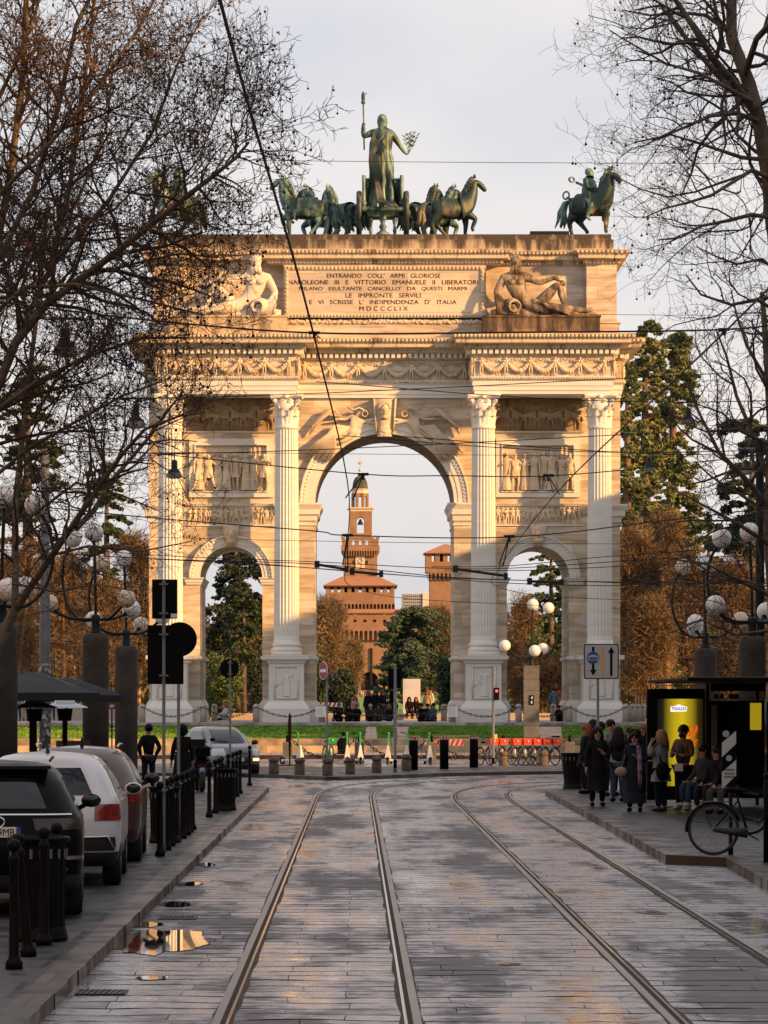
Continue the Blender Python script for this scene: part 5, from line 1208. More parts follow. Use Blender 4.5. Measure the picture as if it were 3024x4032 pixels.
LD = [([(3060, 2500, 84), (3030, 2100, 84), (3040, 1700, 84), (3020, 1400, 84), (3000, 1150, 84)], .2, .06),
      ([(3030, 2000, 84), (2930, 1880, 83), (2830, 1780, 82), (2760, 1640, 82), (2700, 1500, 82)], .08, .02),
      ([(3030, 1900, 84), (2960, 1700, 84), (2900, 1560, 84), (2860, 1400, 84), (2820, 1300, 84)], .07, .02),
      ([(3040, 2150, 84), (2900, 2060, 83), (2790, 2000, 82), (2660, 1930, 82)], .06, .015),
      ([(3040, 2350, 84), (2900, 2280, 83), (2780, 2220, 82), (2640, 2200, 82)], .06, .015),
      ([(3020, 1500, 84), (2940, 1360, 84), (2900, 1240, 84), (2880, 1150, 84)], .05, .015),
      ([(3050, 2480, 84), (2900, 2500, 83), (2760, 2440, 82), (2620, 2500, 82)], .045, .012),
      ([(3030, 1750, 84), (2900, 1690, 83), (2780, 1700, 82), (2680, 1660, 82)], .05, .012)]
tb = W(3060, 0, 84); tb.z = .14
baretree('bare_tree', 'dark bare tree behind the right lamps, lower right side', tb, [(tb, .3), (W(3060, 2500, 84), .22)], [(PW(a), b, c) for a, b, c in LD], oD, 31, mats=(None, m_twig2))

# ---- far trees ------------------------------------------------------------------------
def shards(g, c, rad, n, ln, wd, rn, up=.5, shell=.35):
    """bare twig mass: thin slivers that spread outward through an ellipsoid crown"""
    c = Vector(c)
    for _ in range(n):
        v = rv(rn); s = (rn.random() ** .5) * (1 - shell) + shell * rn.random(); p = c + Vector((v.x * rad[0], v.y * rad[1], v.z * rad[2])) * s
        d = (v * .35 + rv(rn) * 1.0 + Vector((0, 0, up * .8))).normalized() * ln * rn.uniform(.5, 1.3); q = d.cross(rv(rn)).normalized() * wd * rn.uniform(.6, 1.4)
        b = len(g.v); e = p + d; g.v += [tuple(p - q), tuple(p + q), tuple(e)]; g.f.append((b, b + 1, b + 2))
def twigtree(name, label, px, Y, pytop, wpx, seed, m=m_orange, n=5000, h0=.15, mt=m_trunkw, blobs=14, group=None, wd=.028, ln=.8):
    rn = random.Random(seed); k = F / Y; base = Vector((X(px, Y), Y, gz(Y))); H = Z(pytop, Y) - base.z; Wd = wpx / k / 2
    t = thing(name, label, 'tree', base, group=group); tk = G(); cr = G()
    fork = H * rn.uniform(.12, .25); tk.tube([(0, 0, 0), (.1, 0, fork)], [H * .022, H * .017], 8)
    for i in range(blobs):
        a = rn.uniform(0, 2 * PI); rr = Wd * rn.uniform(.15, .72); zc = H * rn.uniform(h0 + .15, .88); sh = 1 - .55 * max(0, zc / H - .5) * 2 * .8
        c = Vector((rr * math.cos(a) * sh, rr * math.sin(a) * sh * .8, zc)); s = rn.uniform(.75, 1.25) * min(Wd, H * .5) * .5
        shards(cr, c, (s, s * .9, s * 1.15), int(1.7 * n / blobs), ln * .8, wd * .75, rn)
        mid = Vector((c.x * .45, c.y * .45, fork + (zc - fork) * .45)); tk.tube([(.1, 0, fork * .9), mid, c, c + Vector((c.x * .15, 0, s * .8))], [H * .011, H * .008, H * .005, H * .002], 5)
    shards(cr, (0, 0, H * .55), (Wd, Wd * .8, H * .42), int(n * .6), ln * .8, wd * .75, rn, shell=0)
    put('trunk', tk, mt, t, True); put('crown', cr, m, t); return t
def clump(g, c, rad, n, s, rn, flat=.5):
    c = Vector(c)
    for _ in range(n):
        v = rv(rn); r = rn.random() ** .45; p = c + Vector((v.x * rad[0], v.y * rad[1], v.z * rad[2])) * r
        a = rv(rn); a.z *= flat; a = a.normalized() * s * rn.uniform(.6, 1.3); b_ = a.cross(rv(rn)).normalized() * s * .45 * rn.uniform(.6, 1.3)
        k = len(g.v); g.v += [tuple(p - a * .5), tuple(p + b_), tuple(p + a * .8), tuple(p - b_)]; g.f.append((k, k + 1, k + 2, k + 3))
def cedar(name, label, px, Y, pytop, wpx, seed, m=m_ever, tiers=9, per=6, n=90, s=.34, droop=.35, h0=.12, mt=m_bark, lean=0, cone=.55):
    rn = random.Random(seed); k = F / Y; base = Vector((X(px, Y), Y, gz(Y))); H = Z(pytop, Y) - base.z; Wd = wpx / k / 2
    t = thing(name, label, 'tree', base); tk = G().tube([(0, 0, 0), (lean * .4, 0, H * .5), (lean, 0, H * .97)], [H * .022, H * .016, H * .004], 8); cr = G()
    for i in range(tiers):
        zt = H * (h0 + (1 - h0) * (i + .5) / tiers); wr = Wd * (1 - cone * (i / tiers) ** 1.3)
        for j in range(per):
            a = rn.uniform(0, 2 * PI); L = wr * rn.uniform(.55, 1.05); zc = zt + rn.uniform(-.04, .04) * H; x0 = lean * zc / H
            tk.tube([(x0, 0, zc), (x0 + L * .5 * math.cos(a), L * .5 * math.sin(a), zc + .12 * L), (x0 + L * math.cos(a), L * math.sin(a), zc - droop * .25 * L)], [H * .006, H * .004, H * .002], 4)
            for q in range(5):
                u_ = .25 + .19 * q; c = (x0 + L * u_ * math.cos(a) + rn.uniform(-.3, .3), L * u_ * math.sin(a) + rn.uniform(-.3, .3), zc + .12 * L * math.sin(PI * u_) - droop * L * u_ * u_ * .5)
                rr = (.32 + .25 * (1 - abs(u_ - .6))) * L * .42; clump(cr, c, (rr, rr, rr * .42), int(n * .6), s * .56, rn, .6)
    clump(cr, (lean, 0, H * .95), (Wd * .12, Wd * .12, H * .05), n // 3, s, rn)
    put('trunk', tk, mt, t, True); put('crown', cr, m, t); return t
def bush(name, label, px, Y, pytop, wpx, seed, m=m_bush, n=3800, s=.16, cat='shrub'):
    rn = random.Random(seed); k = F / Y; base = Vector((X(px, Y), Y, gz(Y))); H = Z(pytop, Y) - base.z; Wd = wpx / k / 2; g = G()
    t = thing(name, label, cat, base)
    for i in range(16):
        a = rn.uniform(0, 2 * PI); zc = H * rn.uniform(.15, .78); rr = Wd * .6 * rn.uniform(.3, 1) * (1 - .35 * zc / H)
        clump(g, (rr * math.cos(a), rr * math.sin(a), zc), (Wd * .42, Wd * .42, H * .24), n // 16, s, rn, 1)
    put('foliage', g, m, t); put('stems', G().tube([(0, 0, 0), (0, 0, H * .6)], [.1, .04], 6), m_bark, t); return t
# left of the arch
cedar('cedar_tree', 'dark green cedar rising behind the far left lamp posts', 110, 232, 1440, 420, 41, m_ever, 11, 6, 110, .42)
cedar('cedar_tree', 'green cedar with drooping layers just left of the arch', 420, 228, 1830, 330, 42, m_ever, 9, 6, 100, .38)
cedar('cedar_tree', 'tall dark cedar beyond the left edge of the street', -150, 240, 1500, 420, 43, m_ever, 9, 6, 90, .45)
for i, (px, Y, pt, wp, lb) in enumerate([(60, 214, 2080, 330, 'sunlit orange bare tree at the far left behind the parasols'), (250, 218, 2130, 300, 'sunlit orange bare tree between the left lamp posts'), (400, 210, 2240, 260, 'low orange bare tree behind the second left lamp post'), (540, 216, 2060, 240, 'sunlit orange bare tree touching the left side of the arch')]):
    twigtree('bare_tree', lb, px, Y, pt, wp, 50 + i, n=6500, group='sunlit bare trees beside the arch')
# seen through the left opening
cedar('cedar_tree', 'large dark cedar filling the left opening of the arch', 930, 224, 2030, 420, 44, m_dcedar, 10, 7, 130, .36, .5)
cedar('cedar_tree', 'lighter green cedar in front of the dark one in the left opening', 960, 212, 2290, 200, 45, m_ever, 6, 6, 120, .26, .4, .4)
bush('laurel_bush', 'big rounded green laurel bush in the left opening of the arch', 880, 206, 2545, 230, 46, s=.15)
bush('laurel_bush', 'dark laurel bush beside the lit stone pillar in the left opening', 1010, 216, 2600, 110, 47, m_dcedar, 2200)
# through the central opening
twigtree('bare_tree', 'orange bare tree at the left jamb of the central arch', 1270, 330, 2330, 230, 60, n=6500, wd=.04, ln=1.1)
twigtree('bare_tree', 'small golden bare tree just left of the castle gate', 1385, 420, 2500, 110, 61, n=3000, wd=.05, ln=1.1)
bush('evergreen_shrub', 'dark rounded evergreen shrub at the left jamb of the central arch', 1325, 245, 2625, 190, 62, m_dcedar, 4500, .2)
bush('evergreen_shrub', 'dark green shrub low at the left jamb, partly behind the no entry sign', 1250, 238, 2560, 110, 63, m_ever, 2500, .2)
cedar('cedar_tree', 'blue green cedar right of centre in the central arch', 1600, 262, 2392, 270, 64, m_blue, 9, 8, 190, .30, .9, .2, lean=.5, cone=.1)
twigtree('bare_tree', 'brown bare tree right of the cedar in the central arch', 1735, 330, 2390, 230, 65, m_brown, 7000, wd=.036, ln=1.0)
bush('evergreen_shrub', 'dark evergreen shrub at the right jamb of the central arch', 1765, 245, 2570, 140, 66, m_dcedar, 3500, .2)
# through the right opening
cedar('pine_tree', 'open evergreen with sky showing through it in the right opening', 2170, 230, 2100, 260, 67, m_ever, 9, 5, 80, .3, .4, .3)
twigtree('bare_tree', 'orange bare tree at the left edge of the right opening', 2045, 224, 2300, 150, 68, n=4500)
cedar('cedar_tree', 'dark cedar at the right jamb of the right opening', 2230, 240, 2200, 220, 69, m_dcedar, 8, 6, 110, .34)
twigtree('bare_tree', 'brown undergrowth tree low in the right opening', 2130, 214, 2560, 260, 70, m_brown, 6500)
bush('laurel_bush', 'olive green bush in the middle of the right opening', 2110, 222, 2430, 150, 71, m_bush, 2500, .2)
# right of the arch
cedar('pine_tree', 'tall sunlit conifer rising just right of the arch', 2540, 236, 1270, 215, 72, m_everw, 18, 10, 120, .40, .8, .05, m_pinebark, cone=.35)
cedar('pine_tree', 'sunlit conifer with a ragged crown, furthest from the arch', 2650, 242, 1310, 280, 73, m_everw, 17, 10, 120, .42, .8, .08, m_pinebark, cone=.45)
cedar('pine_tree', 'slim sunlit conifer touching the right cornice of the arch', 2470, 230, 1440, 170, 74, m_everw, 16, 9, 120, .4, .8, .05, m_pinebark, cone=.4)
for i, (px, Y, pt, wp, lb) in enumerate([(2510, 206, 2010, 200, 'sunlit orange bare tree touching the right side of the arch'), (2620, 210, 1960, 230, 'large orange bare tree below the tall conifers'), (2730, 204, 2120, 200, 'orange bare tree behind the right globe lamps'), (2560, 200, 2330, 200, 'low orange bare tree above the yellow poster')]):
    twigtree('bare_tree', lb, px, Y, pt, wp, 80 + i, n=6500, group='sunlit bare trees beside the arch')
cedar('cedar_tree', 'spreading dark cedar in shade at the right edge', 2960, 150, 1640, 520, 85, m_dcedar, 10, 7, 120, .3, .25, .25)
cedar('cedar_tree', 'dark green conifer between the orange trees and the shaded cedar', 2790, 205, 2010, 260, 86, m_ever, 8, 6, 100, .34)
twigtree('bare_tree', 'shaded brown bare tree behind the bus shelter', 2900, 132, 2150, 300, 87, m_brown, 7000, mt=m_bark, wd=.02, ln=.6)
cedar('cedar_tree', 'evergreen added outside the view to shade the stone lamp pillar', 3366, 141, 2080, 420, 95, m_ever, 7, 6, 100, .4)  # unseen tree, added for the shade it throws on the lamp pillar
cedar('cedar_tree', 'second evergreen added outside the view to shade the right lawn steps', 3420, 146, 2060, 420, 96, m_ever, 7, 6, 100, .4)  # also unseen, added to keep the right end of the steps shaded
# the mass of the park trees further back
rn = random.Random(90); g = G()
for i in range(70):
    px = rn.choice([rn.uniform(-400, 1110), rn.uniform(1930, 3400)]); Y = rn.uniform(262, 330); zt = rn.uniform(5, 12)
    for q in range(5): clump(g, (X(px, Y) + rn.uniform(-3, 3), Y, gz(Y) + zt * rn.uniform(.1, .8)), (2.6, 2.5, 2.4), 260, .34, rn, 1)
o = put('park_wood', g, mat('park_wood_foliage', (.05, .05, .022), .9, col2=(.16, .10, .04), scale=.12, contrast=(.42, .6))); o['kind'] = 'stuff'; o['label'] = 'far mass of mixed trees in the park behind the arch'
# ================================================================ STREET FURNITURE
m_conc = mat('weathered_concrete', (.025, .022, .018), .95, col2=(.065, .056, .044), scale=1.2, contrast=(.35, .7), bump=.3)
m_stonep = mat('coursed_grey_stone', (.11, .115, .115), .85, var=.2, scale=2, bump=.3)
m_blackp = mat('black_iron_paint', (.005, .005, .006), .5, 0, var=.3, scale=5, spec=.1)
m_green = mat('dark_green_iron', (.006, .010, .010), .45, 0, spec=.2)
m_globe = mat('opal_globe', (.72, .71, .68), .25, 0, var=.08, scale=3, coat=.3)
m_globed = mat('dirty_opal_globe', (.60, .47, .33), .35, 0, var=.2, scale=2)
m_grey = mat('galvanised_steel', (.13, .14, .15), .6, .3, var=.15, scale=3)
m_black = mat('matt_black', (.004, .004, .0045), .65, spec=.06)
m_whitep = mat('white_paint', (.78, .78, .77), .5)
m_redp = mat('red_paint', (.33, .018, .02), .45)
def lamp_parts(t, stonemat, courses, yaw, plaque=None, globes=None):
    g = G(); prof = [(.34, 0)]
    if courses:
        for i in range(8): z0 = i * .49; prof += [(.33, z0 + .01), (.33, z0 + .45), (.31, z0 + .46), (.31, z0 + .49)]
        prof += [(.33, 3.93), (.30, 3.98)]; g.lathe(prof, 4 if courses == 2 else 20)
        if courses == 2:
            g.v = [((x * math.cos(PI / 4) - y * math.sin(PI / 4)) * 1.38, (x * math.sin(PI / 4) + y * math.cos(PI / 4)) * 1.38, z) for x, y, z in g.v]
    else: g.lathe([(.34, 0), (.34, 3.8), (.31, 3.92), (.22, 3.96)], 20)
    put('stone_column', g, stonemat, t, courses != 2)
    g = G(); g.lathe([(.16, 3.95), (.13, 4.0), (.11, 4.25), (.13, 4.4), (.05, 4.45)], 10); put('collar', g, m_green, t, True)
    c, s = math.cos(yaw), math.sin(yaw)
    def rot(p): return (p[0] * c - p[1] * s, p[0] * s + p[1] * c, p[2])
    arms = [([(0, 0, 4.3), (.02, 0, 5.3), (.06, 0, 6.3)], (.07, 0, 6.56)), ([(0, 0, 4.32), (.5, .05, 4.3), (.92, .1, 4.65), (1.12, .12, 5.25), (1.06, .12, 5.85), (.88, .1, 6.2)], (.76, .1, 6.42)),
            ([(0, 0, 4.32), (-.5, .0, 4.33), (-.95, 0, 4.62)], (-1.13, 0, 4.83)), ([(0, 0, 4.32), (-.05, -.5, 4.33), (-.08, -.95, 4.45)], (-.09, -1.18, 4.6)), ([(0, 0, 4.32), (.35, .5, 4.33), (.6, .85, 4.5)], (.7, 1.0, 4.72))]
    for i, (pts, gl) in enumerate(arms):
        a = put('arm', G().tube([rot(p) for p in smooth3(pts)], .038, 8), m_green, t, True)
        p = Vector(rot(pts[-1])); q = Vector(rot(gl)); put('cup', G().tube([p, p.lerp(q, .45)], [.05, .10], 10), m_green, a, True)
        put('globe', G().ball((0, 0, 0), .245, 20), globes[i % len(globes)] if globes else m_globe, a, True, loc=q)
    if plaque:
        pl = put('number_plate', G().box(-.09, .09, -.36, -.335, 2.35, 2.75), m_black, t)
        g = G()
        for k, ch_ in enumerate(plaque): g.add(textg(ch_, None, .13, .01), T(0, -.365, 2.58 - k * .18))
        put('numerals', g, m_whitep, pl)
def smooth3(pts, n=4):
    pts = [Vector(p) for p in pts]; out = [pts[0]]
    for i in range(len(pts) - 1):
        p0, p1, p2, p3 = pts[max(i - 1, 0)], pts[i], pts[i + 1], pts[min(i + 2, len(pts) - 1)]
        for k in range(1, n + 1):
            t = k / n; out.append(.5 * ((2 * p1) + (-p0 + p2) * t + (2 * p0 - 5 * p1 + 4 * p2 - p3) * t * t + (-p0 + 3 * p1 - 3 * p2 + p3) * t ** 3))
    return out
LG = 'five-globe street lamps on stone columns'
for px, Y, yaw, cs, m_, pl, gl, lb, s_ in [
    (5, 73, .3, 0, m_conc, None, [m_globe, m_globe, m_globed], 'globe street lamp on a concrete column cut by the left edge', 1),
    (377, 96, 2.4, 0, m_conc, None, [m_globe, m_globe, m_globed, m_globe, m_globed], 'globe street lamp on the thicker concrete column behind the white car', 1.06),
    (497, 107, 2.9, 0, m_conc, None, [m_globe, m_globed, m_globe, m_globed], 'globe street lamp on the concrete column beside the man in black', 1.02),
    (2092, 148, .15, 2, m_stonep, '46', [m_globe], 'globe street lamp on a coursed stone pillar with plate 46 behind the red bikes', 1),
    (2778, 107, 3.4, 0, m_conc, None, [m_globe, m_globed, m_globed, m_globe], 'globe street lamp on a dark column above the bus shelter roof', 1),
    (2962, 88, 2.8, 0, m_conc, None, [m_globe, m_globe, m_globed], 'globe street lamp on a thick concrete column at the right edge', 1)]:
    t = thing('globe_street_lamp', lb, 'street lamp', (X(px, Y), Y, .12 if Y < 110 else .0), 0, LG, s_); lamp_parts(t, m_, cs, yaw, pl, gl)
for px, Y, yaw, pl, lb in [(988, 300, 2.2, 'I', 'sunlit globe lamp on a stone pillar seen through the left opening'), (2016, 300, 1.9, None, 'sunlit globe lamp behind the right opening, beside its left jamb'), (2503, 300, 2.6, 'U', 'sunlit globe lamp on a stone pillar marked U, right of the arch'),
                       (2560, 420, .4, None, 'small far globe lamp above the parasols right of the arch'), (280, 290, .8, None, 'far sunlit globe lamp between the left concrete columns'), (90, 330, .2, None, 'far globe lamp behind the parasols at the left')]:
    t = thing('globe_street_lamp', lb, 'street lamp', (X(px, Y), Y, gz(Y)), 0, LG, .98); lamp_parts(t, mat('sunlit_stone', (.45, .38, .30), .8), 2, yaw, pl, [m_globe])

# ---- iron bollards with ball tops, linked by rails ---------------------------------
def bollard_parts(t):
    put('post', G().lathe([(.075, 0), (.075, .06), (.055, .09), (.045, .12), (.04, .55), (.038, .9), (.05, .93), (.05, .96), (.03, .98), (.03, 1.0)], 12), m_blackp, t, True)
    put('ball', G().ball((0, 0, 1.06), .06, 12), m_blackp, t, True)
GB = 'iron bollards along the left kerb'
ys = [30.2, 31.7, 33.2, 34.4, 52.5, 54.7, 56.2, 57.9, 59.4, 60.9, 62.2, 63.6, 70.6, 73.2, 75.4, 77.2, 81.5, 84, 86.3, 89, 97.6]
words = ['nearest the viewer', 'second nearest the viewer, leaning', 'beside the near litter bin', 'just beyond the near litter bin', 'by the tall back to front sign pole', 'second beyond the tall sign pole', 'third beyond the tall sign pole', 'fourth beyond the tall sign pole', 'fifth beyond the tall sign pole', 'sixth beyond the tall sign pole', 'seventh beyond the tall sign pole', 'last of the group beside the second bin',
         'first of the group with the third bin', 'second of the group with the third bin', 'just before the third bin', 'just after the third bin', 'first of the group beside the silver car', 'second of the group beside the silver car', 'third of the group beside the silver car', 'last linked one beside the silver car', 'alone at the kerb end by the silver car']
b0 = None
for i, y in enumerate(ys):
    lb = 'black iron bollard with ball top, ' + words[i]; x = -2.93 + .015 * math.sin(i * 5)
    if b0 is None: b0 = t = thing('iron_bollard', lb, 'bollard', (x, y, .12), 0, GB); bollard_parts(t)
    else: t = dup(b0, (x, y, .12), .3 * i, lb)
    if i == 1: t.rotation_euler = (R(2), R(-5), 0)
b_rails = [(52.5, 56.2), (57.9, 62.2), (70.6, 75.4), (81.5, 89)]
for (a, b), w_ in zip(b_rails, ['by the tall sign pole', 'beyond the second litter bin', 'beside the third litter bin', 'beside the silver car']):
    g = G().tube([(-2.93, a, 1.06), (-2.93, b, 1.06)], .022, 6); tag(put('handrail', g, m_blackp), 'thin black iron rail joining ball-topped bollards ' + w_, 'rail', 'rails between the bollards')
# ---- litter bins ---------------------------------------------------------------------
def bin_parts(t, flare=0):
    n = 36; g = G(); prof = [(.24, 0), (.25, .03), (.235, .08), (.225, .12), (.22, .2), (.235 + flare, .8), (.24 + flare, .84)]; b = 0
    for r, z_ in prof:
        for j in range(n): a = 2 * PI * j / n; rr = r * (1 - (.05 if j % 2 else 0) * (1 if .1 < z_ < .82 else 0)); g.v.append((rr * math.cos(a), rr * math.sin(a), z_))
    for i in range(len(prof) - 1):
        for j in range(n): p = i * n + j; q = i * n + (j + 1) % n; g.f.append((p, q, q + n, p + n))
    g.f.append(tuple(range(n))); put('body', g, m_blackp, t)
    put('rim', G().torus((0, 0, .86), .25 + flare, .022, 24, 6), m_blackp, t, True); put('liner', G().lathe([(.2, .1), (.21 + flare, .83)], 20, cap=False), m_black, t)
    g = G()
    for j in range(18): a = 2 * PI * j / 18; g.box(-.012, .012, -.004, .004, .70, .78); M = T((.242 + flare) * math.cos(a), (.242 + flare) * math.sin(a), 0, rz=a + PI / 2); g.v[-8:] = [tuple(M @ Vector(v)) for v in g.v[-8:]]
    put('slots', g, m_grey, t)
for i, (px, py, s_, lb) in enumerate([(152, 3700, 1.14, 'black ribbed litter bin nearest the viewer beside the dark car'), (648, 3316, 1.05, 'black ribbed litter bin at the foot of the tall sign pole'), (885, 3190, 1.02, 'black ribbed litter bin third along the left kerb'), (2256, 3106, 1.1, 'black conical litter bin at the tip of the tram platform')]):
    Y = 2.27 * F / (py - CY); t = thing('litter_bin', lb, 'litter bin', (X(px, Y), Y, .12), i, 'black litter bins', s_); bin_parts(t, .05 if i == 3 else 0)
# ---- mushroom shaped stone bollards, black cylinder bollards --------------------------
m_gran = mat('brown_granite', (.06, .042, .03), .85, col2=(.13, .095, .068), scale=14, contrast=(.4, .6), bump=.3)
sb = None
for i, (px, py, w_) in enumerate([(1078, 3048, 'leftmost of the row, nearest the silver car'), (1180, 3050, 'second from the silver car'), (1290, 3054, 'right at the foot of the no entry sign pole'), (1379, 3047, 'fourth from the silver car'), (1483, 3042, 'just left of the dark traffic light pole'), (1600, 3035, 'between the traffic light pole and the first black bollard'), (1982, 3015, 'in front of the leftmost red bikes'), (2140, 3016, 'in front of the rightmost red bikes')]):
    Y = 2.29 * F / (py - CY); lb = 'squat granite bollard, ' + w_; loc = (X(px, Y), Y, .11)
    if sb is None:
        sb = t = thing('stone_bollard', lb, 'bollard', loc, 0, 'squat granite bollards'); put('block', G().lathe([(.16, 0), (.165, .02), (.165, .33), (.13, .36), (.13, .39)], 18), m_gran, t, True); put('cap', G().lathe([(.14, .385), (.17, .40), (.175, .46), (.14, .52), (.05, .545)], 18), m_gran, t, True)
    else: dup(sb, loc, i, lb, 1 + .03 * (i % 3 - 1))
cb_ = None
for i, (px, py, w_) in enumerate([(1628, 3032, 'leftmost, next to the traffic light pole'), (1749, 3028, 'middle one of three'), (1866, 3022, 'rightmost, beside the red bikes')]):
    Y = 2.29 * F / (py - CY); loc = (X(px, Y), Y, .11); lb = 'black cylindrical bollard with red-white band, ' + w_
    if cb_ is None:
        cb_ = t = thing('cylinder_bollard', lb, 'bollard', loc, 0, 'black cylindrical bollards'); put('post', G().lathe([(.155, 0), (.155, 1.0), (.15, 1.02)], 20), m_black, t, True)
        bd = put('band', G().lathe([(.162, 1.02), (.162, 1.12), (.15, 1.135)], 20), m_whitep, t, True); g = G()
        for k in range(8): a0 = k * PI / 4; g.prism([(.1635 * math.cos(a0 + d), .1635 * math.sin(a0 + d), z_) for d, z_ in ((0, 1.025), (.4, 1.025), (.62, 1.115), (.22, 1.115))], (0, 0, 0.001))
        put('red_stripes', g, m_redp, bd); put('red_ring', G().lathe([(.164, 1.10), (.164, 1.135), (.1, 1.14)], 20), m_redp, t)
    else: dup(cb_, loc, i, lb)
# ---- chains ----------------------------------------------------------------------------
def chain(p, q, sag, lk=.16, r=.02):
    p, q = Vector(p), Vector(q); L = (q - p).length; n = max(4, int(L * 1.08 / lk)); g = G()
    for i in range(n):
        t = (i + .5) / n; c = p.lerp(q, t) - Vector((0, 0, sag * 4 * t * (1 - t))); t2 = t + .01; c2 = p.lerp(q, t2) - Vector((0, 0, sag * 4 * t2 * (1 - t2))); d = (c2 - c).normalized()
        l = G().torus((0, 0, 0), lk * .36, r, 8, 4, 'z', (1.6, .9, 1)); M = Matrix.Translation(c) @ d.to_track_quat('X', 'Z').to_matrix().to_4x4() @ Matrix.Rotation(PI / 2 * (i % 2), 4, 'X'); g.add(l, M)
    return g
m_rust = mat('rusty_chain', (.05, .03, .02), .7, .4)
pl0 = None; pp = []
for i, (px, w_) in enumerate([(1132, 'behind the leftmost green scooter'), (1415, 'between the pair of green scooters'), (1699, 'behind the barrier boards'), (1981, 'behind the red bikes'), (2243, 'behind the litter bin on the platform'), (2540, 'hidden behind the waiting people')]):
    Y = 141.5; loc = (X(px, Y), Y, 0); pp.append(Vector(loc)); lb = 'grey granite chain post ' + w_
    if pl0 is None: pl0 = t = thing('chain_post', lb, 'post', loc, 0, 'granite chain posts'); put('block', G().bbox(-.19, .19, -.19, .19, 0, .86, .02), m_stonep, t); put('hook', G().lathe([(.06, .86), (.08, .92), (.05, 1.0), (.07, 1.06), (.02, 1.14)], 8), m_black, t, True)
    else: dup(pl0, loc, 0, lb)
for i in range(5):
    tag(put('chain', chain(pp[i] + Vector((.1, 0, 1.04)), pp[i + 1] + Vector((-.1, 0, 1.04)), .78), m_rust, None, True), 'sagging rusty chain between granite posts, ' + ['behind the left green scooters', 'behind the traffic light pole', 'behind the black bollards', 'behind the red bikes', 'behind the waiting people'][i], 'chain', 'chains between granite posts')
m_pale2 = mat('pale_granite', (.38, .33, .29), .85, var=.15, scale=8)
st0 = None; sp = []
for i, (px, Y, dk, w_) in enumerate([(560, 176.3, 0, 'left of the leftmost column pedestal'), (800, 176.3, 0, 'at the left jamb of the left opening'), (1008, 176.3, 0, 'at the right jamb of the left opening'), (1268, 176.3, 0, 'behind the left white notice'), (1782, 176.3, 0, 'behind the right white notice'), (2042, 176.3, 0, 'at the left side of the right opening'), (2242, 176.3, 0, 'at the right side of the right opening'), (2464, 176.3, 0, 'just right of the arch'),
                                  (844, 189, 1, 'dark on the far side of the left opening'), (1022, 189, 1, 'dark by the far right jamb of the left opening'), (1748, 189, 1, 'on the far side of the central opening'), (2178, 189, 1, 'shaded in front of the couple in the right opening'), (2490, 179, 0, 'second right of the arch'), (2510, 181.5, 0, 'third right of the arch'), (2530, 184, 0, 'fourth right of the arch')]):
    loc = (X(px, Y), Y, 1.46); lb = 'round-topped pale stone bollard ' + w_
    if st0 is None: st0 = t = thing('round_stone_bollard', lb, 'bollard', loc, 0, 'round-topped stone bollards round the arch'); put('shaft', G().lathe([(.165, 0), (.16, .7), (.15, .72), (.16, .74), (.155, .82), (.11, .9), (.03, .93)], 18), m_pale2, t, True); put('ring', G().torus((0, -.16, .74), .04, .012, 10, 5, 'y'), m_black, t)
    else: t = dup(st0, loc, 0, lb)
    if Y < 177: sp.append(Vector(loc))
for i in range(7):
    tag(put('chain', chain(sp[i] + Vector((.1, -.15, .74)), sp[i + 1] + Vector((-.1, -.15, .74)), .45, .15, .018), m_rust, None, True), 'sagging chain ' + ['in front of the leftmost pedestal', 'across the left opening', 'in front of the second pedestal', 'across the central opening', 'in front of the third pedestal', 'across the right opening', 'in front of the rightmost pedestal'][i], 'chain', 'chains round the arch')
for px, w_ in ((1263, 'left of the central opening'), (1782, 'right of the central opening')):
    t = thing('notice_board', 'white printed notice hung on a stone bollard ' + w_, 'notice', (X(px, 175.9), 175.9, Z(2823, 175.9)), 0, 'white notices'); put('sheet', G().box(-.26, .26, 0, .02, 0, .52), m_whitep, t); g = G()
    for k in range(8): g.box(-.2, .2 - .07 * (k % 3), -.003, 0, .08 + k * .05, .095 + k * .05)
    put('print', g, mat('grey_print', (.4, .4, .42), .8), t)

# ---- low wall behind the arch, white panel, tape barrier, park fence --------------------
g = G().bbox(X(1240, 205), X(1775, 205), 205, 205.6, gz(205), gz(205) + .42, .03); tag(put('low_wall', g, m_pale2), 'long low sunlit stone wall seen through the central opening', 'wall')
g = G().bbox(X(780, 207), X(1050, 207), 207, 207.6, gz(205), gz(205) + .42, .03); tag(put('low_wall', g, m_pale2), 'low sunlit stone wall in the left opening', 'wall')
g = G().bbox(X(1985, 207), X(2250, 207), 207, 207.6, gz(205), gz(205) + .42, .03); tag(put('low_wall', g, m_pale2), 'low sunlit stone wall in the right opening', 'wall')
g = G().bbox(X(40, 200), X(560, 200), 200, 200.6, gz(200), gz(200) + .85, .03); tag(put('low_wall', g, m_pale2), 'pale stone wall beyond the lawn left of the arch', 'wall')
t = thing('white_panel', 'blank white upright panel standing in the central opening', 'panel', (X(1621, 222), 222, gz(222))); H = Z(2673, 222) - gz(222)
put('board', G().box(-.55, .55, 0, .08, .05, H), mat('panel_grey_white', (.5, .52, .55), .6), t); put('frame', G().box(-.52, .52, .085, .6, 0, .12).box(-.5, -.44, .085, .14, .12, H - .1).box(.44, .5, .085, .14, .12, H - .1), m_grey, t)
t = thing('tape_barrier', 'red and white striped barrier boards by the left jamb of the central opening', 'barrier', (X(1290, 203), 203, gz(203)))
put('board', G().box(-.85, .85, 0, .03, .8, 1.05), m_whitep, t); g = G()
for k in range(6): g.prism([(-.8 + k * .27, -.004, .8), (-.68 + k * .27, -.004, .8), (-.58 + k * .27, -.004, 1.05), (-.70 + k * .27, -.004, 1.05)], (0, .002, 0))
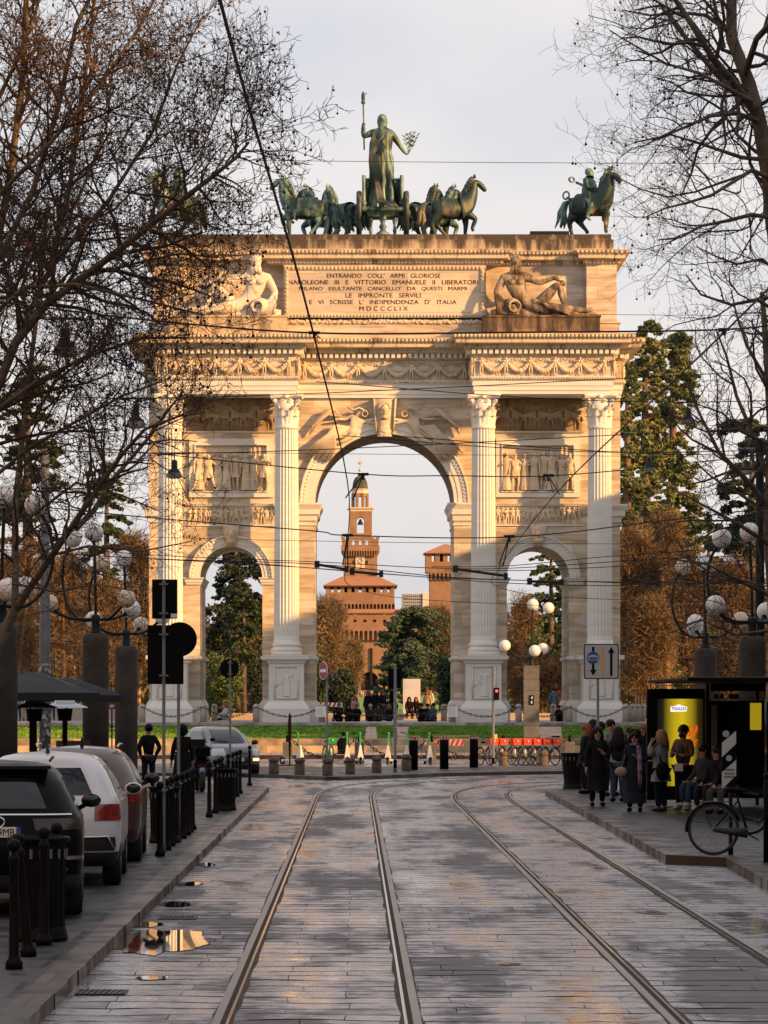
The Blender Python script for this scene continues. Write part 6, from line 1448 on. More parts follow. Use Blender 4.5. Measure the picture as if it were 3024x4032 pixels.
put('red_stripes', g, m_redp, t); put('legs', G().box(-.8, -.75, .0, .05, 0, .8).box(.75, .8, 0, .05, 0, .8), m_grey, t)
def fence(px0, px1, Y, h, lb):
    x0, x1 = X(px0, Y), X(px1, Y); t = thing('iron_fence', lb, 'fence', ((x0 + x1) / 2, Y, gz(Y))); w_ = (x1 - x0) / 2; g = G(); n = int((x1 - x0) / .17)
    for i in range(n): x = -w_ + i * .17; g.box(x, x + .03, 0, .03, .1, h)
    put('bars', g, m_black, t); put('rails', G().box(-w_, w_, -.01, .04, .15, .2).box(-w_, w_, -.01, .04, h - .3, h - .25), m_black, t)
fence(30, 575, 202, 2.3, 'black iron park fence behind the lawn left of the arch')
fence(2450, 3100, 202, 2.3, 'black iron park fence behind the lawn right of the arch')
# crowd barriers with red white boards
cbr = None
for i, (px, w_) in enumerate([(1602, 'left one of the pair'), (1735, 'middle one behind the green scooter'), (1806, 'right one beside the red bikes')]):
    Y = 148 + i * .5; loc = (X(px, Y), Y, 0); lb = 'grey steel crowd barrier with hoop ends, ' + w_
    if cbr is None:
        cbr = t = thing('crowd_barrier', lb, 'barrier', loc, 0, 'steel crowd barriers'); put('frame', G().tube([(-.62, 0, .1), (-.62, 0, .9), (-.52, 0, 1.02), (.52, 0, 1.02), (.62, 0, .9), (.62, 0, .1)], .024, 6), m_grey, t, True); g = G()
        for k in range(9): g.tube([(-.5 + k * .125, 0, .2), (-.5 + k * .125, 0, 1.0)], .009, 4)
        g.tube([(-.62, 0, .2), (.62, 0, .2)], .014, 5); put('bars', g, m_grey, t)
        for s in (-.5, .5): put('foot', G().tube([(s, -.3, .02), (s, 0, .12), (s, .3, .02)], .018, 5), m_grey, t)
    else: dup(cbr, loc, R(4 * i), lb)
for px, w_ in ((1700, 'between the black bollards'), (1797, 'right of the middle black bollard')):
    t = thing('barrier_board', 'red and white striped board on a crowd barrier ' + w_, 'board', (X(px, 147.6), 147.6, .62), 0, 'striped boards', .7); put('board', G().box(-.42, .42, 0, .03, 0, .4), mat('greyed_white_board', (.32, .31, .3), .7), t); g = G()  # white lowered to grey in place of partial shade on the board
    for k in range(3): g.prism([(-.4 + k * .3, -.004, 0), (-.25 + k * .3, -.004, 0), (-.07 + k * .3, -.004, .4), (-.22 + k * .3, -.004, .4)], (0, .002, 0))
    put('red_stripes', g, m_redp, t)

# ================================================================ SIGNS AND SIGNALS
def pole(t, h, r=.03, m=None, name='pole', x=0, y=0, z0=0): return put(name, G().lathe([(r * 1.3, z0), (r * 1.3, z0 + .1), (r, z0 + .12), (r, h)], 10, (x, y, 0)), m or m_grey, t, True)
def clips(t, zs, w=.3):
    g = G()
    for z_ in zs: g.box(-w / 2, w / 2, -.06, -.03, z_ - .015, z_ + .015)
    put('clamps', g, m_grey, t)
m_back = mat('dark_sign_back', (.006, .006, .007), .7, 0, spec=.06)
Y = 54; k = F / Y; t = thing('road_sign', 'tall pole with two dark rectangular sign backs and a round one, beside the second bin', 'road sign', (X(645, Y), Y, .12)); zl = lambda py: Z(py, Y) - .12
pole(t, zl(2285), .026); cx_ = lambda px: (px - 645) / k
put('sign_back', G().box(cx_(598), cx_(698), .03, .045, zl(2436), zl(2281)), m_back, t, label='upper rectangular sign seen from behind'); 
put('sticker', G().box(cx_(672), cx_(698), .026, .029, zl(2432), zl(2416)), m_whitep, t)
put('sign_back', G().box(cx_(580), cx_(722), .05, .065, zl(2694), zl(2461)), m_back, t, label='large rectangular sign seen from behind'); clips(t, [zl(2300), zl(2415), zl(2498), zl(2660)], .14)
Y = 62; k = F / Y; t = thing('road_sign', 'round dark sign back on the second pole, overlapping the large rectangular one', 'road sign', (X(703, Y), Y, .12)); zl = lambda py: Z(py, Y) - .12
pole(t, zl(2500), .028); q = G().lathe([(.305, 0), (.305, .015)], 32); q.v = [(x, z_ + .04, y) for x, y, z_ in q.v]; put('sign_back', q, m_back, t, loc=((707 - 703) / k, 0, zl(2517))); put('sticker', G().box(-.04, .06, .03, .034, zl(2692), zl(2676)), m_whitep, t)
Y = 82; t = thing('road_sign', 'small round sign back on a stickered pole beside the silver car', 'road sign', (X(906, Y), Y, .12)); zl = lambda py: Z(py, Y) - .12
pole(t, zl(2600), .027); q = G().lathe([(.225, 0), (.225, .012)], 28); q.v = [(x, z_ + .04, y) for x, y, z_ in q.v]; put('sign_back', q, m_back, t, loc=(-.02, 0, zl(2632))); clips(t, [zl(2610), zl(2655)], .12)
Y = 113.5; t = thing('no_entry_sign', 'red no entry sign turned nearly edge-on beside the central opening', 'road sign', (X(1288, Y), Y, .11), 0); zl = lambda py: Z(py, Y) - .11
pole(t, zl(2610), .03); q = G().lathe([(.29, 0), (.29, .015)], 32); q.v = [(x, z_ - .05, y) for x, y, z_ in q.v]; d = put('disc', q, m_redp, t, loc=(-.08, 0, zl(2641))); d.rotation_euler = (0, 0, R(-62)); put('bar', G().box(-.2, .2, -.056, -.052, -.05, .05), m_whitep, d)
put('rim', G().torus((0, -.045, 0), .285, .012, 28, 4, 'y'), m_whitep, d)
Y = 118; t = thing('traffic_light', 'traffic light seen from behind on a stickered grey pole, centre of the island', 'traffic light', (X(1556, Y), Y, .11)); zl = lambda py: Z(py, Y) - .11; k = F / Y
pole(t, zl(2626), .052); rn = random.Random(6); put('base', G().lathe([(.06, 0), (.06, .4)], 12), m_black, t)
put('signal_head', G().bbox(-.24, -.03, .06, .3, zl(2712), zl(2632), .01), m_black, t); put('signal_head', G().bbox(.05, .2, .04, .28, zl(2710), zl(2632), .01), m_black, t); put('pedestrian_signal', G().bbox(-.2, -.03, .06, .26, zl(2766), zl(2724), .01), m_black, t)
g = G()
for _ in range(16): z_ = rn.uniform(.6, 3.0); a = rn.uniform(-2.6, -.5); g.box(.054 * math.cos(a) - .025, .054 * math.cos(a) + .025, .054 * math.sin(a) - .005, .054 * math.sin(a), z_, z_ + rn.uniform(.03, .09))
put('stickers', g, mat('torn_stickers', (.5, .5, .48), .8, col2=(.2, .25, .3), scale=9), t)
Y = 133; t = thing('traffic_light', 'thin grey pole with a small lit red signal in front of the red bikes', 'traffic light', (X(1942, Y), Y, 0)); zl = lambda py: Z(py, Y)
pole(t, zl(2622), .055); put('foot_sleeve', G().lathe([(.062, 0), (.062, .35)], 12), m_black, t); put('signal_head', G().bbox(.03, .22, -.1, .1, zl(2757), zl(2708), .01), m_black, t); q = G().lathe([(.05, 0), (.045, -.02), (.01, -.025)], 16); q.v = [(x, z_, y) for x, y, z_ in q.v]
put('red_lamp', q, mat('red_lamp', (.8, .02, .02), .3, emit=(1, .04, .03), estr=3), t, True, loc=(.125, -.1, zl(2721)))
put('dark_lamp', G(), m_black, t, loc=(.125, -.1, zl(2745))) if 0 else None
Y = 89; k = F / Y; t = thing('lane_sign', 'square grey lane sign with blue disc, yellow line and two black arrows', 'road sign', (X(2354, Y), Y, .14)); zl = lambda py: Z(py, Y) - .14; cx_ = lambda px: (px - 2354) / k
pole(t, zl(2545), .035); m_signw = mat('sign_white', (.42, .43, .44), .45); m_blue = mat('sign_blue', (.015, .07, .25), .4); m_yel = mat('sign_yellow', (.65, .36, .03), .5)
def rr(x0, x1, z0, z1, r, y, d, nn=5):
    pts = []
    for cx__, cz__, a0 in ((x1 - r, z1 - r, 0), (x0 + r, z1 - r, PI / 2), (x0 + r, z0 + r, PI), (x1 - r, z0 + r, 1.5 * PI)):
        for i in range(nn + 1): a = a0 + PI / 2 * i / nn; pts.append((cx__ + r * math.cos(a), y, cz__ + r * math.sin(a)))
    return G().prism(pts, (0, d, 0))
put('border', rr(cx_(2298), cx_(2436), zl(2674), zl(2535), .05, -.05, .02), m_grey, t); pa = put('panel', rr(cx_(2300), cx_(2434), zl(2672), zl(2537), .045, -.056, .004), m_black, t); put('face', rr(cx_(2302.5), cx_(2431.5), zl(2669.5), zl(2539.5), .04, -.062, .004), m_signw, pa)
def disk(cx__, cz__, r, y, d=.003, n=28): return G().prism([(cx__ + r * math.cos(2 * PI * i / n), y, cz__ + r * math.sin(2 * PI * i / n)) for i in range(n)], (0, d, 0))
def arrow(x, zt, zb, up, w=5, hw=13, hh=24):
    g = G(); g.box(cx_(x - w), cx_(x + w), -.068, -.065, zl(zb), zl(zt)) if 0 else None
    if up: g.box(cx_(x - 4.5), cx_(x + 4.5), -.068, -.064, zl(zb), zl(zt + hh)); g.prism([(cx_(x - hw), -.068, zl(zt + hh)), (cx_(x + hw), -.068, zl(zt + hh)), (cx_(x), -.068, zl(zt))], (0, .004, 0))
    else: g.box(cx_(x - 4.5), cx_(x + 4.5), -.068, -.064, zl(zb - hh), zl(zt)); g.prism([(cx_(x), -.068, zl(zb)), (cx_(x + hw), -.068, zl(zb - hh)), (cx_(x - hw), -.068, zl(zb - hh))], (0, .004, 0))
    return g
put('down_arrow', arrow(2335, 2547, 2661, False), m_black, t); put('up_arrow', arrow(2406, 2547, 2661, True), m_black, t); put('yellow_line', G().box(cx_(2368), cx_(2377), -.068, -.064, zl(2663), zl(2547)), m_yel, t)
bd = put('blue_disc', disk(cx_(2334), zl(2590), 24 / k, -.072), m_blue, t); q = rr(cx_(2315), cx_(2354), zl(2600), zl(2582), .02, -.075, .002); q.add(G().box(cx_(2323), cx_(2347), -.075, -.073, zl(2582), zl(2579))); put('tram_symbol', q, m_signw, bd)
put('tram_windows', G().box(cx_(2319), cx_(2350), -.078, -.0755, zl(2597), zl(2588)), m_blue, bd)
# catenary pole on the left, covered with stickers
Y = 94; t = thing('catenary_pole', 'tall grey steel pole with stickers at its foot, left behind the parked cars', 'pole', (X(177, Y), Y, .12)); put('pole', G().lathe([(.16, 0), (.15, 3), (.11, Z(1768, Y) - .12)], 12), m_grey, t, True); put('bracket', G().tube([(-.3, 0, Z(1800, Y)), (.1, 0, Z(1800, Y))], .06, 6), m_grey, t)
rn = random.Random(9); g = G()
for _ in range(70):
    a = rn.uniform(-2.8, -.3); z_ = rn.uniform(.3, 3.3); w_ = rn.uniform(.03, .07); M = T(.16 * math.cos(a), .16 * math.sin(a), z_, rz=a + PI / 2); q = G().box(-w_, w_, -.004, .001, 0, rn.uniform(.05, .13)); g.add(q, M)
put('stickers', g, mat('pole_stickers', (.45, .47, .48), .8, col2=(.12, .15, .18), scale=7, contrast=(.45, .55)), t)
Y = 96; t = thing('catenary_pole', 'tall dark steel pole behind the conifers at the right edge', 'pole', (X(2992, Y), Y, .14)); put('pole', G().lathe([(.16, 0), (.14, 3), (.11, 9.5)], 12), m_blackp, t, True); put('bracket', G().tube([(-.6, 0, 9.2), (.1, 0, 9.2)], .05, 6), m_grey, t)

# ================================================================ OVERHEAD WIRES
m_wire = mat('black_cable', (.006, .006, .006), .7)
GW = 'overhead tram wires'
def wire(pts, r, lb, name='overhead_wire', sm=6): return tag(put(name, G().tube(smooth3(pts, sm), r, 5, False), m_wire), lb, 'wire', GW)
hz = 5.72
wire([(-.75, 8, hz + .02), (-.62, 18, hz), (-.38, 31.5, hz), (-.1, 56, hz - .05), (-.24, 82, hz - .1), (-.1, 97, hz - .1), (1.6, 108, hz - .1), (6, 115.5, hz - .1)], .0095, 'thick contact wire running down the middle of the street to the tower')
wire([(3.3, 8, hz), (3.3, 31.5, hz), (3.12, 54.5, hz - .05), (3.4, 82, hz - .1), (3.9, 97, hz - .1), (6.5, 107, hz - .1), (12, 112, hz - .1)], .0095, 'contact wire slanting down from the upper right edge')
def SPW(l, Y): return [W(a, b, Y) for a, b in l]
wire(SPW([(-400, 1150), (0, 1190), (600, 1262), (1240, 1311), (2000, 1309), (2850, 1298), (3100, 1265)], 31.5), .0085, 'nearest span wire crossing the cornice of the arch')
wire(SPW([(-200, 1700), (300, 1755), (700, 1795), (1430, 1867), (1770, 1873), (2180, 1873), (2700, 1825), (3100, 1780)], 55.8), .009, 'second span wire, passing the dome of the far tower')
wire(SPW([(-200, 1960), (300, 2010), (700, 2048), (1240, 2091), (1370, 2108), (2005, 2115), (2600, 2052), (3100, 1990)], 82), .014, 'third span wire, below the belfry of the far tower')
for i, (l, Y, r, w_) in enumerate([([(-200, 2120), (600, 2185), (1240, 2212), (1900, 2240), (2600, 2200), (3100, 2185)], 100, .012, 'upper one in the bundle across the clock'), ([(-200, 2150), (600, 2200), (1240, 2221), (1800, 2275), (2450, 2292), (3100, 2300)], 104, .014, 'middle one in the bundle across the arch'), ([(400, 2190), (1100, 2228), (1500, 2258), (2000, 2296), (2500, 2308)], 108, .013, 'lowest one in the bundle across the arch'),
                           ([(900, 2208), (1380, 2250), (1800, 2278), (2300, 2290), (2800, 2310)], 106, .011, 'thin one between the insulator rods'), ([(1700, 2232), (2000, 2228), (2350, 2195), (2700, 2170), (3100, 2140)], 98, .011, 'one rising to the right behind the right column'), ([(1750, 2245), (2100, 2245), (2600, 2222), (3100, 2200)], 102, .011, 'lower one rising to the right edge')]):
    wire(SPW(l, Y), r, 'overhead wire low across the arch, ' + w_)
for i, (a, b, w_) in enumerate([((1245, 2222), (1372, 2243), 'at the left jamb of the central opening'), ((1383, 2250), (1508, 2262), 'under the clock tower'), ((1790, 2240), (2010, 2270), 'at the right jamb of the central opening'), ((2082, 2289), (2220, 2294), 'across the right opening'), ((2455, 2278), (2600, 2300), 'in front of the orange trees')]):
    Y = 103; p, q = W(*a, Y), W(*b, Y); t = thing('insulator_rod', 'thick black insulator rod on the wires ' + w_, 'insulator', p, 0, 'insulator rods'); d = q - p; put('rod', G().tube([(0, 0, 0), d * .9], .045, 6), m_wire, t)
    put('clamp', G().box(-.05, .1, -.05, .05, -.1, .1), m_wire, t); put('clamp', G().box(d.x * .88, d.x * .88 + .12, -.05, .05, d.z - .08, d.z + .1), m_wire, t)
wire(SPW([(900, 630), (1800, 639), (3100, 645)], 150), .013, 'very thin wire high across the bronze statues')
wire(SPW([(2300, 1238), (2700, 1241), (3100, 1243)], 130), .010, 'very thin wire in the sky right of the attic')
wire(SPW([(600, 1780), (1700, 1790), (2900, 1800)], 130), .010, 'very thin wire through the head of the central opening')
wire(SPW([(600, 2115), (1500, 2135), (2500, 2142)], 130), .010, 'very thin wire below the belfry across the arch')
for i, (px, py, Y, w_) in enumerate([(1237, 1311, 31.5, 'at the crossing over the attic'), (2850, 1298, 31.5, 'at the upper right crossing'), (1430, 1868, 55.8, 'beside the far dome'), (2160, 1873, 55.8, 'over the right carved relief'), (1368, 2108, 82, 'below the belfry'), (2005, 2113, 82, 'left of the right opening')]):
    p = W(px, py, Y); t = thing('wire_hanger', 'small black wire hanger ' + w_, 'hanger', p, 0, 'wire hangers'); target = {0: (-.38, 31.5, hz), 1: (3.3, 31.5, hz), 2: (-.1, 56, hz - .05), 3: (3.12, 54.5, hz - .05), 4: (-.24, 82, hz - .1), 5: (3.4, 82, hz - .1)}[i]
    d = Vector(target) - p; dz = min(-.12, d.z); s_ = Y / 45
    put('clamp', G().box(-.07 * s_, .07 * s_, -.02, .02, -.015 * s_, .02 * s_).box(-.02 * s_, .02 * s_, -.02, .02, -.07 * s_, 0), m_wire, t)
    put('stay', G().tube([(0, 0, 0), (d.x - .06, d.y, d.z)], .009 * s_, 5).tube([(0, 0, 0), (d.x + .06, d.y + .5, d.z)], .009 * s_, 5), m_wire, t)
# hanging street lights
for i, (px, py, Y, s_, w_) in enumerate([(258, 1385, 65.7, 1, 'highest at the left among dense branches'), (535, 1672, 83, 1, 'in front of the left cornice'), (686, 1872, 100, 1, 'in front of the leftmost column'), (2710, 1660, 85, .75, 'upper one at the right before the conifers'), (2556, 1845, 103, .75, 'lower one right of the arch'), (2938, 1860, 90, .7, 'small one in the shaded cedar at the right')]):
    p = W(px, py, Y); t = thing('hanging_street_light', 'bell shaped hanging street light, ' + w_, 'street light', p, 0, 'hanging street lights', s_)
    put('housing', G().lathe([(.2, .06), (.17, .12), (.09, .2), (.085, .42), (.05, .44)], 18), m_green, t, True); put('shade', G().lathe([(.235, -.06), (.225, .0), (.2, .07)], 20, cap=False), m_grey, t, True); put('diffuser', G().lathe([(.22, -.055), (.12, -.09), (.01, -.1)], 18), mat('diffuser', (.5, .5, .48), .4), t, True)
    put('hanger', G().tube([(0, 0, .43), (0, 0, .62)], .02, 6).tube([(-.3, 0, .62), (.3, 0, .62)], .03, 6), m_wire, t)
    wz = p.z + .62 * s_; wire([(p.x - 9, Y, wz + .5), (p.x, Y, wz), (p.x + (1.2 if i == 0 else 14), Y, wz + (.1 if i == 0 else .6))], .008 * Y / 60, 'thin cable of the hanging light ' + w_)

# ================================================================ BUS SHELTER
Y = 78.0; k = F / Y; xs = X(2548, Y); t = thing('bus_shelter', 'dark glass bus shelter with a lit yellow poster and line number box', 'bus shelter', (xs, Y, .14)); zl = lambda py, Y=78.0: Z(py, Y) - .14; lx_ = lambda px: (px - 2548) / k
m_glass = mat('shelter_glass', (.35, .38, .4), .03, 0, trans=1.0, spec=.5)
ad = put('poster_case', G().bbox(0, lx_(2776), 0, .22, .12, zl(2712), .02), m_black, t)
def poster_mat():
    m = bpy.data.materials.new('backlit_yellow_poster'); m.use_nodes = True; nt = m.node_tree; b = nt.nodes['Principled BSDF']; n = nt.nodes.new; L = nt.links.new
    tc = n("ShaderNodeTexCoord"); s = n("ShaderNodeSeparateXYZ"); L(tc.outputs['Object'], s.inputs[0]); r = n("ShaderNodeMapRange"); r.inputs['From Min'].default_value = lx_(2590); r.inputs['From Max'].default_value = lx_(2765); L(s.outputs[0], r.inputs['Value'])
    cr = n("ShaderNodeValToRGB"); e = cr.color_ramp.elements; e[0].color = (.004, .003, .002, 1); e[0].position = 0; e[1].color = (.02, .012, .004, 1); e[1].position = 1
    for p_, c_ in ((.12, (.02, .015, .004)), (.36, (.55, .40, .01)), (.55, (.72, .55, .012)), (.76, (.38, .27, .01)), (.9, (.05, .03, .005))): q = e.new(p_); q.color = (*c_, 1)
    L(r.outputs[0], cr.inputs[0]); L(cr.outputs[0], b.inputs['Emission Color']); L(cr.outputs[0], b.inputs['Base Color']); b.inputs['Emission Strength'].default_value = .45; return m
ps = put('poster', G().box(lx_(2588), lx_(2768), -.006, -.001, zl(3095), zl(2752)), poster_mat(), ad); m_or = mat('poster_orange', (.5, .1, .01), .5, emit=(.45, .07, .005), estr=.8); m_lab = mat('poster_label', (.7, .7, .72), .5, emit=(.7, .68, .72), estr=.8); m_pur = mat('poster_purple', (.06, .02, .08), .5)
lb_ = put('poster_label', G().prism([(lx_(2640), -.012, zl(2803)), (lx_(2703), -.012, zl(2801)), (lx_(2706), -.012, zl(2783)), (lx_(2690), -.012, zl(2780)), (lx_(2672), -.012, zl(2773)), (lx_(2655), -.012, zl(2781)), (lx_(2640), -.012, zl(2782))], (0, .004, 0)), m_lab, ad)
g = textg('TIGULLIO', 58 / k, 12 / k, .004, bold=.02); put('poster_name', g, m_pur, ad, loc=(lx_(2673), -.014, zl(2796)))
g = textg('S\u00cc', 44 / k, 52 / k, .004, bold=.03); o = put('poster_word', g, m_or, ad, loc=(lx_(2712), -.014, zl(2900))); o.rotation_euler = (0, R(22), 0)
g = textg('NE', 36 / k, 24 / k, .004, bold=.02); o = put('poster_word', g, m_or, ad, loc=(lx_(2724), -.014, zl(2930))); o.rotation_euler = (0, R(22), 0)
put('roof', G().layers([(.1, -9), (2.6, -9), (2.6, .4), (.1, .4)], [(0, zl(2690)), (.05, zl(2688)), (.05, zl(2680)), (-.1, zl(2676))]), m_black, t)
for x, y in ((2.45, -8.6), (2.45, .1), (1.35, .12)): put('post', G().box(x - .035, x + .035, y - .035, y + .035, 0, zl(2690)), m_black, t)
put('back_glass', G().box(2.46, 2.475, -8.5, 0, .3, 2.3), m_glass, t); put('side_glass', G().box(1.4, 2.4, -.02, 0, .3, 2.4), m_glass, t)
put('bench', G().bbox(1.6, 2.2, -7.6, -1.5, .40, .46, .02), m_black, t); 
# line sign box hung under the near end of the roof
sb_ = put('sign_box', G().box(1.25, 2.45, -1.6, -1.45, zl(2722), zl(2692)), m_black, t)
m_ivory = mat('sign_ivory', (.55, .55, .52), .5)
for x, s_ in ((1.42, '19'), (1.75, '1')):
    nb = put('number_tile', rr(x - .12, x + .12, zl(2754), zl(2732), .03, -1.61, .01), m_ivory, t); put('tile_face', rr(x - .105, x + .105, zl(2752), zl(2734), .02, -1.62, .006), m_black, nb); put('line_number', textg(s_, None, .075, .004), m_ivory, nb, loc=(x, -1.622, zl(2748)))
put('timetable_case', G().box(1.28, 1.4, -1.5, -1.44, zl(2960), zl(2775)), mat('timetable', (.10, .10, .085), .5), t); put('yellow_strip', G().box(2.12, 2.36, -1.5, -1.44, zl(2872), zl(2768)), mat('yellow_strip', (.55, .42, .02), .5, emit=(.5, .36, .01), estr=.35), t); put('case_back', G().box(1.2, 2.44, -1.43, -1.40, .2, zl(2760)), m_black, t)
# striped totem board with stickers, its pole, near bicycle
Y = 52.6; k = F / Y; t = thing('striped_sign_post', 'narrow black and white striped board covered in stickers on a pole beside the bicycle', 'sign', (X(2877, Y), Y, .14)); zl = lambda py: Z(py, 52.6) - .14; lx_ = lambda px: (px - 2877) / k
pole(t, zl(2880), .03, m_blackp); put('board', G().box(lx_(2841), lx_(2897), -.05, -.03, zl(3096), zl(2874)), m_black, t)
g = G()
for za, zb in ((2960, 2905), (3085, 3020)): g.prism([(lx_(2841), -.054, zl(za + 22)), (lx_(2897), -.054, zl(za - 32)), (lx_(2897), -.054, zl(zb - 28)), (lx_(2841), -.054, zl(zb + 20))], (0, .003, 0))
put('white_stripes', g, m_signw, t); g = disk(lx_(2857), zl(2889), .05, -.058); g.add(disk(lx_(2869), zl(2985), .045, -.058)); put('round_stickers', g, mat('pale_blue_sticker', (.25, .35, .42), .5), t)
rn = random.Random(17); g = G()
for z0_ in (3035, 3050, 3063):
    for q in range(5): x = 2850 + q * 8; g.tube([(lx_(x), -.057, zl(z0_)), (lx_(x + 3), -.057, zl(z0_ - 9)), (lx_(x + 6), -.057, zl(z0_ - 1)), (lx_(x + 8), -.057, zl(z0_ - 8))], .004, 4)
put('graffiti', g, m_black, t)
Y = 50; t = thing('iron_post', 'plain dark post holding the front of the parked bicycle at the right edge', 'post', (X(3018, Y), Y, .14)); put('post', G().lathe([(.045, 0), (.04, 1.15), (.02, 1.2)], 12), m_blackp, t, True); put('cap', G().ball((0, 0, 1.23), .05, 10), m_blackp, t, True)

# ---- parasols and patio heaters on the left -------------------------------------------
m_canvas = mat('dark_canvas', (.008, .011, .015), .8, var=.2, scale=2)
for i, (px, py, Y, w_, lb) in enumerate([(120, 2645, 84, 1.3, 'large dark square parasol left of the thicker concrete column'), (262, 2668, 90, 1.15, 'second dark parasol touching the concrete column'), (30, 2650, 80, 1.5, 'dark parasol at the left edge')]):
    t = thing('parasol', lb, 'parasol', (X(px, Y), Y, .12), R(20 * i), 'dark parasols'); h = Z(py, Y) - .12
    g = G(); P = [(-w_, -w_), (w_, -w_), (w_, w_), (-w_, w_)]; g.layers(P, [(0, h - .62), (0, h - .45), (-w_ * .5, h - .18), (-w_ * .97, h)]); put('canopy', g, m_canvas, t); put('pole', G().lathe([(.03, 0), (.03, h)], 8), m_blackp, t)
m_heat = mat('heater_hood', (.42, .46, .50), .3, .7)
for i, (px, Y, lb) in enumerate([(135, 84, 'patio heater with a square pale metal hood, left one'), (255, 86, 'patio heater with a square pale metal hood, right one beside the column')]):
    t = thing('patio_heater', lb, 'patio heater', (X(px, Y), Y, .12), R(10), 'patio heaters'); h = Z(2758, Y) - .12; q = .52
    put('hood', G().layers([(-q, -q), (q, -q), (q, q), (-q, q)], [(0, h - .18), (-.03, h - .15), (-.28, h - .06), (-.3, h)]), m_heat, t); put('burner', G().lathe([(.16, h - .5), (.2, h - .2)], 12), m_black, t); put('pole', G().lathe([(.2, 0), (.2, .5), (.08, .6), (.06, h - .45)], 12), m_blackp, t)
t = thing('menu_board', 'brown board behind the red roofed car left of the concrete column', 'board', (X(287, 88), 88, .12)); put('board', G().box(-.42, .42, 0, .05, .5, 1.35), mat('brown_board', (.05, .025, .018), .7, var=.3), t); put('legs', G().box(-.4, -.35, 0, .05, 0, .5).box(.35, .4, 0, .05, 0, .5), m_blackp, t)
t = thing('hanging_sign', 'small dark red sign with a white emblem between the two concrete columns', 'sign', (X(440, 100), 100, Z(2792, 100))); put('panel', G().box(-.14, .14, 0, .04, 0, .17), mat('dark_red_panel', (.16, .01, .015), .5), t); put('emblem', G().box(-.08, .08, -.004, 0, .07, .1).box(-.03, .03, -.004, 0, .04, .13), m_whitep, t); put('post', G().box(-.02, .02, .045, .08, -Z(2792, 100) + .12, .17), m_blackp, t)
# ================================================================ CARS
def rrect(z, y0, y1, hw, r):
    pts = []; r = min(r, hw * .9, (y1 - y0) * .45)
    def arc(cx, cy, a0, n): return [(cx + r * math.cos(a0 + PI / 2 * i / n), cy + r * math.sin(a0 + PI / 2 * i / n), z) for i in range(n)]
    for i in range(4): pts.append(((hw - r) * i / 4, y0, z))
    pts += arc(hw - r, y0 + r, -PI / 2, 5)
    for i in range(10): pts.append((hw, y0 + r + (y1 - y0 - 2 * r) * i / 10, z))
    pts += arc(hw - r, y1 - r, 0, 5)
    for i in range(8): pts.append(((hw - r) * (1 - i / 4), y1, z))
    pts += arc(-hw + r, y1 - r, PI / 2, 5)
    for i in range(10): pts.append((-hw, y1 - r - (y1 - y0 - 2 * r) * i / 10, z))
    pts += arc(-hw + r, y0 + r, PI, 5)
    for i in range(4): pts.append(((-hw + r) * (1 - i / 4), y0, z))
    return [Vector(p) for p in pts]      # 56 points
class Shell:
    def __init__(s, levels): s.lv = levels; s.rings = [rrect(*l) for l in levels]; s.n = 56
    def zlev(s, z):
        for i in range(len(s.lv) - 1):
            if z <= s.lv[i + 1][0]: return i + (z - s.lv[i][0]) / max(1e-6, s.lv[i + 1][0] - s.lv[i][0])
        return len(s.lv) - 1.001
    def pt(s, L, i):
        a = int(min(L, len(s.rings) - 1.001)); t = L - a; k0 = math.floor(i); u = i - k0
        P = lambda r, k: s.rings[r][k % 56]
        return (P(a, k0) * (1 - u) + P(a, k0 + 1) * u) * (1 - t) + (P(a + 1, k0) * (1 - u) + P(a + 1, k0 + 1) * u) * t
    def body(s):
        g = G(); 
        for r in s.rings: g.v += [tuple(p) for p in r]
        for a in range(len(s.rings) - 1):
            for i in range(56): p = a * 56 + i; q = a * 56 + (i + 1) % 56; g.f.append((p, q, q + 56, p + 56))
        g.f.append(tuple(range(55, -1, -1))); b = (len(s.rings) - 1) * 56; c = len(g.v); m = sum(s.rings[-1], Vector()) / 56; g.v.append((m.x, m.y, m.z + .03))
        for i in range(56): g.f.append((b + i, b + (i + 1) % 56, c))
        return g
    def patch(s, z0, z1, i0, i1, off=.006, n=8, taper=0, m=4):
        g = G(); L0, L1 = s.zlev(z0), s.zlev(z1)
        for j in range(m + 1):
            L = L0 + (L1 - L0) * j / m
            for k in range(n + 1):
                i = i0 + (i1 - i0) * k / n; mid = (i0 + i1) / 2; i = mid + (i - mid) * (1 - taper * j / m)
                p = s.pt(L, i); e1 = s.pt(L, i + .3) - s.pt(L, i - .3); e2 = s.pt(min(L + .2, len(s.rings) - 1.01), i) - s.pt(max(L - .2, 0), i); nn = e1.cross(e2)
                nn = nn.normalized() if nn.length > 1e-9 else Vector((0, 0, 1)); q = p + nn * off; g.v.append(tuple(q))
        for j in range(m):
            for k in range(n): p = j * (n + 1) + k; g.f.append((p, p + 1, p + n + 2, p + n + 1))
        return g
m_glassd = mat('dark_car_glass', (.006, .010, .014), .05, 0, spec=.45, coat=.1)
m_tyre = mat('tyre_rubber', (.012, .012, .012), .8)
m_trim = mat('black_plastic_trim', (.018, .018, .018), .55)
m_chrome = mat('bright_metal', (.6, .6, .6), .15, 1)
m_tail = mat('tail_light_red', (.30, .006, .008), .15, coat=.4, col2=(.08, .002, .003), scale=7, contrast=(.4, .6))
m_lens = mat('clear_lens', (.55, .55, .53), .1, coat=.8)
m_plate = mat('plate_white', (.62, .62, .60), .5); m_plateb = mat('plate_blue', (.02, .06, .22), .5)
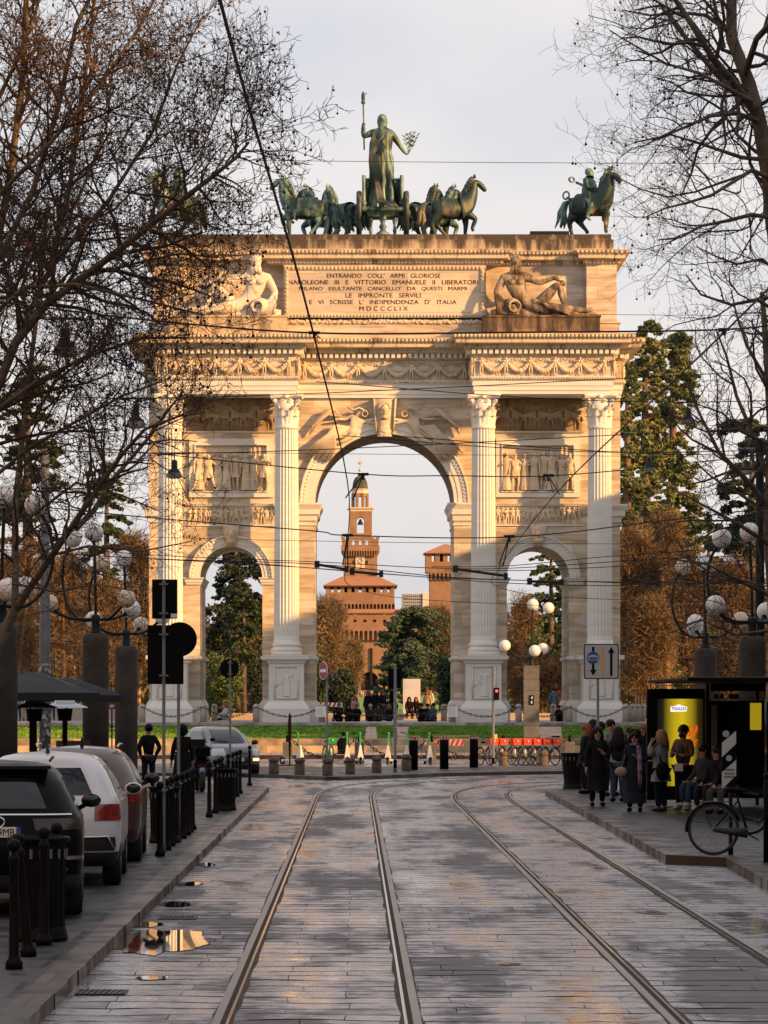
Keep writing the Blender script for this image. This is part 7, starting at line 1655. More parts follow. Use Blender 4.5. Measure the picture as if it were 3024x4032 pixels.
def wheel(t, x, y, r=.34, w=.22, rim=None):
    s = 1 if x > 0 else -1; g = G(); g.lathe([(r * .62, -w / 2), (r * .94, -w / 2), (r, -w / 2 + .03), (r, w / 2 - .03), (r * .94, w / 2), (r * .62, w / 2)], 28, cap=False); g.v = [(z_, x_, y_) for x_, y_, z_ in g.v]
    o = put('wheel', g, m_tyre, t, True, loc=(x, y, r)); q = G().lathe([(.02, w / 2 - .04), (r * .6, w / 2 - .03), (r * .63, w / 2 - .0), (r * .6, -w / 2)], 20, cap=False)
    for k in range(5): a = 2 * PI * k / 5; q.tube([(0, 0, w / 2 - .02), (r * .6 * math.cos(a), r * .6 * math.sin(a), w / 2 - .02)], .025, 5)
    q.v = [(s * z_, x_, y_) for x_, y_, z_ in q.v]; put('rim', q, rim or m_grey, o, True)
def plate(t, x, y, z_, txt, face=-1, w=.52, h=.11, rot=0):
    p = put('number_plate', G().bbox(-w / 2, w / 2, -.012, 0, 0, h, .004), m_plate, t, loc=(x, y, z_)); p.rotation_euler = (0, 0, rot)
    put('blue_strip', G().box(w / 2 - .045, w / 2, -.0135, -.0121, 0, h).box(-w / 2, -w / 2 + .045, -.0135, -.0121, 0, h), m_plateb, p); put('plate_text', textg(txt, w - .13, h * .68, .002), m_black, p, loc=(0, -.0125, h * .16))
def mirror(t, x, y, z_, m, sgn):
    mr = put('side_mirror', G().ball((x + sgn * .14, y, z_), .1, 12, (1.15, .75, .78)).tube([(x, y + .02, z_ - .09), (x + sgn * .1, y, z_ - .03)], .03, 6), m, t, True); put('mirror_glass', G().ball((x + sgn * .14, y - .045, z_), .085, 12, (1.1, .45, .75)), m_glassd, mr, True)
def paint(name, c, var=.0): return mat(name, c, .3, 0, coat=.5 if max(c) > .05 else .03, spec=.5 if max(c) > .05 else .06)
# black SUV seen from behind
S = Shell([(.26, .20, 4.2, .80, .25), (.34, .06, 4.32, .88, .3), (.55, .0, 4.38, .915, .34), (.80, .0, 4.40, .92, .36), (.98, .06, 4.30, .905, .40), (1.06, .10, 4.0, .88, .40), (1.12, .15, 3.25, .85, .38), (1.26, .26, 2.95, .79, .36), (1.42, .42, 2.6, .71, .34), (1.54, .56, 2.3, .63, .32), (1.60, .70, 2.1, .54, .3), (1.635, .9, 1.95, .40, .25)])
m_kcar = paint('black_car_paint', (.003, .004, .006))
t = thing('parked_car', 'black parked car nearest the viewer, seen from behind with its number plate', 'car', (-3.81, 37.3, .12), R(4.2), 'cars parked behind the left kerb'); B = put('body', S.body(), m_kcar, t, True)
put('rear_window', S.patch(1.155, 1.47, -4.6, 4.6, .008, 12, .05), m_glassd, t, True); put('side_window', S.patch(1.16, 1.47, 10, 20, .006, 12), m_glassd, t, True); put('side_window', S.patch(1.16, 1.47, 36, 46, .006, 12), m_glassd, t, True); put('windscreen', S.patch(1.15, 1.5, 24, 32, .006), m_glassd, t, True)
put('rear_bumper', S.patch(.28, .46, -9, 9, .012, 20), m_trim, t, True)
for a, b in ((3.2, 8.2), (-8.2, -3.2)): put('tail_light', S.patch(.93, 1.05, a, b, .012, 8), mat('smoked_tail_light', (.012, .003, .003), .25, coat=.1), t, True)
put('light_bar', S.patch(1.085, 1.10, -7, 7, .012, 14, m=1), m_chrome, t, True); put('spoiler', G().layers([(-.58, .44), (.58, .44), (.55, .75), (-.55, .75)], [(0, 1.575), (-.01, 1.61)]), m_kcar, t)
plate(t, 0, -.012, .86, 'GB079MB'); put('badge', G().torus((0, .04, 1.02), .06, .009, 16, 5, 'y', (1.5, 1, 1)), m_chrome, t, True)
for x in (-.66, .66): put('reflector', G().bbox(x - .1, x + .1, -.0, .03, .5, .53, .004), m_tail, t)
for s in (-1, 1):
    mirror(t, s * .86, 2.95, 1.17, m_kcar, s)
    for y in (.78, 3.5): wheel(t, s * .80, y, .35)
    put('roof_rail', G().tube([(s * .56, .85, 1.66), (s * .58, 1.1, 1.69), (s * .58, 2.0, 1.68)], .016, 6), m_trim, t, True)
put('antenna', G().tube([(-.45, 1.0, 1.64), (-.45, .93, 1.72)], [.03, .012], 6), m_trim, t)
put('body_crease', S.patch(.62, .66, 2.5, 9, .010, 8, m=1), m_chrome, t, True)
# white crossover
S2 = Shell([(.24, .22, 4.0, .80, .25), (.34, .08, 4.12, .87, .3), (.52, .02, 4.18, .90, .30), (.78, .0, 4.19, .905, .32), (.96, .03, 4.12, .90, .34), (1.04, .06, 3.9, .88, .34), (1.10, .10, 3.15, .85, .36), (1.22, .18, 2.95, .80, .36), (1.38, .32, 2.6, .72, .34), (1.50, .48, 2.3, .63, .32), (1.56, .62, 2.1, .54, .3), (1.59, .82, 1.95, .40, .25)])
m_wcar = paint('white_car_paint', (.60, .61, .63))
t = thing('parked_car', 'white parked crossover with a red tail light, behind the black car', 'car', (-3.86, 43.6, .12), R(2.2), 'cars parked behind the left kerb', 1.035); put('body', S2.body(), m_wcar, t, True)
put('rear_window', S2.patch(1.10, 1.42, -4.8, 4.8, .008, 12, .04), m_glassd, t, True); put('side_window', S2.patch(1.13, 1.44, 10, 20, .006, 12), m_glassd, t, True); put('side_window', S2.patch(1.13, 1.44, 36, 46, .006, 12), m_glassd, t, True); put('windscreen', S2.patch(1.12, 1.46, 24, 32, .006), m_glassd, t, True)
put('cladding', S2.patch(.25, .42, -28, 28, .012, 56), m_trim, t, True)
for a, b in ((4.2, 8.7), (-8.7, -4.2)): put('tail_light', S2.patch(.80, .99, a, b, .014, 8, .15), m_tail, t, True); 
for a, b in ((2.6, 7.2), (-7.2, -2.6)): v_ = put('bumper_vent', S2.patch(.44, .60, a, b, .012, 6, .1), m_trim, t, True)
for s in (-1, 1): put('vent_trim', G().tube([(s * .34, -.0, .46), (s * .45, -.02, .60), (s * .76, .0, .61), (s * .84, .07, .45)], .014, 5), m_chrome, t, True)
for s in (-1, 1):
    mirror(t, s * .86, 2.85, 1.12, m_wcar, s)
    for y in (.80, 3.35): wheel(t, s * .79, y, .34)
put('antenna', G().tube([(.0, .95, 1.59), (.0, .88, 1.69)], [.03, .01], 6), m_trim, t); put('exhaust_shield', G().tube([(-.4, .03, .30), (.3, .03, .30)], .06, 8), m_trim, t, True)
plate(t, 0, -.015, .62, 'FX 412')
# reddish brown estate further on
m_rcar = paint('maroon_car_paint', (.055, .02, .02))
t = thing('parked_car', 'reddish brown parked car, its roof showing above the white one', 'car', (-4.0, 50.2, .12), R(2.0), 'cars parked behind the left kerb', 1.03); put('body', S2.body(), m_rcar, t, True)
put('rear_window', S2.patch(1.12, 1.42, -4.6, 4.6, .008, 12), m_glassd, t, True); put('side_window', S2.patch(1.13, 1.44, 10, 20, .006, 12), m_glassd, t, True); put('windscreen', S2.patch(1.12, 1.46, 24, 32, .006), m_glassd, t, True)
for a, b in ((3.6, 8.0), (-8.0, -3.6)): put('tail_light', S2.patch(.84, 1.02, a, b, .014, 6), m_tail, t, True)
for s in (-1, 1):
    mirror(t, s * .86, 2.85, 1.12, m_trim, s); put('roof_rail', G().tube([(s * .56, .8, 1.6), (s * .58, 1.0, 1.64), (s * .58, 2.0, 1.63)], .018, 6), m_chrome, t, True)
    for y in (.80, 3.35): wheel(t, s * .79, y, .34)
put('antenna', G().tube([(.05, 1.05, 1.59), (.05, .98, 1.73)], [.03, .01], 6), m_trim, t)
# small silver hatchback facing the viewer
S3 = Shell([(.22, .15, 3.35, .70, .25), (.34, .05, 3.48, .76, .34), (.55, .0, 3.52, .785, .40), (.78, .0, 3.50, .79, .42), (.90, .03, 3.38, .785, .42), (.97, .06, 3.05, .77, .38), (1.02, .08, 2.62, .755, .34), (1.30, .14, 2.15, .68, .28), (1.46, .24, 1.75, .61, .26), (1.51, .34, 1.6, .56, .26), (1.53, .45, 1.5, .46, .22)])
m_scar = paint('silver_car_paint', (.12, .13, .14))
t = thing('silver_car', 'small silver hatchback facing the viewer with an amber light on, left of the square', 'car', (X(905, 114.5) - .95, 117.6, .02), PI + R(20), s=1.05); put('body', S3.body(), m_scar, t, True)
put('windscreen', S3.patch(1.04, 1.44, 23, 33, .008, 12, .03), m_glassd, t, True); put('side_window', S3.patch(1.05, 1.40, 10, 21, .006, 12, .1), m_glassd, t, True); put('side_window', S3.patch(1.05, 1.40, 35, 46, .006, 12, .1), m_glassd, t, True); put('rear_window', S3.patch(1.05, 1.4, -4, 4, .006), m_glassd, t, True)
for a, b in ((19.8, 23.6), (32.4, 36.2)): hl = put('headlight', S3.patch(.66, .87, a, b, .015, 8, .2), m_lens, t, True)
put('fog_light', S3.patch(.50, .57, 32.6, 34.6, .016, 5), mat('amber_lamp', (.8, .35, .08), .2, emit=(1, .45, .12), estr=4), t, True); put('fog_light', S3.patch(.50, .57, 21.4, 23.4, .016, 5), m_lens, t, True)
put('grille', S3.patch(.42, .60, 25, 31, .012, 8), m_trim, t, True); put('upper_grille', S3.patch(.70, .74, 25, 31, .012, 8, m=1), m_trim, t, True); put('front_bumper', S3.patch(.24, .38, 20, 36, .012, 16), m_trim, t, True); plate(t, 0, 3.535, .48, 'CZ 310', rot=PI, w=.4)
for s in (-1, 1):
    mirror(t, s * .76, 2.35, 1.06, m_trim, s)
    for y in (.62, 2.85): wheel(t, s * .70, y, .30, .19)
    put('wiper', G().tube([(s * .1, 2.66, 1.03), (s * .1 + .42, 2.45, 1.13)], .008, 4), m_black, t)
put('steering_wheel', G().torus((.3, 2.0, 1.0), .17, .015, 14, 5, 'y'), m_black, t)
# ================================================================ TWO-WHEELERS
def cyc_wheel(t, y, r=.335, m=None, tw=.02, sp=14):
    o = put('wheel', G().torus((0, 0, 0), r, tw, 30, 6, 'x'), m_tyre, t, True, loc=(0, y, r + tw)); g = G()
    for k in range(sp): a = 2 * PI * k / sp; g.tube([(.012 * (-1) ** k, 0, 0), (0, r * math.cos(a), r * math.sin(a))], .0022, 3, False)
    g.torus((0, 0, 0), r - .022, .01, 26, 5, 'x'); g.tube([(-.05, 0, 0), (.05, 0, 0)], .022, 8); put('rim', g, m_grey, o, True)
def citybike(t, mf, basket=None, panel=None, heavy=1.):
    cyc_wheel(t, -.53); cyc_wheel(t, .55); b = .017 * heavy
    g = G().tube([(0, -.53, .355), (0, -.06, .30)], b * .8, 6).tube([(0, -.06, .30), (0, -.22, .86)], b, 8).tube([(0, -.53, .355), (0, -.19, .76)], b * .7, 6)
    g.tube(smooth3([(0, -.06, .30), (0, .12, .36), (0, .30, .62), (0, .40, .86)]), b * 1.1, 8).tube([(0, -.13, .52), (0, .10, .46), (0, .33, .74)], b, 8).tube([(0, .37, .80), (0, .42, .98)], b * 1.2, 8); put('frame', g, mf, t, True)
    put('fork', G().tube([(-.05, .55, .355), (-.045, .45, .70), (0, .40, .86), (.045, .45, .70), (.05, .55, .355)], b * .7, 6), mf, t, True)
    put('handlebar', G().tube(smooth3([(-.30, .18, 1.02), (-.26, .34, 1.07), (-.08, .44, 1.05), (.08, .44, 1.05), (.26, .34, 1.07), (.30, .18, 1.02)]), .013, 6), m_chrome if not panel else m_trim, t, True)
    put('saddle', G().ball((0, -.27, .90), .12, 12, (.75, 1.1, .32)).ball((0, -.14, .895), .05, 8, (.7, 1.6, .5)), m_black, t, True)
    put('mudguard', G().tube([(0, -.53 + .375 * math.cos(a), .355 + .375 * math.sin(a)) for a in [R(x) for x in range(20, 200, 15)]], .022, 5), mf if not panel else m_trim, t, True); put('mudguard', G().tube([(0, .55 + .375 * math.cos(a), .355 + .375 * math.sin(a)) for a in [R(x) for x in range(30, 175, 15)]], .022, 5), mf if not panel else m_trim, t, True)
    put('chain_guard', G().tube([(.05, -.52, .36), (.05, -.06, .31)], [.035, .07], 8), m_trim, t, True); put('pedals', G().tube([(.06, -.06, .30), (.09, .08, .22), (.17, .08, .22)], .012, 5).tube([(-.06, -.06, .30), (-.09, -.20, .38), (-.17, -.20, .38)], .012, 5), m_trim, t, True)
    put('rear_rack', G().tube([(-.05, -.30, .74), (-.05, -.72, .74), (.05, -.72, .74), (.05, -.30, .74)], .008, 5).tube([(0, -.7, .74), (0, -.56, .38)], .007, 4), m_trim, t, True)
    put('lock_cable', G().tube([(0, .02, .5), (.06, .08, .42), (.0, .12, .5)], .012, 5), m_trim, t)
    if basket: put('basket', G().layers([(-.17, .50), (.17, .50), (.17, .72), (-.17, .72)], [(-.02, .82), (.02, 1.04), (.02, 1.05)], cap1=False).box(-.16, .16, .51, .71, .83, .84), basket, t)
    if panel: put('body_panel', G().tube([(0, .46, .78), (0, .50, .52), (0, .54, .36)], [.035, .045, .03], 8), panel, t, True)
    if basket: put('headlight', G().ball((0, .75, .95), .04, 8), m_lens, t, True)
t = thing('bicycle', 'black city bicycle leaning by the striped sign post at the right edge', 'bicycle', (X(2962, 52.3), 52.3, .14), -PI / 2 - R(6)); t.scale = (1.08, 1.08, 1.08); citybike(t, m_blackp)
m_rb = mat('red_bike_basket', (.75, .04, .02), .45); m_silv = mat('silver_bike_frame', (.42, .42, .42), .35, .4)
rb = None
for i, (px, w_) in enumerate([(1925, 'leftmost, with a yellow tag on its bars'), (1962, 'second from the left, behind the thin pole'), (2012, 'third from the left'), (2052, 'fourth, in the middle of the row'), (2090, 'third from the right'), (2127, 'second from the right'), (2166, 'rightmost, with a coiled lock above the basket')]):
    loc = (X(px, 137) - .15, 135.5 + .12 * i, 0); lb = 'hire bicycle with a red basket, ' + w_
    if rb is None: rb = t = thing('hire_bicycle', lb, 'bicycle', loc, PI + R(24), 'red hire bicycles in a row'); citybike(t, m_silv, m_rb, m_silv)
    else: t = dup(rb, loc, PI + R(24 + (i * 37) % 9), lb)
    if i == 6: put('coiled_lock', G().torus((0, .60, 1.12), .15, .035, 16, 6, 'z', (1, 1, 1)), m_black, t, True)
put('yellow_tag', G().box(-.09, .09, .74, .745, 1.04, 1.22), m_yel, rb)
m_lime = mat('lime_green', (.02, .26, .06), .4); m_scw = mat('scooter_white', (.55, .56, .56), .4)
def escooter(t):
    for y, nm in ((-.42, 'wheel'), (.48, 'wheel')): put(nm, G().torus((0, y, .12), .085, .04, 18, 8, 'x'), m_tyre, t, True)
    put('deck', G().bbox(-.085, .085, -.42, .30, .13, .20, .02), m_scw, t); put('stem', G().tube([(0, .44, .22), (0, .30, 1.16)], .034, 8), m_lime, t, True)
    put('front_panel', G().layers([(-.09, .33), (.09, .33), (.09, .50), (-.09, .50)], [(-.01, .16), (.015, .26), (-.03, .52), (-.055, .72)]), m_scw, t)
    put('fender', G().tube([(0, .57, .16), (0, .52, .24), (0, .42, .26)], [.045, .055, .045], 8), m_black, t, True)
    put('handlebar', G().tube(smooth3([(-.27, .20, 1.20), (-.1, .28, 1.18), (.1, .28, 1.18), (.27, .20, 1.20)]), .017, 6), m_black, t, True); put('head_unit', G().ball((0, .30, 1.15), .06, 10, (1, .8, 1.1)), m_lime, t, True)
    put('rear_fender', G().tube([(0, -.30, .22), (0, -.45, .25), (0, -.54, .16)], .035, 6), m_black, t, True); put('kickstand', G().tube([(.06, 0, .14), (.16, .0, .0)], .01, 5), m_black, t)
es = None
for i, (px, Y, rz, w_) in enumerate([(1147, 138.5, PI + .95, 'leftmost, turned sideways by the dark pole'), (1363, 139.5, PI + .1, 'left one of the pair by the chain post'), (1412, 138.8, PI + .16, 'right one of the pair by the chain post'), (1534, 138.6, PI - .15, 'just left of the traffic light pole'), (1605, 139.4, PI - .1, 'half hidden behind the leftmost black bollard'), (1683, 138.7, PI + .2, 'between the left and middle black bollards')]):
    lb = 'green and white electric scooter, ' + w_; loc = (X(px, Y), Y, 0)
    if es is None: es = thing('electric_scooter', lb, 'scooter', loc, rz, 'green electric scooters', 1.05); escooter(es)
    else: dup(es, loc, rz, lb)
t = thing('electric_bicycle', 'green and white electric hire bike beside the no entry sign', 'bicycle', (X(1292, 139.5), 139.5, 0), PI + .25); citybike(t, m_lime, m_lime, m_scw, 1.7)
t = thing('folded_sign', 'dark pointed advertising flag pole base beside the leftmost scooter', 'sign', (X(1141, 135), 135, 0)); put('blade', G().lathe([(.02, 0), (.05, .9), (.07, 1.5), (.05, 1.95), (.01, 2.05)], 10, sx=1, sy=.4), m_black, t, True); put('foot', G().box(-.5, .3, -.25, .25, 0, .04), m_black, t)
# scooter motorbike by the men
t = thing('motor_scooter', 'black motor scooter seen from behind with a white number plate, beside the hooded person', 'motor scooter', (X(795, 90.5), 90.5, .12), R(8))
for y in (0, 1.3): put('wheel', G().torus((0, y, .28), .21, .075, 22, 8, 'x'), m_tyre, t, True)
put('body', G().layers([(-.19, -.05), (.19, -.05), (.16, .75), (-.16, .75)], [(-.08, .38), (0, .55), (.02, .75), (-.03, .84)]).layers([(-.22, 1.0), (.22, 1.0), (.2, 1.2), (-.2, 1.2)], [(-.05, .3), (0, .6), (-.03, 1.05)]).box(-.15, .15, .6, 1.1, .28, .36), m_blackp, t); put('seat', G().ball((0, .35, .88), .2, 12, (.8, 2.1, .4)), m_black, t, True)
put('tail_light', G().bbox(-.12, .12, -.08, -.04, .66, .72, .005), m_tail, t); plate(t, 0, -.09, .47, 'DX 482', w=.2, h=.16); put('handlebar', G().tube([(-.36, .95, 1.12), (-.2, 1.05, 1.08), (.2, 1.05, 1.08), (.36, .95, 1.12)], .02, 6), m_black, t, True)
put('windshield', G().box(-.2, .2, 1.16, 1.17, 1.0, 1.35), m_glassd, t)
for s in (-1, 1): put('mirror', G().tube([(s * .3, 1.0, 1.1), (s * .36, 1.0, 1.3)], .008, 4).ball((s * .37, .99, 1.34), .06, 8, (1.2, .3, .8)), m_black, t, True)
put('top_case', G().bbox(-.2, .2, -.2, .12, .92, 1.18, .04), m_black, t)
put('leg_cover', G().ball((0, .95, .75), .3, 12, (.95, .6, 1.1)), m_canvas, t, True)

# ================================================================ PEOPLE
m_skin = mat('skin', (.33, .18, .12), .55, var=.06, scale=20)
clo = {}
def cm(name, c, r=.85):
    if name not in clo: clo[name] = mat(name, tuple(x * (.55 if max(c) < .1 else .8) for x in c), r, spec=.15, var=.18, scale=9, bump=.2, bscale=25)
    return clo[name]
BLK = cm('black_cloth', (.010, .010, .012)); NAV = cm('navy_cloth', (.018, .022, .035)); GRY = cm('grey_hoodie', (.25, .27, .28)); BRN = cm('brown_jacket', (.16, .085, .035)); JEA = cm('blue_denim', (.035, .06, .11)); BEI = cm('beige_cloth', (.42, .32, .19)); WHT = cm('white_cloth', (.55, .53, .5)); TAN = cm('tan_trousers', (.20, .12, .07)); DGR = cm('dark_grey_cloth', (.07, .07, .075)); PNK = cm('pink_cloth', (.48, .30, .28)); BLU = cm('blue_jacket', (.07, .13, .2)); ORG = cm('rust_cloth', (.35, .15, .04)); PLD = mat('purple_plaid_scarf', (.05, .02, .05), .9, col2=(.22, .14, .2), scale=12, contrast=(.45, .55))
HB = cm('dark_brown_hair', (.025, .014, .009), .55); HBL = cm('blond_hair', (.24, .14, .06), .55); HG_ = cm('ginger_hair', (.22, .07, .02), .55); HK = cm('black_hair', (.008, .007, .007), .5); HGR = cm('grey_hair', (.2, .19, .18), .6)
DEF = None
def sub_skin(pose, keys, edges, fat, ov=None):
    n = {'pel': ((0, 0, .53), .078), 'bel': ((0, .0, .60), .072), 'che': ((0, 0, .71), .088), 'nek': ((0, .005, .835), .034), 'jaw': ((0, -.008, .875), .045), 'hd': ((0, -.002, .93), .058), 'top': ((0, .004, .965), .042),
         'sL': ((.098, 0, .795), .042), 'eL': ((.135, .015, .63), .028), 'wL': ((.15, -.03, .49), .018), 'hL': ((.153, -.05, .43), .018), 'sR': ((-.098, 0, .795), .042), 'eR': ((-.135, .015, .63), .028), 'wR': ((-.15, -.03, .49), .018), 'hR': ((-.153, -.05, .43), .018),
         'tL': ((.055, 0, .48), .058), 'kL': ((.062, -.008, .27), .036), 'aL': ((.065, .012, .055), .022), 'fL': ((.07, -.07, .022), .02), 'tR': ((-.055, 0, .48), .058), 'kR': ((-.062, -.008, .27), .036), 'aR': ((-.065, .012, .055), .022), 'fR': ((-.07, -.07, .022), .02)}
    for k, p in pose.items(): n[k] = (p, n[k][1])
    m = {k: (n[k][0], (ov or {}).get(k, n[k][1]) * fat * (.74 if (len(keys) > 20 and k in ('pel', 'bel', 'che', 'sL', 'sR', 'eL', 'eR', 'tL', 'tR', 'kL', 'kR', 'aL', 'aR')) else 1)) for k in keys}; return skin(m, edges, keys[0], 1), n
TK = ['che', 'bel', 'pel', 'nek', 'sL', 'eL', 'wL', 'sR', 'eR', 'wR']; TE = [('che', 'bel'), ('bel', 'pel'), ('che', 'nek')] + [(a, b) for s in 'LR' for a, b in (('che', 's' + s), ('s' + s, 'e' + s), ('e' + s, 'w' + s))]
LK_ = ['pel', 'tL', 'kL', 'aL', 'tR', 'kR', 'aR']; LE = [('pel', 'tL'), ('tL', 'kL'), ('kL', 'aL'), ('pel', 'tR'), ('tR', 'kR'), ('kR', 'aR')]
FK = TK + ['jaw', 'hd', 'top', 'hL', 'hR'] + ['tL', 'kL', 'aL', 'fL', 'tR', 'kR', 'aR', 'fR']
FE = TE + [('nek', 'jaw'), ('jaw', 'hd'), ('hd', 'top'), ('wL', 'hL'), ('wR', 'hR')] + LE + [('aL', 'fL'), ('aR', 'fR')]
SIT = {'tL': (.06, -.03, .50), 'kL': (.075, -.27, .50), 'aL': (.075, -.27, .29), 'fL': (.08, -.34, .26), 'tR': (-.06, -.03, .50), 'kR': (-.075, -.27, .50), 'aR': (-.075, -.25, .29), 'fR': (-.08, -.32, .26), 'eL': (.13, -.03, .64), 'wL': (.08, -.17, .55), 'hL': (.05, -.22, .54), 'eR': (-.13, -.03, .64), 'wR': (-.08, -.17, .55), 'hR': (-.05, -.22, .54)}
GSIT = dict(SIT, seat=1, tL=(.055, -.03, .51), kL=(.08, -.19, .665), aL=(.075, -.27, .50), fL=(.08, -.34, .46), tR=(-.055, -.03, .51), kR=(-.075, -.18, .66), aR=(-.075, -.25, .50), fR=(-.08, -.32, .46), eL=(.14, -.06, .66), wL=(.08, -.17, .64), hL=(.03, -.2, .645), eR=(-.14, -.06, .66), wR=(-.08, -.17, .64), hR=(-.03, -.2, .645))
def person(px, Y, h, face, label, top, legs, hair, hstyle='short', pose=None, coat=0, near=True, shoes=None, z0=None, grp=None, extra=None, hood=False):
    """face: 0 looks at the viewer, 90 looks to the picture's left, 180 away"""
    pose = pose or {}; sit = pose.get('tL', (0, 0, .48))[2] == .50 and 'kL' in pose
    z0 = gz(Y) + .02 if z0 is None else z0; drop = .24 if sit == True else 0
    t = thing('person', label, 'person', (X(px, Y), Y, z0 + (.0 if not sit else 0)), R(-face), grp, h)
    if sit: t.location.z = z0 + .45 - .50 * h + .06 * h if 'seat' not in pose else z0 - .2
    if 'seat' in pose: t.location.z = z0 - .435 * h
    pose = {k: v for k, v in pose.items() if k != 'seat'}
    b, n = sub_skin(pose, FK, FE, 1.0); hd = n['hd'][0]
    b.ball((hd[0], hd[1] - .062, hd[2] - .008), .013, 6, (.8, 1, 1.5)); 
    for s in (-1, 1): b.ball((hd[0] + s * .058, hd[1] + .004, hd[2] - .005), .014, 6, (.5, .8, 1.3))
    for s in 'LR':      # five fingers on each hand
        w_, hh = Vector(n['w' + s][0]), Vector(n['h' + s][0]); d = (hh - w_).normalized(); sg = 1 if s == 'L' else -1; sx = Vector((sg * .25, -.9, .1)); sx = (sx - d * sx.dot(d)).normalized()
        if near:
            for q, ln in enumerate((.042, .048, .045, .036)): o_ = hh + sx * (.012 - .008 * q); b.tube([o_, o_ + d * ln * .55, o_ + d * ln - Vector((sg * .012, 0, 0))], [.0055, .005, .004], 5)
            b.tube([hh - d * .012 + sx * .014, hh + sx * .03 + d * .014, hh + sx * .03 + d * .03], [.0065, .006, .004], 5)
    bo = put('body', b, m_skin, t, True)
    if near: 
        g = G()
        for s in (-1, 1): g.ball((hd[0] + s * .022, hd[1] - .0545, hd[2] + .006), .0065, 6, (1.3, .6, .7))
        put('eyes', g, m_black, bo)
        put('lips', G().ball((hd[0], hd[1] - .057, hd[2] - .040), .011, 6, (1.5, .5, .45)), cm('lips', (.3, .06, .05), .5), bo)
    tp, _ = sub_skin(pose, TK, TE, 1.14 if not coat else 1.24, {'wL': .024, 'wR': .024, 'nek': .04, 'eL': .032, 'eR': .032, 'pel': .085}); put('coat' if coat else 'top', tp, top, t, True)
    lg, _ = sub_skin(pose, LK_, LE, 1.12, {'aL': .034, 'aR': .034, 'kL': .042, 'kR': .042}); put('trousers', lg, legs, t, True)
    if coat:
        g = G(); m_ = 26; ph = px * .1
        for z_, rx, ry in ((.62, .10, .088), (.52, .112, .10), (.40, .125, .108), (.53 - coat * .5, .132, .112), (.53 - coat, .142, .12)):
            for j in range(m_): a = 2 * PI * j / m_; f_ = 1 + .05 * math.sin(a * 5 + ph) * (.62 - z_) * 3; g.v.append((rx * math.cos(a) * f_, ry * math.sin(a) * f_, z_))
        for i in range(4):
            for j in range(m_): p = i * m_ + j; q = i * m_ + (j + 1) % m_; g.f.append((p, p + m_, q + m_, q))
        g.f.append(tuple(4 * m_ + j for j in range(m_))); put('coat_skirt', g, top, t, True)
    for s in 'LR':
        a_, f_ = Vector(n['a' + s][0]), Vector(n['f' + s][0]); d = f_ - a_; put('shoe', G().tube([a_ + Vector((0, .012, -.028)) - d * .12, a_ + d * .45 + Vector((0, 0, -.012)), f_ + Vector((0, 0, .004)), f_ + d * .18], [.028, .03, .024, .014], 8), shoes or m_black, t, True)
    hg = G().ball((hd[0], hd[1] + .012, hd[2] + .018), .066, 14, (1, 1.08, .98))
    if hstyle != 'short':
        L = .20 if hstyle == 'long' else .09
        for i in range(22):
            a = -.25 + (PI + .5) * i / 21; x, y = .062 * math.cos(a), .058 * math.sin(a) + .012; hg.tube([(hd[0] + x * .9, hd[1] + y, hd[2] + .03), (hd[0] + x * 1.12, hd[1] + y * 1.1, hd[2] - .04), (hd[0] + x * 1.15, hd[1] + y * 1.25 + .005, hd[2] - .04 - L * .6), (hd[0] + x * 1.0, hd[1] + y * 1.3, hd[2] - .04 - L)], [.014, .017, .016, .007], 5)
        if hstyle == 'curly':
            rn = random.Random(int(px))
            for i in range(50): v = rv(rn); hg.ball((hd[0] + v.x * .075, hd[1] + abs(v.y) * .075 + .0, hd[2] + .005 + v.z * .085), .022, 6)
    put('hair', hg, hair, t, True)
    if hood: put('hood', G().ball((hd[0], hd[1] + .02, hd[2] - .0), .08, 12, (1, 1.05, 1.15)), top, t, True)
    if extra: extra(t, n)
    return t
m_bag = mat('tan_leather_bag', (.22, .16, .09), .6, var=.2, scale=6)
def x_phone(t, n): h_ = n['hR'][0]; put('phone', G().box(h_[0] - .012, h_[0] + .012, h_[1] - .02, h_[1] - .014, h_[2] - .04, h_[2] + .02), m_black, t)
def x_bagscarf(t, n):
    put('handbag', G().ball((-.16, -.07, .50), .07, 12, (1.15, .6, .9)).tube([(-.16, -.05, .55), (-.10, -.02, .78), (.0, .04, .83)], .007, 5), m_bag, t, True)
    put('scarf', G().tube([(.05, -.075, .82), (.075, -.115, .70), (.08, -.125, .5), (.085, -.135, .3)], [.028, .03, .03, .026], 8).torus((0, -.01, .835), .05, .022, 14, 6, 'z'), PLD, t, True)
def x_bigbag(t, n): put('shoulder_bag', G().ball((.10, .09, .50), .12, 12, (.95, .6, 1.0)).tube([(.08, .06, .6), (.10, .02, .82), (.12, -.08, .7)], .012, 5), BLK, t, True)
def x_glasses(t, n): hd = n['hd'][0]; put('sunglasses', G().ball((hd[0] + .022, hd[1] - .062, hd[2] + .006), .017, 8, (1.1, .4, .8)).ball((hd[0] - .022, hd[1] - .062, hd[2] + .006), .017, 8, (1.1, .4, .8)), m_black, t, True); put('beard', G().ball((hd[0], hd[1] - .03, hd[2] - .05), .042, 10, (1, .8, .75)), HB, t, True); put('shirt', G().ball((0, -.055, .66), .09, 12, (.75, .6, 1.35)), DGR, t, True); put('bag_strip', G().box(-.06, .06, -.10, -.09, .46, .55), WHT, t)
GP = 'people waiting at the tram stop'
chest = {'eL': (.15, -.03, .64), 'wL': (.07, -.13, .66), 'hL': (.03, -.145, .69)}
phone2 = {'eL': (.14, -.02, .65), 'wL': (.08, -.13, .64), 'hL': (.04, -.16, .66), 'eR': (-.14, -.02, .65), 'wR': (-.08, -.13, .64), 'hR': (-.04, -.16, .66)}
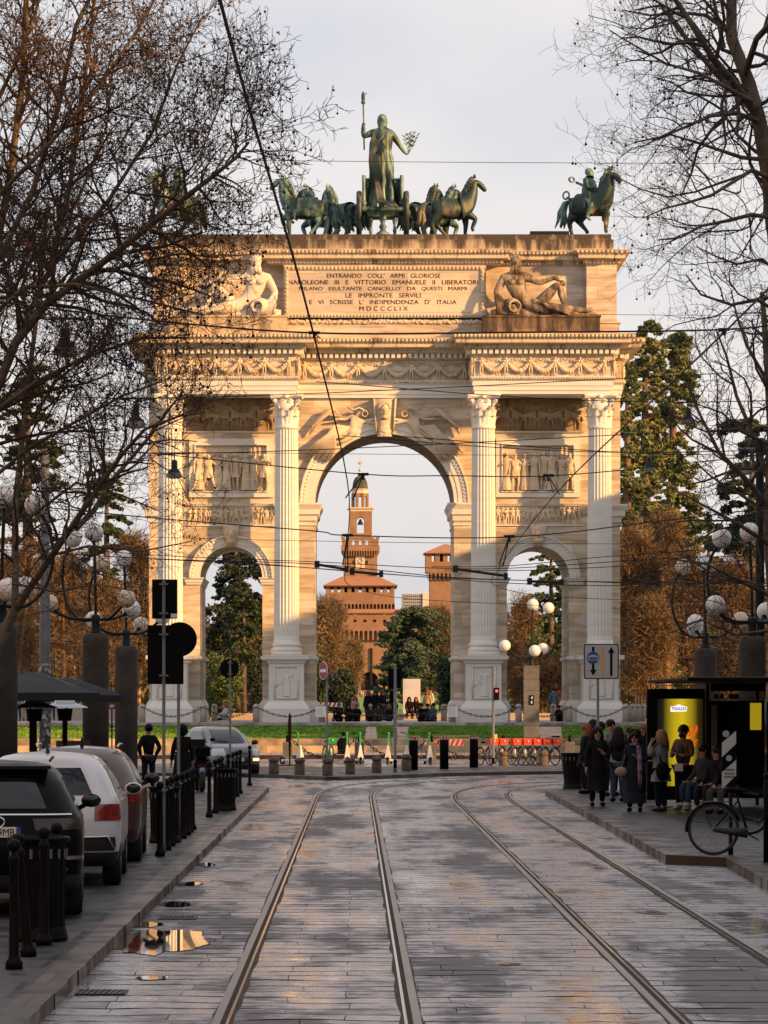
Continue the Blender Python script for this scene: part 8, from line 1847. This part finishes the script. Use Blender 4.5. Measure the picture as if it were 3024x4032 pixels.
facet = {'eL': (.12, -.08, .68), 'wL': (.06, -.12, .82), 'hL': (.03, -.10, .87), 'eR': (-.13, -.05, .64), 'wR': (-.03, -.12, .62), 'hR': (.02, -.13, .62)}
person(2352, 77.3, 1.74, -8, 'smiling woman in a long black coat facing the viewer at the platform edge', BLK, BLK, HB, 'bob', {'eL': (.15, -.02, .64), 'wL': (.06, -.12, .66), 'hL': (.02, -.14, .70), 'tR': (-.05, 0, .48)}, .33, z0=.14, grp=GP, extra=x_phone)
person(2500, 73.2, 1.68, 12, 'dark curly haired woman in a navy coat with plaid scarf and tan bag', NAV, BLK, HK, 'curly', chest, .42, z0=.14, grp=GP, extra=x_bagscarf)
person(2602, 73.7, 1.70, 128, 'woman in a light grey hooded jacket with a big black bag and striped shoes', GRY, NAV, HBL, 'bob', facet, .16, z0=.14, grp=GP, extra=x_bigbag, shoes=m_trim)
person(2690, 74.6, 1.80, 38, 'bearded man in a brown jacket and sunglasses looking down before the yellow poster', BRN, BLK, HK, 'short', phone2, 0, z0=.14, grp=GP, extra=x_glasses, shoes=WHT)
person(2530, 84, 1.78, 15, 'blonde woman with long loose hair in black, behind the scarf woman', BLK, BLK, HBL, 'long', None, .2, z0=.14, grp=GP)
person(2583, 83, 1.86, 85, 'dark haired man in profile between the blonde woman and the poster', BLK, TAN, HK, 'short', {'fL': (.1, -.1, .022)}, 0, z0=.14, grp=GP, shoes=GRY)
person(2306, 88, 1.74, 78, 'young woman with long ginger hair in profile, leftmost at the tram stop', BLK, BLK, HG_, 'long', None, .1, z0=.14, grp=GP)
person(2362, 91, 1.92, 75, 'tall dark haired man in profile, his head above the smiling woman', DGR, BLK, HK, 'short', None, 0, z0=.0, grp=GP)
person(2334, 96, 1.96, 150, 'person in a beige hooded top behind the ginger haired woman', BEI, JEA, HB, 'bob', None, 0, z0=.0, grp=GP, hood=False)
person(2405, 86, 1.86, -25, 'short haired man with glasses in a pale grey coat resting his chin', GRY, BLK, HB, 'short', facet, .1, z0=.14, grp=GP)
person(2432, 81, 1.72, 165, 'woman with long brown hair seen from behind in blue jeans', NAV, JEA, HB, 'long', None, 0, z0=.14, grp=GP)
person(2478, 87, 1.66, 40, 'short person in black half hidden behind the curly haired woman', BLK, JEA, HB, 'bob', None, .1, z0=.14, grp=GP)
person(2768, 73.5, 1.70, 60, 'person in dark clothes sitting on the shelter bench next to the poster', DGR, JEA, HK, 'short', dict(SIT), 0, z0=.14, grp=GP, shoes=WHT)
person(2822, 71, 1.70, 50, 'person in black sitting on the shelter bench behind the striped board', BLK, NAV, HB, 'bob', dict(SIT), 0, z0=.14, grp=GP, shoes=WHT)
person(2868, 69, 1.72, 40, 'dark figure sitting at the far right end of the shelter bench', BLK, DGR, HBL, 'bob', dict(SIT), 0, z0=.14, grp=GP)
person(585, 92, 1.74, 155, 'man in a black jacket seen from behind with hands in his pockets', BLK, NAV, HK, 'short', {'eL': (.17, .04, .65), 'wL': (.12, -.02, .53), 'hL': (.1, -.03, .50), 'eR': (-.17, .04, .65), 'wR': (-.12, -.02, .53), 'hR': (-.1, -.03, .50), 'aL': (.1, .03, .055), 'fL': (.13, -.04, .022)}, 0, z0=.12)
person(718, 87.5, 1.74, 170, 'hooded person in a long black coat beside the motor scooter', BLK, BLK, HK, 'short', None, .38, z0=.12, hood=True)
# people round the arch
GA = 'people sitting and standing round the arch'
ground_sit = GSIT
for px, Y, h, face, lb, tp_, lg_, hr, hs, ps, ct in [
    (1335, 183, 1.75, 20, 'stout man in black sitting below the central opening, leftmost of the dark group', BLK, BLK, HGR, 'short', SIT, 0), (1372, 183.5, 1.7, -10, 'dark clothed woman sitting just right of the stout man', BLK, NAV, HK, 'bob', SIT, 0), (1399, 200, 1.72, 10, 'woman in a pale pink top sitting on the low wall', PNK, JEA, HG_, 'bob', SIT, 0), (1404, 184, 1.66, 0, 'grey haired person in black sitting in front of the pink top', BLK, BLK, HGR, 'short', SIT, 0),
    (1449, 196, 1.7, 30, 'woman with long ginger hair standing left of the group centre', BLK, BLK, HG_, 'long', None, .1), (1478, 195, 1.68, 20, 'dark haired woman in black standing in the centre of the group', BLK, BLK, HB, 'bob', None, .1), (1506, 194, 1.68, -40, 'blonde woman in jeans turned to the left in the group', BLK, JEA, HG_, 'long', None, 0), (1458, 185, 1.6, 0, 'person with a white cap sitting at the feet of the ginger woman', DGR, BLK, WHT, 'short', SIT, 0), (1490, 184, 1.65, 10, 'person in grey sitting with a backpack before the group', DGR, DGR, HB, 'bob', SIT, 0), (1532, 186, 1.6, -20, 'girl with fair hair sitting right of the standing blonde woman', NAV, JEA, HBL, 'bob', SIT, 0), (1528, 203, 1.7, 0, 'dark haired person far behind on the low wall', BLK, BLK, HK, 'short', SIT, 0), (1550, 203, 1.7, 0, 'person in black on the wall left of the traffic light', BLK, BLK, HB, 'short', SIT, 0),
    (1611, 204, 1.65, 0, 'dark person sitting at the foot of the white panel, left one', BLK, BLK, HB, 'bob', SIT, 0), (1638, 204, 1.65, 10, 'reddish haired person sitting at the foot of the white panel, right one', BLK, NAV, HG_, 'bob', SIT, 0), (1683, 204, 1.75, 30, 'sunlit woman in a beige jacket standing on the wall side', BEI, BEI, HG_, 'bob', None, .12), (1695, 205.5, 1.9, 60, 'tall man in white standing against the woman in beige', WHT, WHT, HB, 'short', None, 0), (1704, 190, 1.6, 0, 'child in white sitting in front of the sunlit couple', WHT, WHT, HG_, 'bob', SIT, 0), (1658, 183, 1.7, -40, 'person in black hunched on the steps right of the opening', BLK, BLK, HK, 'short', SIT, 0), (1684, 183.5, 1.65, -20, 'person in dark green sitting next to the hunched one', NAV, BLK, HK, 'short', SIT, 0), (1706, 183, 1.7, 40, 'person in a pale denim jacket sitting with a cap', BLU, BLU, HB, 'short', SIT, 0),
    (866, 196, 1.72, -60, 'dark clothed person sitting left of the pair in the left opening', NAV, JEA, HK, 'short', SIT, 0), (889, 195.5, 1.7, 60, 'fair haired person in white sitting right of the pair in the left opening', WHT, WHT, HBL, 'long', SIT, 0), (2179, 203, 1.9, 165, 'man in a blue quilted jacket standing in the right opening', BLU, JEA, HB, 'short', None, .05), (2199, 203.5, 1.7, 120, 'woman in a rust jacket beside the man in blue', ORG, WHT, HG_, 'bob', None, 0), (2201, 184, 1.5, 0, 'child in black sitting on the podium in the right opening', BLK, BLK, HK, 'short', SIT, 0),
    (72, 190, 1.7, 20, 'sunlit person in white standing beyond the lawn at the left', WHT, DGR, HG_, 'short', None, 0), (100, 191, 1.72, -30, 'person in rust walking beyond the lawn at the left', ORG, BEI, HB, 'short', None, 0), (140, 192, 1.7, 0, 'person in blue sitting beyond the lawn behind the heaters', BLU, PNK, HBL, 'bob', SIT, 0), (205, 193, 1.7, 10, 'sunlit person in white left of the concrete column beyond the lawn', WHT, JEA, HB, 'short', None, 0),
    (1352, 155.0, 1.7, 170, 'person in black crouching on the lawn steps behind the green scooters', BLK, BLK, HK, 'short', ground_sit, 0)]:
    z_ = 1.46 if 172 < Y < 196 else gz(Y) + .02
    if ps is SIT and Y > 198: z_ = gz(Y) + .0
    elif ps is SIT: ps = GSIT
    person(px, Y, h, face, lb, tp_, lg_, hr, hs, dict(ps) if ps else None, ct, False, z0=z_, grp=GA)
# crowd far away in front of the castle gate
rn = random.Random(77); g = G(); cols = []
for i in range(150):
    px = rn.gauss(1478, 42); Y = rn.uniform(930, 985); x = X(px, Y); z_ = gz(Y); w_ = rn.uniform(.2, .28); h = rn.uniform(1.5, 1.85)
    g.lathe([(w_ * .5, 0), (w_ * .8, .8), (w_, 1.0), (w_ * 1.0, h * .8), (w_ * .35, h * .84), (.12, h * .88), (.12, h)], 6, (x, Y, z_))
o = put('crowd', g, mat('crowd_clothes', (.05, .05, .06), .9, col2=(.45, .32, .26), scale=.9, contrast=(.42, .58), detail=8)); o['kind'] = 'stuff'; o['label'] = 'distant crowd of people in front of the castle gate'
